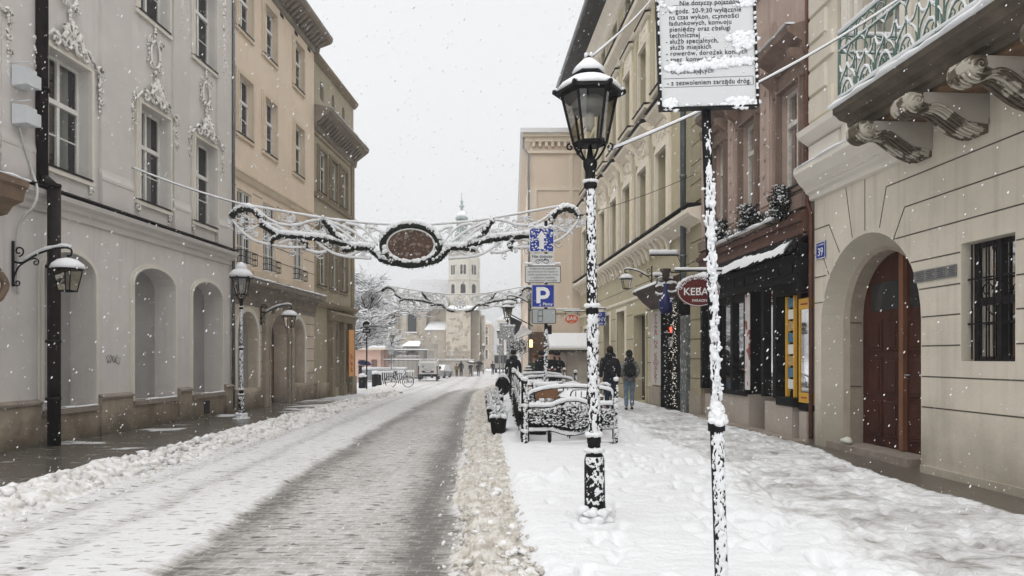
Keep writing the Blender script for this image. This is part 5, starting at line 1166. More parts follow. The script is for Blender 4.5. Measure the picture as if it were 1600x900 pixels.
# church
B = thing('church', 'stone church with a slender tower, arched windows and green copper spire in the haze', 'church', (-10, 120, -.8)); ORG[B.name] = Vector((-10, 120, -.8))
S = 125 / FPX; YC = 125
def cx(px): return (px - 800) * S
def cz(py): return EYE - (py - HZ) * S
def octa(mb, x, y, r, z0, z1, r2=None): mb.lathe([(r, z0), (r2 or r, z1)], (x, y, 0), 8, False, PI / 8)
tx, ty = cx(723.5), YC + 2.6
mb = MB(); octa(mb, tx, ty, 2.72, -.8, cz(393)); mb.lathe([(2.9, cz(437)), (2.9, cz(435))], (tx, ty, 0), 8, False, PI / 8); mb.lathe([(2.95, cz(396)), (2.95, cz(392))], (tx, ty, 0), 8, False, PI / 8); tw = mb.build('tower', PLAST, B)
for a in range(8):
    an = -PI / 2 + (a - 2) * PI / 4; nx, ny = math.cos(an), math.sin(an); F_ = frame((tx + nx * 2.52, ty + ny * 2.52), (-ny, nx), (nx, ny))
    for (s, z0, z1) in ((-.28, 413, 428), (.28, 413, 428)):
        m = MB(); l = arch(s - .19, s + .19, cz(z1), cz(z0), n=6); m.prism(l, lambda p, t, F_=F_: F_(p[0], t, p[1]), -.1, .012); m.build('window', GLASSD, tw)
    m = MB(); l = arch(-.42, .42, cz(458), cz(443), n=8); m.prism(l, lambda p, t, F_=F_: F_(p[0], t, p[1]), -.1, .012); m.build('window', GLASSD, tw)
    m = MB()
    for s in (-.9, .9): m.fbox(F_, s - .12, s + .12, 0, .06, cz(436), cz(396)); m.fbox(F_, s - .12, s + .12, 0, .06, cz(470), cz(438))
    m.build('pilaster', PLAST, tw)
def spire(x, y, k, zb, nm):
    m = MB(); h = zb
    m.lathe([(2.7 * k, h), (2.5 * k, h + .8), (1.9 * k, h + 1.6), (1.3 * k, h + 2.3), (1.0 * k, h + 2.9), (1.15 * k, h + 3.4), (1.15 * k, h + 3.7), (.8 * k, h + 3.75)], (x, y, 0), 8, True)
    for a in range(8): an = a * PI / 4; m.box(x + .8 * k * math.cos(an) - .1, x + .8 * k * math.cos(an) + .1, y + .8 * k * math.sin(an) - .1, y + .8 * k * math.sin(an) + .1, h + 3.7, h + 5.9)
    m.lathe([(.35 * k, h + 3.7), (.35 * k, h + 5.9)], (x, y, 0), 8)
    m.lathe([(1.1 * k, h + 5.9), (1.15 * k, h + 6.2), (.95 * k, h + 6.3), (.9 * k, h + 6.7), (.55 * k, h + 7.1), (.25 * k, h + 7.5), (.22 * k, h + 7.9), (.5 * k, h + 8.2), (.15 * k, h + 8.6), (.3 * k, h + 9.0), (.07, h + 9.3), (.05, h + 10.6)], (x, y, 0), 8, True)
    sp = m.build(nm, COPP, B); s2 = MB(); s2.lathe([(1.0 * k, h + 6.31), (.93 * k, h + 6.75), (.58 * k, h + 7.15), (.3 * k, h + 7.45)], (x, y, 0), 8, True); s2.lathe([(.5 * k, h + 8.22), (.2 * k, h + 8.5)], (x, y, 0), 8); s2.build('spire_snow', SNOW, sp)
spire(tx - .4, ty, 1.0, cz(393), 'spire'); tx2, ty2 = cx(731) - 1.0, YC + 13
m = MB(); octa(m, tx2, ty2, 2.7, -.8, cz(393) + .4); m.build('tower', PLAST, B); spire(tx2, ty2, .8, cz(393) - 1.2, 'spire')
mb = MB()
mb.box(cx(700), cx(737), YC - 4, YC + 5, -.8, cz(487)); mb.box(cx(737.5), cx(750), YC - 1.5, YC + 6, -.8, cz(487)); mb.box(cx(752), cx(756), YC + 1, YC + 8, -.8, cz(492)); mb.build('tower_base', SANDST, B)
mb = MB(); mb.box(cx(737.5), cx(749.5), YC - 1.6, YC - 1.5, -.8, cz(490)); mb.build('buttress', SANDD, B)
mb = MB(); mb.add([(cx(699), YC - 4.3, cz(487)), (cx(751), YC - 4.3, cz(487)), (cx(751), YC + 5, cz(487) + .2), (cx(699), YC + 5, cz(487) + .2), (cx(704), YC - 1, cz(478)), (cx(746), YC - 1, cz(478))], [(0, 1, 5, 4), (1, 2, 5), (2, 3, 4, 5), (3, 0, 4)]); mb.build('base_roof', SNOW, B)
mb = MB()
for z in (549, 555, 562): mb.box(cx(699), cx(738), YC - 4.2, YC - 4, cz(z + 2), cz(z))
mb.box(cx(719.5), cx(721.5), YC - 4.1, YC - 4, cz(521), cz(512)); mb.box(cx(713), cx(726), YC - 4.1, YC - 4, cz(512), cz(510.5)); mb.box(cx(719), cx(723), YC - 4.15, YC - 4, cz(548), cz(541)); mb.build('stone_band', SANDD, B)
mb = MB(); mb.box(cx(620), cx(667), YC, YC + 14, -.8, cz(480)); mb.box(cx(667.5), cx(699.5), YC + 1.5, YC + 12, -.8, cz(478)); mb.build('nave', SANDST, B)
mb = MB()
for p0, p1 in ((619, 624), (660, 667)): mb.box(cx(p0), cx(p1), YC - 1.2, YC - .01, -.8, cz(492))
mb.build('buttress', SANDD, B)
F_ = FC(YC); m = MB(); m.prism(arch(cx(637), cx(651), cz(518), cz(487), n=10), lambda p, t: F_(p[0], t, p[1]), .0, .03); wn = m.build('window', GLASSD, B); m = MB(); strip(m, F_, arch(cx(637), cx(651), cz(518), cz(487), n=10)[1:] + arch(cx(637), cx(651), cz(518), cz(487), n=10)[:1], .25, .0, .15); m.build('surround', SANDD, wn)
m = MB(); m.box(cx(636), cx(652), YC - .5, YC, cz(520.5), cz(518.5)); m.build('sill_snow', SNOW, wn)
mb = MB(); mb.add([(cx(667), YC - 3.5, cz(517)), (cx(699), YC - 3.5, cz(517)), (cx(699), YC + 1.4, cz(503)), (cx(670), YC + 1.4, cz(503)), (cx(667), YC - 3.5, cz(516)), (cx(699), YC - 3.5, cz(516)), (cx(699), YC + 1.4, cz(501.5)), (cx(670), YC + 1.4, cz(501.5))], [(0, 1, 2, 3), (4, 5, 6, 7), (0, 1, 5, 4), (2, 3, 7, 6), (0, 3, 7, 4), (1, 2, 6, 5)]); mb.build('aisle_roof', SNOW, B)
mb = MB(); mb.box(cx(668), cx(699), YC - 3.2, YC + 1.4, -.8, cz(517)); mb.build('aisle', SANDD, B)
mb = MB(); mb.add([(cx(612), YC - .6, cz(480)), (cx(700), YC - .6, cz(480)), (cx(700), YC + 15, cz(480)), (cx(612), YC + 15, cz(480)), (cx(634), YC + 7, cz(430)), (cx(700), YC + 7, cz(430))], [(0, 1, 5, 4), (1, 2, 5), (2, 3, 4, 5), (3, 0, 4)]); mb.build('roof', mat('haze-greyed roof snow', (.50, .50, .51), var=.08), B)  # roof snow coloured greyer to paint in the dulling by haze
mb = MB(); mb.box(cx(592), cx(619), YC - 3, YC + 6, -.8, cz(516)); lw = mb.build('side_chapel', PLAST, B); mb = MB(); mb.add([(cx(590), YC - 3.4, cz(516)), (cx(620), YC - 3.4, cz(516)), (cx(620), YC + 6, cz(516)), (cx(590), YC + 6, cz(516)), (cx(596), YC + 1, cz(492)), (cx(618), YC + 1, cz(492))], [(0, 1, 5, 4), (1, 2, 5), (2, 3, 4, 5), (3, 0, 4)]); mb.build('roof', SNOW, lw)
# walled forecourt with gate statues
Y2 = 92; s2 = Y2 / FPX
def qx(p): return (p - 800) * s2
def qz(p): return EYE - (p - HZ) * s2
F2 = FC(Y2)
B = thing('chapel', 'low grey chapel with snowy hipped roof and one wide arch, by the statue gate', 'chapel', (qx(643), Y2, -.8)); ORG[B.name] = Vector(B.location)
mb = MB(); wall(mb, F2, rect(qx(627), qx(660), -.9, qz(541)), [(arch(qx(634), qx(653), qz(560), qz(547), n=8), .5)]); mb.box(qx(627) + .01, qx(660) - .01, Y2 + .5, Y2 + 5, -.9, qz(541)); mb.build('wall', mat('chapel render', (.36, .33, .29), var=.12), B)
mb = MB(); x0, x1, z = qx(626), qx(661.5), qz(541); mb.add([(x0, Y2 - .4, z), (x1, Y2 - .4, z), (x1, Y2 + 5, z), (x0, Y2 + 5, z), (x0 + .8, Y2 + 2, qz(532)), (x1 - .8, Y2 + 2, qz(532))], [(0, 1, 5, 4), (1, 2, 5), (2, 3, 4, 5), (3, 0, 4), (0, 1, 2, 3)]); mb.build('roof', SNOW, B)
mb = MB(); mb.box(qx(612), qx(664), Y2 - 1.5, Y2 - 1.2, -.9, qz(557)); mb.box(qx(642), qx(649), Y2 - 1.52, Y2 - 1.501, qz(566), qz(563)); w = mb.build('boundary_wall', mat('grey wall', (.50, .465, .42), var=.1)); single(w, 'grey boundary wall behind the parked van', 'wall'); m = MB(); m.box(qx(611.5), qx(664.5), Y2 - 1.6, Y2 - 1.1, qz(557), qz(555)); m.build('snow', SNOW, w)
B = thing('gate', 'baroque stone gateway topped with three small snowy statues', 'gate', (qx(673), Y2 - 2, -.8)); ORG[B.name] = Vector(B.location)
mb = MB()
for p0, p1 in ((660, 665), (681, 686)): mb.box(qx(p0), qx(p1), Y2 - 2.3, Y2 - 1.7, -.9, qz(541)); mb.box(qx(p0) - .08, qx(p1) + .08, Y2 - 2.4, Y2 - 1.6, qz(541), qz(539))
mb.box(qx(665), qx(681), Y2 - 2.2, Y2 - 1.8, qz(546), qz(541)); mb.build('gate_pier', mat('gate stone', (.40, .37, .32), var=.12), B)
mb = MB(); F3 = FC(Y2 - 2)
mb.prism([(qx(664), qz(541)), (qx(682), qz(541)), (qx(680), qz(538)), (qx(673), qz(534)), (qx(666), qz(538))], lambda p, t: F3(p[0], t, p[1]), -.2, .2); mb.build('pediment', MATS['gate stone'], B)
for i, (p, z0) in enumerate(((662, 539), (673, 534), (683.5, 539))):
    m = MB(); m.lathe([(.22, qz(z0)), (.2, qz(z0) + .15), (.13, qz(z0) + .2), (.2, qz(z0) + .5), (.16, qz(z0) + .75), (.07, qz(z0) + .82), (.1, qz(z0) + .95), (.02, qz(z0) + 1.05)], (qx(p), Y2 - 2, 0), 8); m.tube([(qx(p), Y2 - 2, qz(z0) + .7), (qx(p) + .3, Y2 - 2, qz(z0) + .5)], .05, 5); st_ = m.build('statue', MATS['gate stone'], B); m = MB(); m.blob((qx(p), Y2 - 2.05, qz(z0) + .95), .14, i, .3); m.blob((qx(p) + .1, Y2 - 2.05, qz(z0) + .6), .12, i + 4, .3); m.build('snow', SNOW, st_)
mb = MB()
for i in range(12): x = qx(665.5) + i * (qx(681) - qx(665.5)) / 11; mb.tube([(x, Y2 - 2, -.9), (x, Y2 - 2, qz(548))], .03, 4)
mb.build('iron_gate', GALV, B)
mb = MB(); mb.box(qx(687), qx(740), Y2 - .5, Y2 - .2, -.9, qz(564)); mb.box(qx(686.5), qx(741), Y2 - .6, Y2 - .1, qz(564), qz(562.5)); w = mb.build('boundary_wall', MATS['grey wall']); single(w, 'low church wall running right from the statue gate', 'wall'); m = MB(); m.box(qx(686.5), qx(741), Y2 - .62, Y2 - .08, qz(562.5), qz(561)); m.build('snow', SNOW, w)
# pink low building and iron fence on the left
Y3 = 74; s3 = Y3 / FPX
B = thing('pavilion', 'low pink building with dark doors and a snow-laden flat roof behind the bins', 'building', (-16, Y3, -.7)); ORG[B.name] = Vector(B.location)
F4 = FC(Y3); mb = MB(); hs = [(rect(-15.45 + k * 1.3, -14.85 + k * 1.3, -.2, 1.3), .2) for k in range(2)]; wall(mb, F4, rect(-18, -13.2, -.8, 2.3), hs); mb.box(-18, -13.2, Y3 + .2, Y3 + 5, -.8, 2.3); mb.build('wall', PINK, B)
mb = MB(); mb.box(-18.2, -12.7, Y3 - .4, Y3 + 5, 2.3, 2.45); rf = mb.build('roof', BEIGET, B); snowedge('roof_snow', rf, F4, -18.2, -12.7, -1, .42, 2.45, .22, 3, .4)
mb = MB()
for k in range(2): mb.box(-15.4 + k * 1.3, -14.9 + k * 1.3, Y3 + .1, Y3 + .15, -.2, 1.3)
mb.build('door', mat('pink door', (.2, .14, .12)), B)
B = thing('iron_fence', 'tall iron railing with snow on its top rail, between pink pavilion and chapel', 'fence', (-12, Y3 + 2, -.7)); ORG[B.name] = Vector(B.location)
mb = MB()
for i in range(34): x = -13 + i * .13; mb.tube([(x, Y3 + 1, -.8), (x, Y3 + 1, 2.5)], .022, 4)
mb.box(-13.1, -8.6, Y3 + .97, Y3 + 1.03, 1.2, 1.26); mb.box(-13.1, -8.6, Y3 + .97, Y3 + 1.03, 2.2, 2.26); mb.build('bars', IRON, B)
m = MB(); m.box(-13.1, -8.6, Y3 + .9, Y3 + 1.1, 1.26, 1.38); m.box(-13.1, -8.6, Y3 + .9, Y3 + 1.1, 2.26, 2.4); m.build('snow', SNOW, B)

# snowy trees on the square
def tree(loc, H, seed, label, n0=8, spread=1.0):
    T = thing('snowy_tree', label, 'tree', loc); mb = MB(); tw = MB(); sn = MB(); rnd = random.Random(seed)
    trunkm = MB()
    def grow(p, d, L, r, lvl):
        k = 4 if lvl < 2 else 3; pts = [Vector(p)]; dd = Vector(d)
        for i in range(k):
            dd = (dd + Vector((rnd.gauss(0, .16), rnd.gauss(0, .16), rnd.gauss(0, .1) - (.05 if lvl > 2 else 0)))).normalized(); pts.append(pts[-1] + dd * L / k)
        t = trunkm if lvl == 0 else (mb if lvl < 3 else tw); t.tube(pts, [r * (1 - .5 * i / k) for i in range(k + 1)], 6 if lvl < 2 else 3, cap=False)
        if lvl > 0: snowtube(sn, pts, max(r * 1.0, .042), 1.0, .3, 4 if lvl < 3 else 3, rnd.randrange(9999))
        if lvl >= 5: return
        nb = (n0, 5, 5, 4, 3)[lvl]
        for j in range(nb):
            t_ = .35 + .65 * (j + 1) / nb; q_ = pts[min(k, int(t_ * k))]; a = rnd.random() * 2 * PI
            o = Vector((math.cos(a), math.sin(a), rnd.uniform(.0, .7))); nd = (dd * .5 + o * spread * .75).normalized(); grow(q_, nd, L * rnd.uniform(.55, .72), r * .5, lvl + 1)
    grow((0, 0, 0), (0, 0, 1), H * .42, H * .028, 0)
    trunkm.build('trunk', BARK, T); mb.build('limbs', BARK, T); tw.build('twigs', BARK, T); sn.build('snow', SNOW, T); return T
tree((-14.6, 60, -.5), 13.0, 3, 'large snow-laden tree beside the olive corner house')
tree((-15.4, 82, -.8), 7.5, 8, 'smaller snowy tree behind the iron railing near the chapel')

# ================================================================ STREET OBJECTS
# lamp post
def make_lamp(label, group):
    T = thing('street_lamp', label, 'street lamp', (0, 0, 0), group)
    m = MB(); m.lathe([(.115, 0), (.115, .14), (.10, .16), (.095, .2), (.092, .62), (.085, .66), (.075, .68), (.058, .70), (.058, .78), (.064, .79), (.064, .83), (.057, .85), (.052, 2.0), (.058, 2.02), (.058, 2.06), (.05, 2.08), (.044, 3.2), (.06, 3.22), (.06, 3.26), (.045, 3.28), (.045, 3.36), (.062, 3.41), (.066, 3.46), (.035, 3.49), (.03, 3.52), (.016, 3.6)], n=14); m.build('post', IRON, T)
    HB, HT = 3.63, 4.09; rb, rt = .15, .25; N6 = 6
    fr = MB(); hx = lambda r, z, k: (r * math.cos(k * PI / 3), r * math.sin(k * PI / 3), z)
    for k in range(6):
        fr.tube([hx(rb, HB, k), hx(rt, HT, k)], .013, 5, False); fr.tube([hx(rb, HB, k), hx(rb, HB, k + 1)], .013, 5); fr.tube([hx(rt, HT, k), hx(rt, HT, k + 1)], .018, 5)
    for k in (0, 2, 3, 5):
        fr.tube(catmull([(0, 0, 3.46), (.06 * math.cos(k * PI / 3), .06 * math.sin(k * PI / 3), 3.48), hx(.12, 3.56, k), hx(rb, HB, k)], 4), .011, 5)
        fr.tube([Vector(hx(.18, 3.60, k)) + Vector(p[0] * math.cos(k * PI / 3) and (p[0] * math.cos(k * PI / 3), p[0] * math.sin(k * PI / 3), p[1]) or (0, 0, p[1])) for p in spiral((0, 0), .035, .01, PI / 2, -1, 8)], .009, 4)
    fr.lathe([(.12, HB - .01), (.12, HB + .01)], n=10); fr.tube([(0, 0, 3.35), (0, 0, HB)], .014, 5)
    fr.build('lantern_frame', IRON, T)
    gl = MB()
    for k in range(6): gl.quad(hx(rb, HB, k), hx(rb, HB, k + 1), hx(rt * .99, HT, k + 1), hx(rt * .99, HT, k))
    gl.build('lantern_glass', LGLASS, T)
    rf = MB(); rf.lathe([(.315, HT + .0), (.31, HT + .03), (.25, HT + .08), (.17, HT + .13), (.09, HT + .16), (.09, HT + .185), (.15, HT + .185), (.145, HT + .205), (.09, HT + .255), (.03, HT + .315), (.015, HT + .34), (.028, HT + .36), (.005, HT + .38)], n=6, smooth=False)
    for k in range(6): rf.blob(hx(.315, HT + .03, k), .026, k, .1, (1, 1, 1.2))
    rf.build('lantern_roof', IRON, T)
    lm = MB(); lm.lathe([(.15, HT - .16), (.16, HT - .08), (.12, HT - .03), (.05, HT - .01)], n=12); lm.build('lamp_holder', GALV, T)
    lb = MB(); lb.lathe([(.02, HT - .34), (.045, HT - .28), (.045, HT - .2), (.03, HT - .16)], n=10); lb.build('bulb', mat('milky bulb', (.6, .6, .58), rough=.2), T)
    sn = MB(); sn.lathe([(.29, HT + .036), (.295, HT + .05), (.26, HT + .095), (.18, HT + .15), (.10, HT + .178), (.08, HT + .18)], n=18); sn.lathe([(.142, HT + .207), (.152, HT + .218), (.13, HT + .26), (.065, HT + .325), (.03, HT + .35), (.0, HT + .36)], n=14)
    for k in range(6): sn.blob(hx(.30, HT + .055, k), .026, k + 5, .2, (1, 1, .7))
    for s in (-1, 1): sn.blob((s * .022, 0, HT + .385), .02, s + 3, .2, (1, 1, 1.3), 2)
    sn.build('lantern_snow', SNOW, T)
    ps = MB(); rnd = random.Random(12)
    def cling(z0, z1, r, n, s0, s1, arc_=1.15):
        for i in range(n):
            z = rnd.uniform(z0, z1); a = -PI / 2 + rnd.uniform(-arc_, arc_) * 1.0; s = rnd.uniform(s0, s1); ps.blob(((r + s * .1) * math.cos(a), (r + s * .1) * math.sin(a), z), s, i, .4, (1, .55, .75), 1)
    crust(ps, .052, .86, 2.02, thick=.017, cover=.58, seed=2, s=1.7); crust(ps, .045, 2.08, 3.2, thick=.012, cover=.55, seed=5, s=1.8); crust(ps, .089, .2, .66, thick=.012, cover=.52, seed=8, s=1.9, da=.07); cling(.86, 2.0, .054, 40, .008, .016)
    for k in range(9): a = -PI / 2 + (k - 4) * .35; ps.blob((.07 * math.cos(a), .07 * math.sin(a), .70 + .02), .035, k, .25, (1, 1, .8)); ps.blob((.065 * math.cos(a), .065 * math.sin(a), .87), .028, k, .25); ps.blob((.058 * math.cos(a), .058 * math.sin(a), 2.09), .024, k, .25); ps.blob((.06 * math.cos(a), .06 * math.sin(a), 3.27), .018, k, .2)
    [ps.blob((.13 * math.cos(b_), .13 * math.sin(b_) , .12 + .05 * math.sin(q_ * 2.2)), .042 + .014 * (q_ % 3), q_, .4, (1.1, .9, .75), 2) for q_, b_ in enumerate([-PI / 2 + (j_ - 5) * .26 for j_ in range(11)])]
    for k in range(12): a = -PI / 2 + rnd.uniform(-1.6, 1.6); ps.blob((.17 * math.cos(a), .17 * math.sin(a), .02), rnd.uniform(.04, .075), k, .3, (1.2, 1, .6), 2)
    ps.build('post_snow', SNOW, T); return T
lp = P(930, 825, 6.68); L0 = make_lamp('tall black street lamp plastered with snow, nearest one, in the right-hand snow', 'black lantern street lamps'); L0.location = (lp.x, 6.68, .02); L0.scale = (1, 1, .955)
L0.rotation_euler = (0, R(-.8), 0)
LL = dup(L0, (-6.77, 18.4, .0), .5, 'black street lamp with a thick white cap on the left pavement', .86)
m = MB(); m.lathe([(.30, 4.12), (.34, 4.15), (.33, 4.22), (.24, 4.32), (.16, 4.37), (.17, 4.39), (.16, 4.45), (.08, 4.53), (.0, 4.58)], n=14); m.build('snow_cap', SNOW, LL)
dup(L0, ((793 - 800) / FPX * 33, 33, g(33) + .05), .3, 'street lamp beyond the railed terrace, beside parking signs', .93)
dup(L0, ((612 - 800) / FPX * 64, 64, g(64) + .05), .3, 'small far street lamp standing behind the cycle rack', .95)
dup(L0, ((781 - 800) / FPX * 52, 52, g(52) + .05), .9, 'far street lamp just left of the terrace lamp', .9)
dup(L0, ((755.5 - 800) / FPX * 100, 100, g(100)), .9, 'faint slim lamp in the haze to the left of the distant walker', .95)

# bracket lanterns on the walls
def make_bracket(label):
    T = thing('wall_lantern', label, 'wall lantern', (0, 0, 0), 'wall lanterns on curled iron brackets')   # wall at x=0, arm towards +x
    m = MB(); m.tube([(.03, 0, -.42), (.03, 0, .34)], .022, 6); m.tube(catmull([(.03, 0, .0), (.2, 0, -.02), (.5, 0, .14), (.85, 0, .22), (1.02, 0, .2), (1.03, 0, .1), (.97, 0, .08)], 5), .018, 6)
    m.tube(catmull([(.03, 0, -.30), (.12, 0, -.1), (.3, 0, .02), (.42, 0, .05)], 5), .014, 5); m.tube([(.03 + p[0], 0, p[1]) for p in spiral((.1, .17), .09, .03, -PI / 2, 1.1, 12)], .014, 5); m.tube([(p[0], 0, p[1]) for p in spiral((.42, -.02), .06, .02, PI / 2, -1.1, 10)], .012, 5); m.tube([(p[0], 0, p[1]) for p in spiral((.1, -.36), .06, .02, PI, 1.1, 10)], .012, 5); m.tube([(.97, 0, .1), (.97, 0, -.02)], .015, 5); m.build('bracket', IRON, T)
    f = MB(); hx = lambda r, z, k: (.97 + r * math.cos(k * PI / 2 + PI / 4), r * math.sin(k * PI / 2 + PI / 4), z)
    for k in range(4): f.tube([hx(.14, -.5, k), hx(.22, -.14, k)], .012, 4); f.tube([hx(.14, -.5, k), hx(.14, -.5, k + 1)], .014, 4); f.tube([hx(.22, -.14, k), hx(.22, -.14, k + 1)], .016, 4)
    f.lathe([(.25, -.14), (.24, -.10), (.12, -.03), (.03, 0)], (.97, 0, 0), 12); f.build('lantern_frame', IRON, T)
    gq = MB()
    for k in range(4): gq.quad(hx(.14, -.5, k), hx(.14, -.5, k + 1), hx(.22, -.14, k + 1), hx(.22, -.14, k))
    gq.build('lantern_glass', LGLASS, T)
    sn = MB(); sn.lathe([(.255, -.13), (.27, -.11), (.24, -.05), (.15, .02), (.05, .05), (.0, .055)], (.97, 0, 0), 14); snowtube(sn, catmull([(.2, 0, .0), (.5, 0, .15), (.85, 0, .23), (1.03, 0, .21)], 5), .03, 1.0); sn.build('snow', SNOW, T); return T
b0 = make_bracket('wall lantern with curled bracket beside the thick dark downpipe'); b0.location = FL(12.3, 0, 3.15); b0.rotation_euler = (0, 0, R(-3)); b0.scale = (1, 1, 1)
dup(b0, FL(22.7, 0, 2.95), R(-3), 'wall lantern over the dark doorway of the peach house', .95)
dup(b0, FR(24.3, 0, 4.25), R(184), 'wall lantern on the ochre house above the two walkers', .9)
dup(b0, (1.0, 37.5, 4.4), R(180), 'far bracket lantern with snowy hood by the bar terrace', 1.2)

# tall sign in the foreground: pole, board, lettering, clinging snow; leans slightly to the left
T = thing('road_sign', 'tall snow-plastered pole carrying a grey board of small black Polish text', 'road sign', (0, 0, 0))
pY = 4.5; foot_ = P(1129, 954, pY); T.location = (foot_.x, pY, .0); T.rotation_euler = (0, R(-1.9), 0)
m = MB(); m.lathe([(.040, 0), (.040, 1.13), (.036, 1.14)], n=16); m.lathe([(.029, 1.14), (.029, 4.2)], n=16); m.lathe([(.052, 1.10), (.052, 1.15), (.036, 1.17)], n=16); m.build('pole', IRON, T)
bx = .0; bw, b0_, b1_ = .285, 3.06, 4.0
m = MB(); m.box(bx - bw, bx + bw, -.075, -.055, b0_, b1_); bd = m.build('board', SIGNW, T, bevel=.004)
m = MB()
for x0, x1, z0, z1 in ((bx - bw - .012, bx - bw, b0_ - .012, b1_), (bx + bw, bx + bw + .012, b0_ - .012, b1_), (bx - bw, bx + bw, b0_ - .012, b0_)): m.box(x0, x1, -.085, -.03, z0, z1)
m.build('board_rim', IRON, bd)
m = MB(); m.box(bx - .27, bx + .27, -.0765, -.0752, 3.232, 3.234); m.box(bx - .27, bx + .27, -.0765, -.0752, 3.18, 3.182); m.box(bx + .268, bx + .27, -.0765, -.0752, 3.182, 3.232); m.box(bx - .2, bx + .2, -.0765, -.0752, 3.672, 3.6735); m.build('ruled_line', SIGNBK, bd)
def stxt(s, x, z, size=.041): text(s, size, tm((x, -.0768, z)), SIGNBK, bd, 'LEFT', sx=.93)
stxt('Nie dotyczy pojazdów', bx - .16, 3.703)
for k, (s, dash) in enumerate((('w godz. 20-9:30 wyłącznie', 1), ('na czas wykon. czynności', 0), ('ładunkowych, konwoju', 0), ('pieniędzy oraz obsługi', 0), ('technicznej', 0), ('służb specjalnych,', 1), ('służb miejskich', 0), ('rowerów, dorożek konnych', 1), ('spec. konwoju do banku', 1), ('(bankowozów) UTO i wolnob.', 0), ('dojeżdżających', 0))):
    stxt(s, bx - .225, 3.656 - k * .0362)
    if dash: stxt('-', bx - .25, 3.656 - k * .0362)
stxt('- z zezwoleniem zarządu dróg.', bx - .25, 3.225)
sn = MB(); rnd = random.Random(21); F0 = -.078; DZ = -.05
def patch(x, z, w, h, n, s=.018):
    for i in range(n): a = rnd.gauss(0, .45); b = rnd.gauss(0, .45); sn.blob((bx + x + a * w, F0, z + DZ + b * h), s * rnd.uniform(.5, 1.3), i, .4, (1.2, .35, .9), 1)
for i in range(22): t = i / 21; patch(-.24 + .5 * t, 3.345 + .03 * t + .008 * math.sin(i * 1.7), .03, .018, 9, .018)
patch(.2, 3.52, .09, .04, 60, .02); patch(.22, 3.47, .06, .03, 30); patch(.19, 3.13, .1, .03, 60, .02); patch(-.24, 3.13, .05, .03, 40, .02); patch(.02, 3.12, .2, .008, 16, .01); patch(-.27, 3.74, .02, .05, 22, .012); patch(.24, 3.72, .06, .03, 26, .014); patch(-.2, 3.7, .03, .015, 10, .014); patch(.08, 3.39, .12, .012, 20, .012)
patch(0, 3.5, .33, .28, 45, .005)
for i in range(80): z = 3.1 + rnd.random() * .8; sn.blob((bx + rnd.choice((-1, 1)) * (bw + .004), -.085, z), rnd.uniform(.005, .011), i, .4)
sn.build('board_snow', SNOW, bd)
sn = MB()
crust(sn, .029, 1.2, 2.62, thick=.019, cover=.61, half=1.2, seed=3, s=1.5, dz=.007); crust(sn, .029, 2.6, 2.95, thick=.010, cover=.45, half=.8, seed=6, dz=.008); crust(sn, .040, .03, 1.1, thick=.012, cover=.58, half=1.2, seed=4, s=2.0, dz=.007)
for i in range(46): z = rnd.uniform(1.2, 2.7); a = -PI / 2 + rnd.gauss(0, .5); sn.blob((.045 * math.cos(a), .045 * math.sin(a), z), rnd.uniform(.007, .015), i, .4, (1, .8, .85), 1)
for i in range(26): t = i / 25; a = rnd.uniform(-PI, 0); sn.blob(((.05 - .035 * t) * math.cos(a), (.05 - .035 * t) * math.sin(a), 1.15 + .12 * t), .026, i, .25, (1, 1, .9), 2)
sn.blob((0, -.01, 1.19), .05, 3, .15, (1, 1, 1), 2)
for i in range(12): sn.blob((.02 * math.cos(i), -.03, 2.85 + i * .012), .005, i, .3)
sn.build('pole_snow', SNOW, T)

# parking sign stack
yP = 15.6; base = P(853, 558, yP); X0 = base.x
T = thing('parking_sign', 'pole with five stacked plates, among them a snowed blue arrow and a blue P', 'road sign', (X0, yP, .0))
def lx(px): return (px - 853) / FPX * yP
def lz(py): return EYE - (py - HZ) / FPX * yP
m = MB(); m.lathe([(.035, 0), (.035, lz(345))], n=10); m.build('pole', IRON, T)
m = MB(); m.box(lx(855), lx(862), -.02, .1, lz(522), lz(508)); m.build('clamp', IRON, T)
def plate(n, x0, x1, y0, y1, mt, r=.03, rim=None):
    a, b, c, d = lx(x0), lx(x1), lz(y1), lz(y0); pts = []
    for (cx_, cz_, s) in ((b - r, c + r, -PI / 2), (b - r, d - r, 0), (a + r, d - r, PI / 2), (a + r, c + r, PI)): pts += [(cx_ + r * math.cos(s + k * PI / 8), cz_ + r * math.sin(s + k * PI / 8)) for k in range(5)]
    m = MB(); m.prism(pts, lambda p, t: (p[0], t, p[1]), -.06, -.045); o = m.build(n, mt, T)
    if rim: m = MB(); strip(m, lambda u, oo, z: Vector((u, -.06 - oo, z)), pts, -.014, .0005, .003, True); m.build('rim', rim, o)
    return o
F_ = -.0625
p1 = plate('arrow_plate', 827, 865.5, 356.7, 394.5, SIGNB, .02, LETW)
m = MB(); cxm = lx(846); m.prism([(cxm - .05, lz(390)), (cxm + .05, lz(390)), (cxm + .05, lz(373)), (cxm + .11, lz(373)), (cxm, lz(361)), (cxm - .11, lz(373)), (cxm - .05, lz(373))], lambda p, t: (p[0], t, p[1]), -.065, -.0605); m.build('arrow', LETW, p1)
sn = MB(); rnd = random.Random(2)
for i in range(130): x = rnd.uniform(lx(828), lx(865)); z = rnd.uniform(lz(394), lz(357)); (abs(x - cxm) > .02) and sn.blob((x, -.066, z), rnd.uniform(.008, .026), i, .5, (1, .4, .8))
for i in range(34): x = lx(827) + (lx(865.5) - lx(827)) * i / 33; sn.blob((x, -.05, lz(355) + .02 * math.sin(i * .5)), .035, i, .3, (1, 1, .9))
sn.build('snow', SNOW, p1)
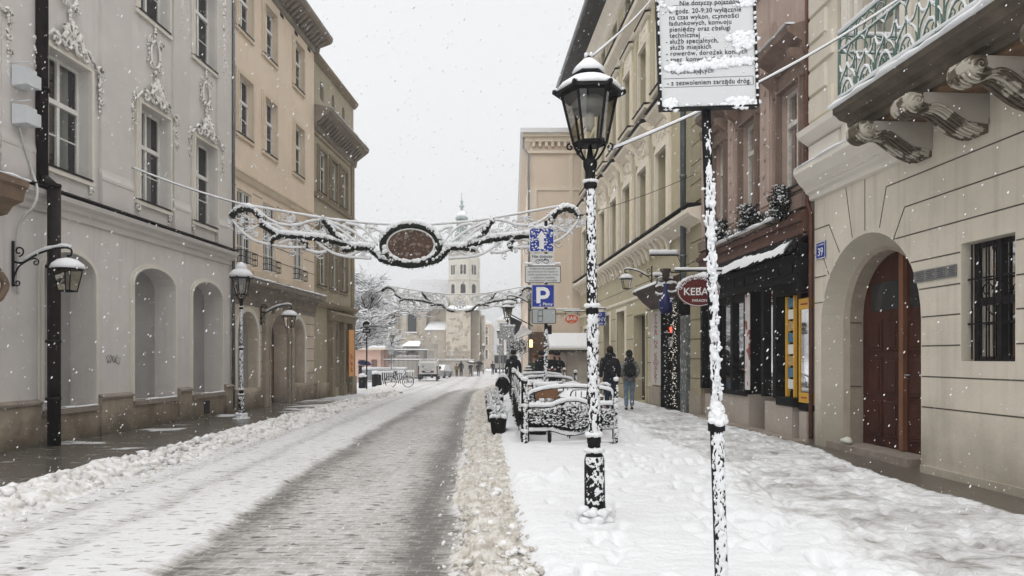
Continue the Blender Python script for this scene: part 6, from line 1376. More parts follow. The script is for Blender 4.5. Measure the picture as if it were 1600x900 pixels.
p2 = plate('text_plate', 829.5, 865, 397, 414.5, SIGNW, .01); text('Nie dotyczy', .088, tm((lx(847), F_, lz(401.5))), SIGNBK, p2)
m = MB()
for s in (-.09, .09): m.tube([(lx(847) + s + .045 * math.cos(a), F_, lz(409) + .045 * math.sin(a)) for a in [2 * PI * k / 14 for k in range(15)]], .006, 4)
m.tube([(lx(847) - .09, F_, lz(409)), (lx(847) - .03, F_, lz(405.5)), (lx(847) + .06, F_, lz(405.5)), (lx(847) + .09, F_, lz(409))], .006, 4); m.tube([(lx(847) - .03, F_, lz(405.5)), (lx(847) + .0, F_, lz(409.5)), (lx(847) + .06, F_, lz(405.5))], .006, 4); m.build('bicycle_symbol', SIGNBK, p2)
sn = MB()
for i in range(60): sn.blob((rnd.uniform(lx(830), lx(865)), -.064, rnd.uniform(lz(414), lz(404))), rnd.uniform(.006, .016), i, .5, (1, .4, .8))
sn.build('snow', SNOW, p2)
p3 = plate('text_plate', 820, 876, 415.8, 442.7, SIGNW, .035, SIGNBK)
for k, s in enumerate(('Wyłącznie dla pojazdów', 'uprawnionych do wjazdu w', 'strefie ograniczonego ruchu', 'z wyjątkiem pojazdów', 'wolnobieżnych i dorożek')): text(s, .058, tm((lx(848), F_, lz(420.3 + k * 4.6))), SIGNBK, p3, sx=.92)
sn = MB()
for i in range(40): x = lx(821) + (lx(875) - lx(821)) * i / 39; sn.blob((x, -.05, lz(415.8) + .02 + (0.03 if abs(i - 20) > 12 else 0)), .033, i, .3, (1, 1, .8))
sn.build('snow', SNOW, p3)
p4 = plate('parking_plate', 830.7, 866, 445, 480.4, SIGNB, .02, SIGNG)
m = MB(); a, b = lx(838), lx(845); zt, zb = lz(449), lz(474)
pp = [(a, zb), (b - .01, zb), (b - .01, lz(467)), (lx(850), lz(467)), (lx(856), lz(465)), (lx(858.5), lz(460)), (lx(858.5), lz(456)), (lx(856), lz(451)), (lx(850), zt), (a, zt)]
m.prism([(a, zb), (b - .01, zb), (b - .01, zt), (a, zt)], lambda p, t: (p[0], t, p[1]), -.064, -.0605)
strip(m, lambda u, oo, z: Vector((u, -.0605 - oo, z)), [(b - .012, lz(467.5)), (lx(850), lz(467.5)), (lx(855.5), lz(466)), (lx(858.5), lz(461)), (lx(858.5), lz(456)), (lx(855.5), lz(451)), (lx(850), lz(449)), (b - .012, lz(449))], -.075, 0, .0035); m.build('letter_p', LETW, p4)
text('Płatny', .085, tm((lx(855.5), F_, lz(475.5))), LETW, p4)
p5 = plate('grey_plate', 831, 868.5, 482.5, 506, SIGNG, .03, SIGNBK)
m = MB(); strip(m, lambda u, oo, z: Vector((u, -.0605 - oo, z)), [(lx(848), lz(503)), (lx(848), lz(485)), (lx(840), lz(485)), (lx(840), lz(503))], -.01, 0, .003, True); m.box(lx(840), lx(848), -.0635, -.0605, lz(494.5), lz(493.5)); m.build('window_symbol', SIGNBK, p5)
sn = MB()
for i in range(170): a = -PI / 2 + rnd.uniform(-1, 1); sn.blob((.036 * math.cos(a), .036 * math.sin(a), rnd.uniform(.6, lz(515))), rnd.uniform(.012, .028), i, .4, (1, .6, .8))
for i in range(16): sn.blob((rnd.gauss(0, .06), rnd.gauss(-.02, .04), .95 - abs(rnd.gauss(0, .04))), .05, i, .3)
sn.build('pole_snow', SNOW, T)

# other signs on the right
def hang_sign(name, label, px, py, Y, w, h, mt, oval, items, snow=.04, wallx=None):
    c = P(px, py, Y); T = thing(name, label, 'sign', c)
    m = MB(); n = 28
    pts = [(w / 2 * math.cos(2 * PI * i / n), h / 2 * math.sin(2 * PI * i / n)) for i in range(n)] if oval else [(-w / 2, -h / 2), (w / 2, -h / 2), (w / 2, h / 2), (-w / 2, h / 2)]
    m.prism(pts, lambda p, t: (p[0], t, p[1]), -.04, .04); b = m.build('sign_face', mt, T)
    m = MB(); strip(m, lambda u, oo, z: Vector((u, -.04 - oo, z)), [(p[0] * .95, p[1] * .95) for p in pts], .012, .0005, .004, True); m.build('rim_line', LETW, b)
    for s, size, x, z in items: text(s, size, tm((x, -.0425, z)), LETW, b)
    sn = MB(); rnd = random.Random(int(px))
    for i in range(46):
        a = PI * (.08 + .84 * i / 45); x = (w / 2 * math.cos(a)) if oval else w * (i / 45 - .5); z = h / 2 * math.sin(a) if oval else h / 2; sn.blob((x, 0, z), snow * rnd.uniform(.8, 1.2), i, .25, (1, 1, .7))
    if oval and w > .8:
        for i in range(200): a = rnd.uniform(.5, PI - .1); r_ = rnd.uniform(.62, 1) ** .5; sn.blob((w / 2 * math.cos(a) * r_, -.042, h / 2 * math.sin(a) * r_), rnd.uniform(.005, .014), i, .4, (1, .4, 1))
    sn.build('snow', SNOW, T)
    if wallx is not None:
        m = MB(); z = h / 2 + .12; m.tube([(wallx - c.x, 0, z), (-w / 2 - .05, 0, z)], .02, 6)
        for s in (-w * .42, w * .42): m.tube([(s, 0, z), (s, 0, h * .2)], .01, 4)
        m.build('bracket', IRON, T); s2 = MB(); snowtube(s2, [(wallx - c.x - .05 - (wallx - c.x + w / 2) * i / 12, 0, z + .01) for i in range(13)], .035, 1, .15); s2.build('bracket_snow', SNOW, T)
    return T
hang_sign('shop_sign', 'round dark red KEBAB sign hanging from a snowy arm behind the tall pole', 1091, 455, 16.6, .96, .68, REDS, True, [('KEBAB', .235, 0, -.02), ('FARAON', .085, .02, -.215)], .045, XR + KR * 16.6)
hang_sign('bar_sign', 'orange oval BAR sign with white letters', 893, 498.5, 36, .68, .48, BARS, True, [('BAR', .27, 0, .02), ('PUB', .09, 0, -.16)], .04, 3.6)
m = MB(); 
hang_sign('shop_sign', 'blue rectangular sign with white letters half hidden by the near lamp post', 933, 498, 32, .74, .62, SIGNB, False, [('CZNY', .24, .06, -.04), ('mobile', .12, .1, -.21), ('O', .2, .12, .18)], .03, XR + KR * 32)
# drawn-figure sign: knot of ironwork with a blue cloth body on an arm
c = P(1040, 455, 20.6); T = thing('figure_sign', 'hanging figure of snowy hoops over a blue cloth body by the pizza door', 'sign', c)
m = MB(); m.tube([(.05, 0, .52), (1.0, .0, .52)], .02, 5); m.tube([(.0, 0, .52), (0, 0, .3)], .015, 5)
for (x, z, r_) in ((-.15, .02, .16), (.17, .10, .18), (-.12, .28, .12), (.12, .28, .1)): m.tube([(x + r_ * math.cos(a), 0, z + r_ * .8 * math.sin(a)) for a in [2 * PI * k / 14 for k in range(15)]], .02, 5)
m.tube([(-.3, 0, .42), (.2, 0, .35)], .03, 5); m.lathe([(.06, .3), (.1, .36), (.12, .5), (.16, .62), (.0, .64)], n=8); m.build('ironwork', mat('dark brown iron', (.05, .03, .025), var=.3), T)
m = MB(); m.lathe([(.12, -.62), (.19, -.5), (.2, -.3), (.12, -.12), (.06, .0), (.08, .2)], n=12); m.build('cloth_body', BLUEC, T)
sn = MB(); rnd = random.Random(4)
for (x, z, r_) in ((-.15, .02, .16), (.17, .10, .18), (-.12, .28, .12), (.12, .28, .1)):
    for s, e in ((.2, .8), (1.15, 1.85)): snowtube(sn, [(x + r_ * math.cos(a), 0, z + r_ * .8 * math.sin(a)) for a in [PI * (s + (e - s) * k / 8) for k in range(9)]], .035, .7)
for i in range(12): sn.blob((rnd.uniform(-.2, .2), -.1, rnd.uniform(-.3, -.2)), .03, i, .3)
snowtube(sn, [(-.36 + .5 * i / 6, 0, .44) for i in range(7)], .05, .8); sn.build('snow', SNOW, T)
c = P(1037, 398, 20.5); T = thing('sign_lamp', 'flat snow-topped lamp arm above the hanging figure', 'lamp', c); m = MB(); m.box(-.38, .38, -.05, .05, -.03, .0); m.tube([(.38, 0, -.02), (.55, .0, -.4)], .012, 4); m.tube([(.38, 0, -.02), (XR + KR * 20.5 - c.x, 0, -.02)], .015, 4); m.build('lamp_body', IRON, T); sn = MB(); snowtube(sn, [(-.4 + .8 * i / 12, 0, .03) for i in range(13)], .075, .5, .08, 8); sn.build('snow', SNOW, T)
# green street sign on the gable
m = MB(); c = P(868, 526, 39.6); m.box(c.x - .35, c.x + .35, 39.55, 39.6, c.z - .1, c.z + .1); o = m.build('street_nameplate', mat('green plate', (.03, .12, .06))); single(o, 'small dark green plate on the beige gable above the stall', 'nameplate')

# signs beyond the terrace
def small_sign(px, py0, py1, w, Y, label, items, mt=SIGNG, n_=1, foot_z=None):
    x = (px - 800) / FPX * Y; T = thing('road_sign', label, 'road sign', (x, Y, g(Y)))
    z1 = zat(py0, Y) - g(Y); z0 = zat(py1, Y) - g(Y); m = MB(); m.lathe([(.03, 0), (.03, z1)], n=6); m.build('pole', GALV, T)
    m = MB(); m.box(-w / 2, w / 2, -.06, -.04, z0, z1); b = m.build('plate', mt, T)
    for s, size, z in items: text(s, size, tm((0, -.062, z0 + (z1 - z0) * z)), SIGNBK, b)
    sn = MB(); rnd = random.Random(int(px))
    for i in range(12): sn.blob((-w / 2 + w * i / 11, -.05, z1), .05, i, .3)
    for i in range(20): sn.blob((rnd.uniform(-w / 2, w / 2), -.065, rnd.uniform(z0, z1)), .035, i, .4, (1, .4, .8))
    sn.build('snow', SNOW, T); return T
small_sign(796, 509, 531, .42, 31, 'grey snow-specked plate reading Rynek on a pole left of the terrace lamp', [('Rynek', .12, .2)])
small_sign(786, 505, 530, .30, 32, 'taller narrow grey sign just left of the Rynek plate', [])
small_sign(780.5, 539, 552, .27, 38, 'small grey plate low on a pole, leftmost by the terrace', [])
small_sign(706.5, 548, 556, .35, 95, 'far small white sign near the church wall', [], SIGNW)
small_sign(611.5, 545, 553, .48, 62, 'grey box-like sign beside the cycle rack lamp', [], SIGNG)
x = (573 - 800) / FPX * 36; T = thing('road_sign', 'black round sign with a plate beneath on a slim pole at the left kerb', 'road sign', (x, 36, g(36)))
m = MB(); H = zat(501, 36) - g(36); m.lathe([(.035, 0), (.035, H)], n=8); m.build('pole', IRON, T)
m = MB(); zc = zat(507.5, 36) - g(36); m.prism([(.19 * math.cos(2 * PI * i / 20), zc + .19 * math.sin(2 * PI * i / 20)) for i in range(20)], lambda p, t: (p[0], t, p[1]), -.07, -.04); m.build('disc', IRON, T)
m = MB(); zc2 = zat(517, 36) - g(36); m.box(-.19, .19, -.07, -.045, zc2 - .11, zc2 + .11); b = m.build('plate', IRON, T); m = MB(); m.box(-.13, .13, -.075, -.0705, zc2 - .03, zc2 + .04); m.build('plate_text', SIGNG, b)
sn = MB()
for i in range(10): a = PI * (.2 + .6 * i / 9); sn.blob((.19 * math.cos(a), -.055, zc + .19 * math.sin(a)), .03, i, .3); 
for i in range(14): sn.blob((random.uniform(-.12, .12), -.072, zc + random.uniform(-.08, .0)), .02, i, .3)
sn.build('snow', SNOW, T)

# ---- festive garlands over the street
def make_garland(Yg, c0, sc, label, plaque, bnds):
    c = P(c0[0], c0[1], Yg); T = thing('street_garland', label, 'garland', c, 'festive scroll garlands over the street')
    k = Yg / FPX * sc
    def w(px, py, mir): # pixels of the design -> metres
        x = (px - 642) * k; z = -(py - 383) * k; return Vector((-x * .94 if mir else x, 0, z))
    def Q(pts): return [(340 + a / 5, 300 + b / 5) for a, b in pts]
    thick = [Q([(105, 195), (150, 150), (220, 130), (290, 155), (340, 210), (350, 250), (400, 290), (470, 330), (560, 345), (700, 355), (830, 370), (920, 390), (1000, 410), (1080, 435), (1180, 440), (1230, 480), (1270, 520), (1330, 545), (1400, 560)]), Q([(830, 220), (870, 270), (920, 340), (990, 380), (1040, 410)]), Q([(420, 410), (430, 370), (490, 345)]), Q([(980, 455), (1040, 445), (1090, 425)]), Q([(660, 375), (690, 410), (675, 445)])]
    thin = [Q([(230, 110), (330, 160), (400, 215), (470, 250), (550, 265), (640, 260), (720, 235), (830, 225), (940, 260), (1050, 310), (1150, 380), (1230, 430)]), Q([(1000, 250), (1100, 270), (1180, 330), (1250, 420)]), Q([(105, 205), (160, 280), (220, 340), (300, 390), (420, 420), (560, 440), (650, 440), (700, 460), (780, 480), (850, 470)]), Q([(770, 390), (830, 440), (920, 490), (1040, 515), (1200, 525)]), Q([(1000, 505), (1060, 490), (1140, 460), (1220, 490)]), Q([(220, 320), (320, 265)]), Q([(480, 410), (560, 380), (640, 385), (680, 420)]), Q([(860, 240), (960, 300), (1040, 360), (1080, 400)]), Q([(1240, 300), (1300, 330), (1280, 400)]), Q([(1160, 280), (1230, 290), (1310, 340)]), Q([(450, 250), (500, 300), (560, 330)]), Q([(680, 280), (740, 320), (800, 350)]), Q([(370, 255), (440, 262), (520, 300)])]
    lace = [((90, 240), 36), ((570, 215), 42), ((190, 230), 28), ((250, 290), 32), ((180, 300), 24), ((270, 230), 26), ((300, 330), 22), ((570, 415), 20), ((700, 290), 34), ((760, 320), 30), ((830, 310), 32), ((600, 300), 24), ((520, 300), 22), ((1010, 340), 34), ((1070, 370), 30), ((1140, 490), 22), ((1190, 300), 26), ((1280, 350), 30), ((900, 300), 24), ((650, 320), 22), ((990, 270), 22)]
    g1 = MB(); s1 = MB(); w1 = MB(); s2 = MB(); rnd = random.Random(5)
    for mir in (0, 1):
        for l in thick:
            pts = catmull([w(a, b, mir) for a, b in l], 6); r_ = .07 if len(l) > 4 else .055
            g1.tube(pts, [r_ * rnd.uniform(.75, 1.15) for _ in pts], 7); snowtube(s1, pts, r_ * 1.0, .85, .22, 7, len(pts))
            for p in pts:
                for _ in range(3): d = Vector((rnd.gauss(0, 1), rnd.gauss(0, 1), rnd.gauss(-.4, 1))).normalized() * r_ * 1.5; g1.tube([p, p + d], [.014, .004], 3, False)
                for _ in range(2): s1.blob(p + Vector((rnd.gauss(0, .02), rnd.gauss(-.02, .03), r_ * rnd.uniform(.2, 1.3))), r_ * rnd.uniform(.35, .65), rnd.randrange(999), .35)
        for l in thin:
            pts = catmull([w(a, b, mir) for a, b in l], 6); w1.tube(pts, .014, 5); snowtube(s2, pts, .034, .7, .2, 6, len(pts))
        for (a, b), r_ in lace:
            a, b = 340 + a / 5, 300 + b / 5; cc_ = w(a, b, mir); rr = r_ / 5 * k
            for q_ in range(3):
                sp = spiral((0, 0), rr * (1 - .3 * q_), .01, rnd.random() * 6, rnd.choice((-1.3, 1.3)), 12); pts = [cc_ + Vector((p[0], 0, p[1])) for p in sp]; w1.tube(pts, .010, 4); snowtube(s2, pts, .019, .7, .3, 5, q_)
            for _ in range(9): s2.blob(cc_ + Vector((rnd.gauss(0, rr * .6), 0, rnd.gauss(0, rr * .6))), rnd.uniform(.015, .035), rnd.randrange(99), .4, (1.3, .8, .7))
    for mir in (0, 1):
        for i in range(95):
            t = rnd.random(); px = 362 + 232 * t; yt = 326 + 26 * t; yb = (352 + 60 * min(1, t * 3.5)) if t < .25 else (384 + 16 * math.sin(t * 3)); cc_ = w(px, yt + (yb - yt) * rnd.random(), mir); rr = rnd.uniform(.05, .12)
            sp = spiral((0, 0), rr, .012, rnd.random() * 6, rnd.choice((-1.2, 1.2)), 9); pts = [cc_ + Vector((p[0], rnd.uniform(-.01, .01), p[1])) for p in sp]; w1.tube(pts, .009, 3); (i % 2 == 0) and snowtube(s2, pts, .015, .8, .3, 4, i)
            s2.blob(cc_ + Vector((0, 0, rr * .5)), rnd.uniform(.012, .028), i, .4, (1.4, .8, .7))
    cb = [w(340 + a / 5, 300 + b / 5, 0) for a, b in ((230, 108), (700, 188), (1060, 238), (1500, 262))] + [w(340 + a / 5, 300 + b / 5, 1) for a, b in ((1060, 238), (700, 188), (230, 108))]
    w1.tube(catmull(cb, 6), .010, 4); snowtube(s2, catmull(cb, 6), .028, .8, .15, 6)
    if plaque:
        rx, rz = 37 * k, 25 * k; m = MB(); m.prism([(rx * math.cos(2 * PI * i / 32), rz * math.sin(2 * PI * i / 32)) for i in range(32)], lambda p, t: (p[0], t, p[1]), -.03, .03); pl = m.build('plaque', mat('brown plaque', (.07, .035, .02), rough=.4, var=.6, scale=6, patches=((.20, .17, .14), 16, .55)), T)
        ring = [(rx * 1.0 * math.cos(2 * PI * i / 40), -.03, rz * 1.0 * math.sin(2 * PI * i / 40)) for i in range(41)]; m = MB(); m.tube(ring, .02, 6); m.build('plaque_rim', LETW, pl)
        R2 = [Vector((rx * 1.18 * math.cos(2 * PI * i / 48), 0, rz * 1.22 * math.sin(2 * PI * i / 48))) for i in range(49)]; g1.tube(R2, .085, 7)
        for p in R2:
            for _ in range(5): d = Vector((rnd.gauss(0, 1), rnd.gauss(0, 1), rnd.gauss(-.2, 1))).normalized() * .13; g1.tube([p, p + d], [.014, .004], 3, False)
            s1.blob(p + Vector((rnd.gauss(0, .02), -.02, .06)), rnd.uniform(.05, .09), rnd.randrange(99), .3)
        snowtube(s1, R2[2:23], .085, .9, .15, 7)
    else:
        for i in range(8):
            a = 2 * PI * i / 8; s2.tube([(0, -.02, 0), (.28 * math.cos(a), -.02, .28 * math.sin(a))], .04, 5); w1.tube([(.3 * math.cos(a) + .1 * math.cos(b), 0, .3 * math.sin(a) + .1 * math.sin(b)) for b in [2 * PI * q_ / 10 for q_ in range(11)]], .012, 4)
    g1.build('evergreen_branch', EVER, T); w1.build('wire_scroll', mat('white painted wire', (.42, .38, .33), var=.2, scale=9), T); s1.build('branch_snow', SNOW, T); s2.build('scroll_snow', SNOW, T); return T
make_garland(16.5, (642, 383), 1.0, 'nearest festive scroll garland with a brown oval plaque in its middle', True, None)
G2 = make_garland(38, (719, 474), .435, 'second festive garland with a flower rosette, hanging in front of the church', False, None)
def cable(label, pts, r, snow=0, seed=1):
    m = MB(); m.tube(pts, r, 5); o = m.build('cable', IRON); single(o, label, 'cable')
    if snow: s = MB(); snowtube(s, pts, snow, .9, .12, 6, seed); s.build('snow', SNOW, o)
    return o
def sag(a, b, s, n=24): a = Vector(a); b = Vector(b); return [a.lerp(b, i / n) - Vector((0, 0, s * 4 * (i / n) * (1 - i / n))) for i in range(n + 1)]
cable('snowy cable from the grey house to the left end of the plaque garland', sag(FL(15.8, .0, zat(262, 15.8)), P(386, 322, 16.5), .05), .008, .022)
cable('thin cable from the right end of the plaque garland to the ochre house', sag(P(893, 341, 16.5), FR(19.3, .0, zat(268, 19.3)), .08), .007)
cable('thin cable from the olive house to the far garland', sag(FL(30.5, 0, 5.6), P(590, 458, 38), .1), .012)
cable('thick snowy cable sagging from the near lamp to the balcony house', sag((lp.x + .12, 6.68, 3.42), FR(9.2, .0, 6.57), .18), .007, .016)
cable('cable rising from the tip of the near lamp to the ochre house', sag((lp.x - .02, 6.68, 4.28), FR(21, .0, 13.2), .25), .006, .013)
# ================================================================ TERRACE
def rail_panel(label, w=1.46, h=1.05):
    # local frame: panel runs along +x from 0 to w, faces -y
    T = thing('railing_panel', label, 'railing', (0, 0, 0), 'iron railing panels round the snowed-in terrace')
    fr = MB(); sn = MB()
    def bar(pts, r, s=0, seed=1): fr.tube(pts, r, 6); (s and snowtube(sn, pts, s, 1.0, .12, 7, seed))
    X = lambda px: (px - 395) / (1120 - 395) * w; Zz = lambda py: (840 - py) / (840 - 262) * (h - .05)
    def crv(pts, n=5): return catmull([(X(a), 0, Zz(b)) for a, b in pts], n)
    bar(crv([(395, 400), (396, 345), (450, 312), (560, 282), (700, 268), (830, 266), (950, 275), (1060, 292), (1112, 318), (1118, 400)]), .013, .038)
    bar(crv([(395, 462), (480, 463), (580, 462), (640, 435), (720, 408), (800, 403), (870, 420), (940, 450), (1020, 445), (1120, 442)]), .013, .042)
    bar(crv([(395, 705), (500, 704), (600, 702), (680, 730), (760, 745), (850, 728), (940, 692), (1020, 680), (1120, 678)]), .013, .040)
    bar(crv([(395, 840), (600, 836), (800, 828), (1120, 815)]), .012, .03)
    for x in (395, 1120): fr.tube([(X(x), 0, 0), (X(x), 0, Zz(400))], .012, 6)
    fr.tube([(X(575), 0, -.02), (X(575), 0, Zz(700))], .035, 6)
    fr.build('frame', IRON, T)
    ps = MB(); ss = MB(); rnd = random.Random(3)
    for x in (-.055, w + .055):
        p = MB(); p.lathe([(.03, 0), (.03, h + .02), (.04, h + .03), (.03, h + .08), (.0, h + .1)], (x, 0, 0), 10); p.build('post', IRON, T)
        for i in range(110): a = -PI / 2 + rnd.uniform(-1.2, 1.2); sn.blob((x + .032 * math.cos(a), .032 * math.sin(a), rnd.uniform(.05, h)), rnd.uniform(.010, .024), i, .4, (1, .7, .9))
        for z in (h + .06, h * .62, h * .2): sn.blob((x, -.01, z + .03), .05, 2, .2, (1, 1, .9), 2)
    # evergreen trough hung in the panel
    gr = MB()
    for i in range(1500):
        u = rnd.uniform(.02, w - .02); t = u / w; zc = Zz(570); hh = (.13 + .10 * math.exp(-((t - .55) / .28) ** 2)); z = zc + rnd.uniform(-1, 1) * hh; y = rnd.uniform(-.09, .09)
        d = Vector((rnd.gauss(0, 1), rnd.gauss(-.3, .8), rnd.gauss(.2, .7))).normalized() * .05; gr.tube([(u, y, z), Vector((u, y, z)) + d], [.010, .004], 3, False)
        if i % 4 == 0 and z > zc - hh * .75: sn.blob((u, -.07 - rnd.random() * .05, z), rnd.uniform(.010, .024), i, .4, (1.3, .7, .6))
    gr.build('evergreen_filling', EVER, T)
    m = MB(); m.tube(crv([(400, 660), (600, 655), (700, 680), (780, 690), (860, 675), (940, 650), (1115, 640)]), .03, 6); m.build('trough', BLACKW, T)
    for i in range(60): u = (i + .5) / 60 * w; t = u / w; sn.blob((u, 0, Zz(570) + .12 + .10 * math.exp(-((t - .55) / .28) ** 2)), rnd.uniform(.03, .045), i, .25, (1, 1.8, .6))
    sn.build('snow', SNOW, T); return T
R0 = rail_panel('front railing panel of the terrace, facing the viewer, behind the near lamp post')
p = P(826, 698, 12.75); R0.location = (p.x, 12.75, .03)
ords = ['nearest', 'second', 'third', 'fourth', 'fifth', 'sixth']
for i in range(6): dup(R0, (p.x - .1 - .02 * i, 12.9 + 1.58 * i, .03), R(91), ords[i] + ' railing panel of the terrace side along the road, counted from the front corner')
dup(R0, (p.x - .2, 18.6, .05), 0, 'cross railing panel at the middle of the terrace, behind the sign pole')
dup(R0, (p.x - .2, 22.6, .05), 0, 'rear left railing panel closing the terrace by the dark walker')
# planters outside along the road
def planter(label):
    T = thing('planter', label, 'planter', (0, 0, 0), 'black planters beside the terrace railing'); m = MB(); m.hexa([(-.13, -.3, 0), (.13, -.3, 0), (.13, .3, 0), (-.13, .3, 0), (-.17, -.34, .34), (.17, -.34, .34), (.17, .34, .34), (-.17, .34, .34)]); m.build('box', BLACKW, T, bevel=.01)
    br = MB(); sn = MB(); rnd = random.Random(8)
    for i in range(20):
        a = rnd.random() * 6.28; p0 = Vector((rnd.uniform(-.1, .1), rnd.uniform(-.25, .25), .3)); p1 = p0 + Vector((math.cos(a) * .12, math.sin(a) * .15, rnd.uniform(.1, .34))); p2 = p1 + Vector((math.cos(a) * .1, math.sin(a) * .1, rnd.uniform(-.05, .12))); br.tube([p0, p1, p2], [.008, .005, .003], 4); snowtube(sn, [p1.lerp(p0, .5), p1, p2], .014, .8)
    for i in range(20): sn.blob((rnd.uniform(-.14, .14), rnd.uniform(-.3, .3), .36), .06, i, .25)
    br.build('dry_stems', BARK, T); sn.build('snow', SNOW, T); return T
P0 = planter('black snow-capped planter standing out on the road side, nearest one'); P0.location = (-.27, 14.9, .0)
for i, (x, y) in enumerate(((-.42, 17.4), (-.5, 19.8), (-.55, 22.6))): dup(P0, (x, y, .0), .2 * i, ('second', 'third', 'farthest')[i] + ' black planter along the road side of the terrace')
# round snowed wheel-like hoop at the far corner
T = thing('sign_disc', 'round snow-rimmed board at the far road-side corner of the terrace', 'sign', (-.31, 24.5, .0)); m = MB(); m.tube([(.2 * math.cos(a), 0, .6 + .28 * math.sin(a)) for a in [2 * PI * i / 20 for i in range(21)]], .05, 6); m.prism([(.19 * math.cos(2 * PI * i / 20), .6 + .27 * math.sin(2 * PI * i / 20)) for i in range(20)], lambda p, t: (p[0], t, p[1]), -.02, .02); m.tube([(0, 0, 0), (0, 0, .4)], .03, 6); m.build('board', BLACKW, T); sn = MB(); snowtube(sn, [(.21 * math.cos(a), 0, .6 + .3 * math.sin(a)) for a in [PI * i / 12 for i in range(13)]], .07, .6); sn.build('snow', SNOW, T)
# tables and chairs under snow
def table(label):
    T = thing('table', label, 'table', (0, 0, 0), 'snowed-in terrace tables'); m = MB(); m.box(-.4, .4, -.35, .35, .70, .74); m.build('tabletop', WOODN, T)
    for a, b in ((-.36, -.3), (.36, -.3), (.36, .3), (-.36, .3)): m = MB(); m.box(a - .02, a + .02, b - .02, b + .02, 0, .7); m.build('leg', IRON, T)
    sn = MB(); n = 9; vs = []; rnd = random.Random(4)
    for j in range(n):
        for i in range(n):
            x = -.42 + .84 * i / 8; y = -.37 + .74 * j / 8; e = min(i, 8 - i, j, 8 - j); vs.append((x, y, .74 + (.0, .08, .12, .13, .13)[e] + rnd.uniform(-.008, .008)))
    sn.add(vs, [(j * n + i, j * n + i + 1, (j + 1) * n + i + 1, (j + 1) * n + i) for j in range(8) for i in range(8)], True); sn.build('snow', SNOW, T); return T
T0 = table('snow-covered terrace table just behind the front railing'); T0.location = (1.35, 14.4, .05)
dup(T0, (1.3, 16.9, .05), .1, 'snow-covered terrace table in the second row, right of the sign pole'); dup(T0, (.6, 20.6, .05), 0, 'farthest snow-covered terrace table')
def chair(label):
    T = thing('chair', label, 'chair', (0, 0, 0), 'snow-covered terrace chairs'); m = MB(); m.box(-.2, .2, -.2, .2, .43, .46); m.build('seat', WOODN, T)
    for a, b in ((-.18, -.18), (.18, -.18), (.18, .18), (-.18, .18)): m = MB(); m.tube([(a * 1.15, b * 1.2, 0), (a, b, .44)], .013, 5); m.build('leg', IRON, T)
    m = MB(); m.tube(catmull([(-.19, .2, .44), (-.2, .26, .75), (-.14, .29, .9), (.14, .29, .9), (.2, .26, .75), (.19, .2, .44)], 5), .013, 5)
    for x in (-.1, 0, .1): m.tube([(x, .2, .46), (x, .285, .88)], .009, 4)
    m.build('backrest', IRON, T)
    sn = MB(); sn.blob((0, 0, .5), .21, 1, .1, (1, 1, .42), 2); snowtube(sn, catmull([(-.16, .29, .89), (0, .3, .92), (.16, .29, .89)], 5), .035, .7); sn.build('snow', SNOW, T); return T
C0 = chair('snow-covered chair by the front terrace table, its back to the railing'); C0.location = (1.25, 13.55, .05); C0.rotation_euler = (0, 0, R(180))
for i, (x, y, a, l) in enumerate(((1.3, 15.6, 0, 'between the first and second terrace tables'), (.75, 16.9, 90, 'left of the second terrace table'), (1.7, 15.3, -60, 'turned sideways right of the front table'), (.9, 21.4, 0, 'beside the farthest terrace table'))): dup(C0, (x, y, .05), R(a), 'snow-covered chair ' + l)
m = MB(); m.box(.5, .95, 15.2, 15.26, .70, .93); m.box(.5, .56, 15.2, 15.26, .05, .70); m.box(.89, .95, 15.2, 15.26, .05, .70); m.box(.5, .95, 15.261, 15.6, .40, .46); o = m.build('bench', WOODN, None, bevel=.01); single(o, 'brown wooden bench back showing over the front railing of the terrace', 'bench'); sn = MB(); snowtube(sn, [(.49 + .47 * i / 9, 15.23, .95) for i in range(10)], .06, .5); sn.build('snow', SNOW, o)
m = MB(); m.lathe([(.16, 0), (.2, .3), (.16, .32)], (0, 0, 0), 12)
o = thing('shrub_pot', 'dark pot with a small snowy shrub inside the terrace', 'plant pot', (.5, 14.2, .05)); m.build('pot', BLACKW, o); sn = MB(); [sn.blob((random.gauss(0, .12), random.gauss(0, .12), .42 + random.random() * .2), .06, i, .3) for i in range(24)]; sn.build('snow', SNOW, o)
# small snowy fir
def fir(loc, h, label):
    T = thing('fir_tree', label, 'fir tree', loc, 'small potted firs at the rear of the terrace'); m = MB(); sn = MB(); rnd = random.Random(int(h * 99)); t = MB(); t.tube([(0, 0, 0), (0, 0, h)], [.03, .008], 5)
    for lv in range(12):
        z = .2 + (h - .25) * lv / 12; L = (h - z) * .38
        for k in range(9):
            a = k * 2 * PI / 9 + lv; e = Vector((L * math.cos(a), L * math.sin(a), z - L * .25)); m.tube([(0, 0, z), e], [.02, .005], 3, False)
            for q_ in range(5): c_ = Vector((0, 0, z)).lerp(e, .25 + .18 * q_); d = Vector((rnd.gauss(0, .06), rnd.gauss(0, .06), -.03)); m.tube([c_, c_ + d], [.014, .003], 3, False); sn.blob(c_ + Vector((0, 0, .03)), rnd.uniform(.025, .05), q_ + k, .3, (1.4, 1.4, .6))
    t.build('trunk', BARK, T); m.build('needles', EVER, T); sn.build('snow', SNOW, T)
fir((.55, 24.8, .05), 1.3, 'white snow-laden fir between the dark walker and the group'); fir((1.1, 24.2, .05), .9, 'low snowy fir in front of the group by the stall')
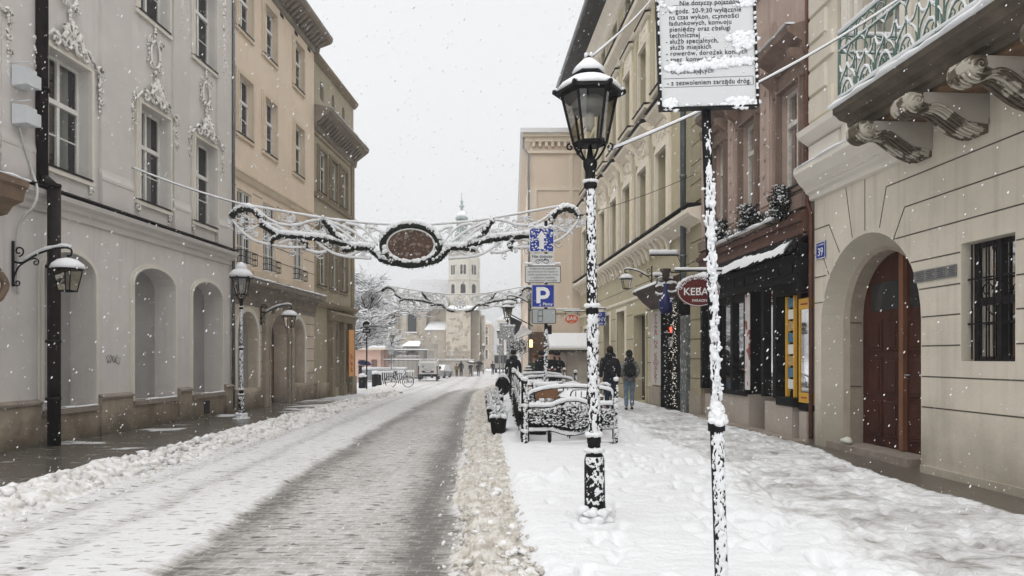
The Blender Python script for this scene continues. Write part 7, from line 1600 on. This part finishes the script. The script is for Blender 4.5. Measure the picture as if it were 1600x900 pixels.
# market stall
T = thing('market_stall', 'small stall with a sloping snowy roof and canvas front before the beige gable', 'stall', (2.55, 31, -.1))
m = MB(); m.box(-.75, .75, 0, 1.2, 0, 2.0); m.build('canvas_wall', mat('stall canvas', (.42, .38, .33), var=.25, scale=2), T)
for x in (-.85, -.3, .85): q_ = MB(); q_.box(x - .04, x + .04, -.5, -.42, 0, 1.95); q_.build('post', mat('stall timber', (.24, .19, .14), var=.2), T)
m = MB(); m.hexa([(-1.0, -.6, 1.95), (1.0, -.6, 1.95), (1.0, 1.3, 2.5), (-1.0, 1.3, 2.5), (-1.0, -.6, 2.0), (1.0, -.6, 2.0), (1.0, 1.3, 2.55), (-1.0, 1.3, 2.55)]); m.build('roof', BEIGET, T)
m = MB(); m.hexa([(-1.02, -.63, 2.0), (1.02, -.63, 2.0), (1.0, 1.3, 2.56), (-1.0, 1.3, 2.56), (-.98, -.58, 2.14), (.98, -.58, 2.14), (.96, 1.25, 2.72), (-.96, 1.25, 2.72)]); m.build('roof_snow', SNOW, T, bevel=.04)
m = MB(); rnd = random.Random(5)
for i in range(300): x = rnd.uniform(-1, 1); m.tube([(x, -.6, 1.95), (x + rnd.gauss(0, .05), -.64, 1.85 + rnd.gauss(0, .04))], [.012, .003], 3, False)
m.build('fringe_garland', EVER, T)
# bar awning terrace farther on, with a dark sloping canopy
T = thing('bar_awning', 'dark slanted awning with snow on it beside the far terrace lamp', 'awning', (.6, 38, -.2)); m = MB(); y = 38
def w2(px, py, Y): v = P(px, py, Y); return v - Vector((.6, 38, -.2))
m.hexa([w2(797, 494, 38), w2(816, 503, 38), w2(816, 503, 42), w2(797, 494, 42), w2(797, 535, 38), w2(807, 527, 38), w2(807, 527, 42), w2(797, 535, 42)]); m.build('canvas', mat('dark awning canvas', (.05, .05, .065), var=.2), T)
m = MB(); m.hexa([w2(800, 531, 37.9), w2(831, 518, 37.9), w2(831, 518, 42), w2(800, 531, 42), w2(800, 529, 37.9), w2(818, 508, 37.9), w2(818, 508, 42), w2(800, 529, 42)]); m.tube([w2(797, 533, 37.6), w2(831, 519, 37.6)], .06, 6); m.build('snow', SNOW, T)
m = MB(); m.tube([w2(797, 491, 37.7), w2(833, 510, 37.7)], .03, 5); m.build('arm', IRON, T)
m = MB(); rnd = random.Random(6); s2 = MB()
for i in range(500): q_ = w2(rnd.uniform(797, 822), rnd.gauss(541, 5), 37 + rnd.random()); d = Vector((rnd.gauss(0, .1), rnd.gauss(0, .1), rnd.gauss(-.03, .08))); m.tube([q_, q_ + d], [.02, .005], 3, False); (i % 3 == 0) and s2.blob(q_, .05, i, .4)
m.build('hanging_greens', EVER, T); s2.build('greens_snow', SNOW, T)
m = MB(); q_ = w2(829, 537, 37.5); m.box(q_.x - .06, q_.x + .1, q_.y, q_.y + .1, q_.z - .18, q_.z + .2); m.build('warm_lamp', WARM, T)

# ================================================================ LEFT SQUARE: posts, bike, bins
rnd = random.Random(9)
m = MB(); m.tube([(0, 0, 0), (0, 0, .85)], .03, 6); BO = thing('bollard', 'snow-capped black posts in the row beside the bicycle', 'bollard', (0, 0, 0), 'snow-capped posts of the cycle rack'); m.build('post', IRON, BO); m = MB(); m.blob((0, 0, .9), .085, 2, .2, (1, 1, 1.2)); m.tube([(0, -.025, .2), (0, -.025, .85)], .025, 5); m.build('snow', SNOW, BO)
first = True
for i in range(20):
    px = 583 + i * 3.3; Yb = 46 + i * .55; x = (px - 800) / FPX * Yb
    if first: BO.location = (x, Yb, g(Yb)); first = False
    else: dup(BO, (x, Yb, g(Yb)))
for i, (px, Yb, w_, h_, l) in enumerate(((566, 42, .42, .62, 'dark litter bin with a snow cap behind the round black sign'), (586.5, 45, .42, .75, 'dark litter bin with a tall snow cap left of the posts'), (592, 47, .3, .7, 'slimmer dark litter bin touching the cycle posts'))):
    x = (px - 800) / FPX * Yb; T = thing('litter_bin', l, 'litter bin', (x, Yb, g(Yb))); m = MB(); m.lathe([(w_ / 2, 0), (w_ / 2 * 1.05, h_), (w_ / 2 * .9, h_ + .04)], n=12); m.build('bin', IRON, T); m = MB(); m.blob((0, 0, h_ + .08), w_ * .52, i, .12, (1, 1, .75), 2); m.build('snow', SNOW, T)
for i, (px, Yb, w_, l) in enumerate(((580, 68, 1.6, 'grey snow-covered crate behind the litter bins'), (604, 66, 1.3, 'dark snow-covered container left of the grey sign box'), (621, 70, 1.5, 'low snow-covered box near the cycle rack'))):
    x = (px - 800) / FPX * Yb; T = thing('container', l, 'container', (x, Yb, g(Yb))); m = MB(); m.box(-w_ / 2, w_ / 2, 0, 1, 0, .95); m.build('box', GALV if i != 1 else SILL, T, bevel=.03); m = MB(); m.box(-w_ / 2 - .05, w_ / 2 + .05, -.05, 1.05, .95, 1.2); m.build('snow', SNOW, T, bevel=.08)
Yb = 44; x = (624 - 800) / FPX * Yb; T = thing('bicycle', 'bicycle leaning at the cycle rack with its wheel towards the van', 'bicycle', (x, Yb, g(Yb)), rz=.25)
def wheel(cx_):
    m = MB(); m.tube([(cx_ + .33 * math.cos(a), 0, .34 + .33 * math.sin(a)) for a in [2 * PI * i / 24 for i in range(25)]], .022, 5); m.build('wheel', RUB, T); m = MB()
    for i in range(9): a = i * PI / 4.5; m.tube([(cx_, 0, .34), (cx_ + .32 * math.cos(a), 0, .34 + .32 * math.sin(a))], .004, 3)
    m.build('spokes', GALV, T)
wheel(-.52); wheel(.52); m = MB()
for a, b in (((-.52, .34), (-.2, .85)), ((-.52, .34), (-.05, .32)), ((-.05, .32), (-.22, .9)), ((-.05, .32), (.36, .82)), ((-.2, .8), (.36, .82)), ((.52, .34), (.36, .95)), ((.36, .95), (.3, 1.05))): m.tube([(a[0], 0, a[1]), (b[0], 0, b[1])], .018, 5)
m.tube([(.3, -.25, 1.05), (.3, .25, 1.05)], .014, 5); m.build('frame', IRON, T); m = MB(); m.blob((-.23, 0, .93), .1, 1, .1, (1.3, .7, .4), 2); m.build('saddle', RUB, T); m = MB(); snowtube(m, [(-.2 + .56 * i / 6, 0, .83) for i in range(7)], .03); m.blob((-.23, 0, .99), .09, 2, .2, (1.3, .8, .5)); m.build('snow', SNOW, T)

# ================================================================ VEHICLES
Yv = 66; xv = (668.5 - 800) / FPX * Yv
T = thing('van', 'white delivery van parked with its snowy rear towards us', 'van', (xv, Yv, g(Yv) + .0), rz=R(3))
prof_ = [(0.0, .38), (-.02, .7), (0.0, 1.0), (.06, 1.55), (.18, 1.80), (.5, 1.86), (2.4, 1.86), (3.0, 1.55), (3.3, 1.15), (4.1, 1.0), (4.3, .75), (4.3, .35)]
m = MB(); hw = .88; n = len(prof_)
def hwz(z): return hw * (1 if z < 1.0 else 1 - .16 * (z - 1.0) / .86)
tri = tessellate_polygon([[Vector((a, b, 0)) for a, b in prof_]])
m.add([(-hwz(b), a, b) for a, b in prof_] + [(hwz(b), a, b) for a, b in prof_], [tuple(t) for t in tri] + [tuple(i + n for i in t[::-1]) for t in tri] + [(i, (i + 1) % n, (i + 1) % n + n, i + n) for i in range(n)]); m.build('body', VANW, T, bevel=.05)
m = MB(); m.hexa([(-.66, -.0, 1.12), (.66, -.0, 1.12), (.66, .03, 1.12), (-.66, .03, 1.12), (-.60, .045, 1.55), (.60, .045, 1.55), (.6, .1, 1.55), (-.6, .1, 1.55)]); m.build('rear_window', mat('snow-veiled glass', (.50, .51, .50), rough=.5, var=.15, scale=4), T)
m = MB(); m.box(-.52, .52, -.045, .02, .72, .88); m.build('plate_recess', IRON, T); m = MB(); m.box(-.26, .26, -.055, -.045, .75, .86); m.build('number_plate', SIGNW, T)
for s in (-1, 1):
    m = MB(); m.hexa([(s * .80, -.03, .62), (s * .90, -.03, .62), (s * .90, .16, .62), (s * .80, .16, .62), (s * .76, .02, 1.3), (s * .86, .02, 1.3), (s * .86, .2, 1.3), (s * .76, .2, 1.3)]); m.build('tail_light', GLASSD, T); m = MB(); m.box(s * .85 - .045, s * .85 + .045, -.045, -.025, .74, .95); m.build('lamp_lens', TLIGHT, T)
    m = MB(); m.box(s * .98 - .09, s * .98 + .09, 2.6, 2.75, 1.0, 1.25); m.build('mirror', IRON, T)
    for y in (.75, 3.55):
        m = MB(); m.tube([(s * .70, y, .31), (s * .90, y, .31)], .31, 18); wh = m.build('wheel', RUB, T); m = MB(); m.tube([(s * .901, y, .31), (s * .91, y, .31)], .19, 12); m.build('rim', GALV, wh)
m = MB(); m.box(-.88, .88, -.10, .05, .36, .58); m.build('bumper', IRON, T, bevel=.03)
m = MB(); m.box(-.7, .7, .2, 2.5, 1.855, 1.95); m.box(-.75, .75, -.09, -.02, .585, .63); m.build('roof_snow', SNOW, T, bevel=.04)
m = MB(); m.prism([(-.52, 1.2), (-.36, 1.2), (-.42, 1.36)], lambda p, t: (p[0], t + (p[1] - 1.12) * .105, p[1]), -.012, -.002); m.build('dark_mark', IRON, T)
m = MB()
for z in (1.02, .65): m.box(-.4, .35, -.035, -.02, z, z + .03)
m.build('trim_line', GALV, T)
Yt = 112; xt = (782.5 - 800) / FPX * Yt
T = thing('truck', 'dark-windowed lorry far down the street behind the slim signs', 'truck', (xt, Yt, g(Yt))); m = MB(); m.box(-1.05, 1.05, 0, 6, .5, 1.35); m.box(-1.05, 1.05, 0, 6, 1.351, 2.75); m.build('body', mat('lorry grey', (.38, .37, .35)), T, bevel=.05)
m = MB(); m.box(-.95, -.35, -.03, 0, 1.45, 2.6); m.box(-.3, .3, -.03, 0, 1.45, 2.6); m.box(.35, .95, -.03, 0, 1.45, 2.6); m.build('rear_glazing', GLASSD, T)
for s in (-.8, .8):
    for y in (.8, 4.8): m = MB(); m.tube([(s - .13, y, .45), (s + .13, y, .45)], .45, 14); m.build('wheel', RUB, T)
m = MB(); m.box(-1.05, 1.05, -.1, 0, .45, .65); m.build('bumper', IRON, T)
for i, (px, Yc, l) in enumerate(((689, 84, 'parked car buried in snow just right of the white van'),)):
    x = (px - 800) / FPX * Yc; T = thing('parked_car', l, 'car', (x, Yc, g(Yc)), rz=1.4); m = MB(); pr = [(-2, .25), (2, .25), (2.05, .7), (1.4, .85), (.8, 1.3), (-1, 1.35), (-1.7, .9), (-2, .8)]; m.prism(pr, lambda p, t: (p[0], t, p[1]), -.8, .8); m.build('body', GALV, T, bevel=.08); m = MB(); m.prism([(-1.9, .86), (1.9, .75), (1.4, .95), (.8, 1.42), (-1, 1.5), (-1.7, 1.05)], lambda p, t: (p[0], t, p[1]), -.82, .82); m.build('snow', SNOW, T, bevel=.08)
    for a in (-1.2, 1.2):
        for s in (-.7, .7): m = MB(); m.tube([(a, s - .1, .3), (a, s + .1, .3)], .3, 12); m.build('wheel', RUB, T)

mb = MB(); rnd = random.Random(3)
for i in range(60):
    px = 688 + i * .9; Yh = 96 + rnd.uniform(-2, 2); mb.blob(((px - 800) / FPX * Yh, Yh, g(Yh) + .05), rnd.uniform(.35, .75), i, .3, (1.3, 1, .6), 2)
o = mb.build('snow_heap', SNOW); tag(o, kind='stuff')

# ================================================================ PEOPLE
def skin(name, verts, edges, radii, m, parent, sub=2, root=0):
    me = bpy.data.meshes.new(name); me.from_pydata([tuple(v) for v in verts], edges, []); me.materials.append(m)
    o = bpy.data.objects.new(name, me); C.objects.link(o); o.parent = parent
    sk_ = o.modifiers.new('skin', 'SKIN'); sk_.use_smooth_shade = True
    if not me.skin_vertices: me.skin_vertices.new(name='')
    for i, d in enumerate(me.skin_vertices[0].data):
        r_ = radii[i]; d.radius = r_ if isinstance(r_, tuple) else (r_, r_); d.use_root = (i == root)
    s = o.modifiers.new('sub', 'SUBSURF'); s.levels = sub; s.render_levels = sub; return o
SKINM = mat('skin', (.50, .32, .24), rough=.6, var=.05, bump=0)
def cloth(name, col, pat=None, sc=20): return mat(name, col, rough=.9, var=.35, scale=sc, bump=.3, bscale=60, patches=pat)
def person(label, loc, rz, coat, legs, H=1.75, stride=.18, hair=None, hat=None, pack=None, hood=None, group=None, arms='down', fine=False, long=.0, female=False, hairlen=0):
    T = thing('person', label, 'person', loc, group, rz=rz); k = H / 1.75; T.scale = (k, k, k); sw = .165 if female else .19
    s = stride; Vv = []; E = []; Rr = []
    def v(p, r_, par=None):
        Vv.append(p); Rr.append(r_); i = len(Vv) - 1
        if par is not None: E.append((par, i))
        return i
    pe = v((0, 0, .95), (.13, .10)); sp = v((0, 0, 1.14), (.12, .09), pe); ch = v((0, 0, 1.34), (.15, .10), sp); nk = v((0, 0, 1.48), .055, ch); hd = v((0, .015, 1.58), (.07, .08), nk); v((0, .01, 1.68), (.075, .085), hd)
    hands = []
    for d in (-1, 1):
        sh = v((d * sw, 0, 1.41), .055, ch)
        if arms == 'front': el = v((d * (sw + .06), .04, 1.14), .042, sh); wr = v((d * .10, .26, 1.12), .03, el); hv = (0 - d * .06, .05, 0)
        elif arms == 'pocket': el = v((d * (sw + .10), -.06, 1.15), .042, sh); wr = v((d * (sw + .02), .06, .96), .03, el); hv = (-d * .02, .04, -.06)
        elif arms == 'umbrella' and d == 1: el = v((sw + .05, .06, 1.16), .042, sh); wr = v((sw, .2, 1.32), .03, el); hv = (0, .02, .07)
        else: el = v((d * (sw + .05), -.03 + d * .03, 1.15), .042, sh); wr = v((d * (sw + .06), .02 + d * .05, .90), .03, el); hv = (0, .015, -.08)
        w = Vector(Vv[wr]); h = Vector(hv); hn = v(tuple(w + h * .8), (.035, .018), wr); hands.append((w, h))
        if fine:
            side = Vector((0, 1, 0)) if abs(h.y) < .04 else Vector((0, 0, 1))
            for q_ in range(4): b = w + h * .9 + side * (.027 - .018 * q_); f1 = v(tuple(b + h * (.35, .45, .42, .3)[q_]), .009, hn); v(tuple(b + h * (.65, .8, .75, .55)[q_] + Vector((-d * .018, 0, 0))), .008, f1)
            th = v(tuple(w + h * .5 + side * .045), .010, hn); v(tuple(w + h * .9 + side * .055), .009, th)
    for d in (-1, 1):
        hp = v((d * .085, 0, .88), .085, pe); kn = v((d * .09, d * s * .45 + .02, .48), .058, hp); an = v((d * .09, d * s - .03, .09), .030, kn); v((d * .10, d * s + .09, .045), .018, an)
    skin('body', Vv, E, Rr, SKINM, T)
    # trousers
    Vt = [(0, 0, .93)]; Et = []; Rt = [(.15, .12)]
    for d in (-1, 1):
        b = len(Vt); Vt += [(d * .09, 0, .84), (d * .09, d * s * .45 + .02, .48), (d * .09, d * s - .03, .09)]; Rt += [.10, .075, .062]; Et += [(0, b), (b, b + 1), (b + 1, b + 2)]
    skin('trousers', Vt, Et, Rt, legs, T)
    for d in (-1, 1): skin('shoe', [(d * .09, d * s - .06, .06), (d * .095, d * s + .04, .05), (d * .10, d * s + .15, .04)], [(0, 1), (1, 2)], [(.05, .06), .05, .038], RUB, T, 1)
    # coat
    hem = .80 - long; tw_ = (.155 if female else .18)
    Vc = [(0, 0, 1.12), (0, 0, 1.36), (0, 0, 1.46), (0, 0, .95), (0, 0, hem)]; Ec = [(0, 1), (1, 2), (0, 3), (3, 4)]; Rc = [(tw_, .14), (tw_ + .015, .15), (.10, .10), (tw_ + .01, .15), (tw_ + .015, .155)]
    for d in (-1, 1):
        ar = [Vector(Vv[i]) for i in range(len(Vv))]
        # find the shoulder chain for this side
        base = 6 + (0 if d == -1 else (4 + (10 if fine else 0)))
        b = len(Vc); Vc += [tuple(Vector(Vv[base]) + Vector((0, 0, -.02))), Vv[base + 1], tuple(Vector(Vv[base + 1]).lerp(Vector(Vv[base + 2]), .95))]; Rc += [.085, .068, .055]; Ec += [(1, b), (b, b + 1), (b + 1, b + 2)]
    skin('coat', Vc, Ec, Rc, coat, T)
    if hood: m = MB(); m.blob((0, -.07, 1.50), .13, 2, .12, (1.15, .8, .75), 2); m.build('hood', hood, T)
    if hair: m = MB(); m.blob((0, -.012, 1.655), .108, 4, .06, (.86, 1.0, 1.05), 3); hairlen and m.blob((0, -.05, 1.55), .10, 5, .1, (.9, .6, 1.2), 2); m.build('hair', hair, T)
    if hat: m = MB(); m.blob((0, .0, 1.70), .112, 4, .05, (.9, 1.02, .85), 3); m.tube([(.098 * math.cos(a), .108 * math.sin(a), 1.66) for a in [2 * PI * i / 16 for i in range(17)]], .02, 6); m.build('hat', hat, T)
    # face
    f = MB(); f.blob((0, .105, 1.60), .018, 1, .1, (.8, 1, 1.3), 1)
    for d in (-1, 1): f.blob((d * .085, .01, 1.60), .024, 2, .1, (.5, .8, 1.2), 1)
    f.build('nose_and_ears', SKINM, T); f = MB()
    for d in (-1, 1): f.blob((d * .03, .092, 1.625), .010, 1, 0, (1, .5, .7), 1)
    f.box(-.022, .022, .092, .10, 1.555, 1.561); f.build('eyes_and_mouth', mat('face dark', (.09, .04, .035), bump=0), T)
    if pack:
        m = MB(); m.blob((0, -.24, 1.20), .2, 3, .05, (.85, .55, 1.15), 3); m.blob((0, -.33, 1.10), .12, 5, .05, (.95, .45, .8), 2); m.build('backpack', pack, T)
        m = MB()
        for d in (-1, 1): m.tube(catmull([(d * .11, -.15, 1.42), (d * .12, .0, 1.49), (d * .14, .13, 1.38), (d * .15, .12, 1.15), (d * .15, -.1, 1.02)], 4), .016, 5)
        m.build('strap', pack, T)
    sn = MB(); rnd = random.Random(int(loc[0] * 50))
    for i in range(26 if fine else 8): a = rnd.uniform(-.16, .16); sn.blob((a, rnd.uniform(-.2, .08), 1.475 - abs(a) * .25), rnd.uniform(.006, .014), i, .3)
    sn.build('snow_flecks', SNOW, T); return T
BLKC = cloth('black jacket', (.012, .013, .016)); DNAVY = cloth('dark blue jeans', (.02, .03, .055)); LJEAN = cloth('light blue jeans', (.16, .22, .28)); TWEED = cloth('grey tweed coat', (.10, .10, .105), ((.32, .32, .32), 34, .52), 30)
HAIRD = cloth('dark hair', (.018, .012, .01)); BLKP = cloth('black nylon', (.010, .010, .012)); FUR = cloth('dark fur', (.03, .025, .022)); GRNC = cloth('olive green jacket', (.05, .055, .03)); BRC = cloth('brown knitted hat', (.12, .05, .02)); YELC = cloth('mustard jacket', (.16, .12, .04)); DTR = cloth('black trousers', (.014, .014, .016))
def pp(px, py): Y = EYE * FPX / (py - HZ); return ((px - 800) / FPX * Y, Y, .01)
x, y, z = pp(953, 645); person('person walking away in black jacket and dark jeans with a black backpack', (x, y, .02), .06, BLKC, DNAVY, 1.83, .14, hair=HAIRD, pack=BLKP, hood=BLKC, fine=True)
x, y, z = pp(983, 642); person('person walking away in grey tweed coat, light jeans and small black backpack', (x, y, .02), -.06, TWEED, LJEAN, 1.70, .10, hair=HAIRD, pack=BLKP, hood=FUR, arms='pocket', fine=True, female=True, hat=BLKP)
for (px, Yp, rz, coat, H, kw, l) in (
    (802, 26.5, .1, BLKC, 1.78, dict(hood=BLKC, hat=BLKP, long=.15), 'person in long black coat walking away beside the far end of the terrace'),
    (835, 25.4, PI - .3, GRNC, 1.62, dict(hat=BRC, arms='front'), 'person in olive jacket and brown knitted hat, leftmost of the group by the stall'),
    (846, 25.2, .6, BLKC, 1.72, dict(hood=BLKC, hat=BLKP), 'person in black with a black cap, second of the group, partly behind the sign pole'),
    (862, 25.0, PI, BLKC, 1.74, dict(hat=BLKP, arms='front'), 'person in black facing us with hands together, third of the group'),
    (870.5, 25.6, PI + .2, BLKC, 1.72, dict(hat=BLKP, hood=BLKC, arms='front'), 'rightmost person of the group in front of the snow-roofed stall')):
    person(l, ((px - 800) / FPX * Yp, Yp, g(Yp) + .02), rz, coat, DTR, H, .05, fine=False, **kw)
far = ((713.5, 88, .2, YELC, 1.55, {}, 'person in mustard jacket walking with the tall hooded one by the church'),
       (720.5, 88, .0, BLKC, 1.9, dict(hood=BLKC, long=.25), 'tall hooded figure in a long black coat near the church wall'),
       (735.5, 90, .0, BLKC, 1.7, dict(arms='umbrella'), 'person in black under a snowy dark umbrella, left of the two umbrellas'),
       (747.5, 91, .0, BLKC, 1.72, dict(arms='umbrella'), 'person in black under the rounder black umbrella'),
       (770, 98, .0, BLKC, 1.78, dict(hat=BLKP), 'lone person in black walking in the middle distance near the lorry'))
for (px, Yp, rz, coat, H, kw, l) in far: person(l, ((px - 800) / FPX * Yp, Yp, g(Yp)), rz, coat, DTR, H, .16, hair=None if 'hat' in kw else HAIRD, **kw)
person('person crouched under a blue umbrella beside the pink pavilion', ((563 - 800) / FPX * 62, 62, g(62)), 1.2, BLKC, DTR, 1.6, .05, arms='umbrella', hair=HAIRD)
def umbrella(loc, label, m_, r_=.5, tilt=0, snow=False):
    T = thing('umbrella', label, 'umbrella', loc); T.rotation_euler = (tilt, tilt, 0); m = MB(); m.lathe([(r_, 0), (r_ * .9, .1), (r_ * .6, .2), (r_ * .25, .26), (.02, .28)], n=8, smooth=False); m.build('canopy', m_, T); m = MB(); m.tube([(0, 0, -.7), (0, 0, .33)], .012, 5); m.tube(catmull([(0, 0, -.7), (0, .04, -.76), (0, .08, -.72)], 3), .014, 5); m.build('shaft', IRON, T)
    if snow: m = MB(); m.lathe([(r_ * .75, .17), (r_ * .5, .25), (r_ * .2, .3), (.0, .31)], n=8); m.build('snow', SNOW, T)
x = (735.5 - 800) / FPX * 90; umbrella((x + .05, 90.1, g(90) + 1.62), 'dark umbrella with snow on top, held left of the rounder one', cloth('dark umbrella cloth', (.03, .03, .035)), .55, .15, True)
x = (747.5 - 800) / FPX * 91; umbrella((x + .1, 91.1, g(91) + 1.55), 'round black umbrella held near the middle of the street', cloth('black umbrella cloth', (.012, .012, .014)), .52, .2)
x = (564 - 800) / FPX * 62; umbrella((x + .3, 62, g(62) + 1.5), 'dark umbrella with a blue edge beside the pink pavilion', cloth('blue umbrella cloth', (.02, .035, .12)), .6, .2)

# ================================================================ FALLING SNOW, HAZE
n = 23000; rg = np.random.RandomState(3); Yf = (1.6 ** 2 + rg.rand(n) * (24 ** 2 - 1.6 ** 2)) ** .5; Xf = (rg.rand(n) - .5) * 1.55 * Yf; Zf = EYE + (rg.rand(n) * .85 - .32) * Yf
keep = (Yf > 2.4) & (Zf > .05) & (Xf > XL + KL * Yf + .3) & (Xf < XR + KR * Yf - .3); Xf, Yf, Zf = Xf[keep], Yf[keep], Zf[keep]; n = len(Xf)
V0 = np.array(ICO[1][0]); F0 = np.array(ICO[1][1]); s = (.0016 + rg.rand(n) ** 2.5 * .0046) * np.clip(Yf / 5, .45, 1.5)
V0s = V0[None] * s[:, None, None] * np.stack([.9 + .2 * rg.rand(n), .9 + .2 * rg.rand(n), 1.2 + .9 * rg.rand(n)], -1)[:, None, :]
V0s[:, :, 0] += V0s[:, :, 2] * .45
vs = (V0s + np.stack([Xf, Yf, Zf], -1)[:, None, :]).reshape(-1, 3); fs = (F0[None] + (np.arange(n) * len(V0))[:, None, None]).reshape(-1, 3)
me = bpy.data.meshes.new('falling_snow'); me.from_pydata(vs.tolist(), [], fs.tolist()); me.materials.append(FLAKE); o = bpy.data.objects.new('falling_snow', me); C.objects.link(o); tag(o, kind='stuff')

HAZE = 1
if HAZE:
    m = bpy.data.materials.new('haze'); m.use_nodes = True; t = m.node_tree; t.nodes.clear(); out = t.nodes.new('ShaderNodeOutputMaterial'); v = t.nodes.new('ShaderNodeVolumePrincipled'); v.inputs['Color'].default_value = (.97, .98, 1, 1); v.inputs['Density'].default_value = .0019; v.inputs['Anisotropy'].default_value = 0
    t.links.new(v.outputs[0], out.inputs['Volume']); mb = MB(); mb.box(-800, 800, -80, 1300, -2.3, 34); o = mb.build('haze', m); tag(o, kind='stuff')

# lettering becomes plain meshes
dg = bpy.context.evaluated_depsgraph_get()
for o in [o for o in bpy.data.objects if o.type == 'FONT']:
    me = bpy.data.meshes.new_from_object(o.evaluated_get(dg)); n_ = o.name; p_ = o.parent; mb_ = o.matrix_local.copy(); m_ = o.data.materials[0]
    bpy.data.objects.remove(o); me.name = 'lettering'; me.materials.clear(); me.materials.append(m_); o2 = bpy.data.objects.new(n_, me); C.objects.link(o2); o2.parent = p_; o2.matrix_local = mb_
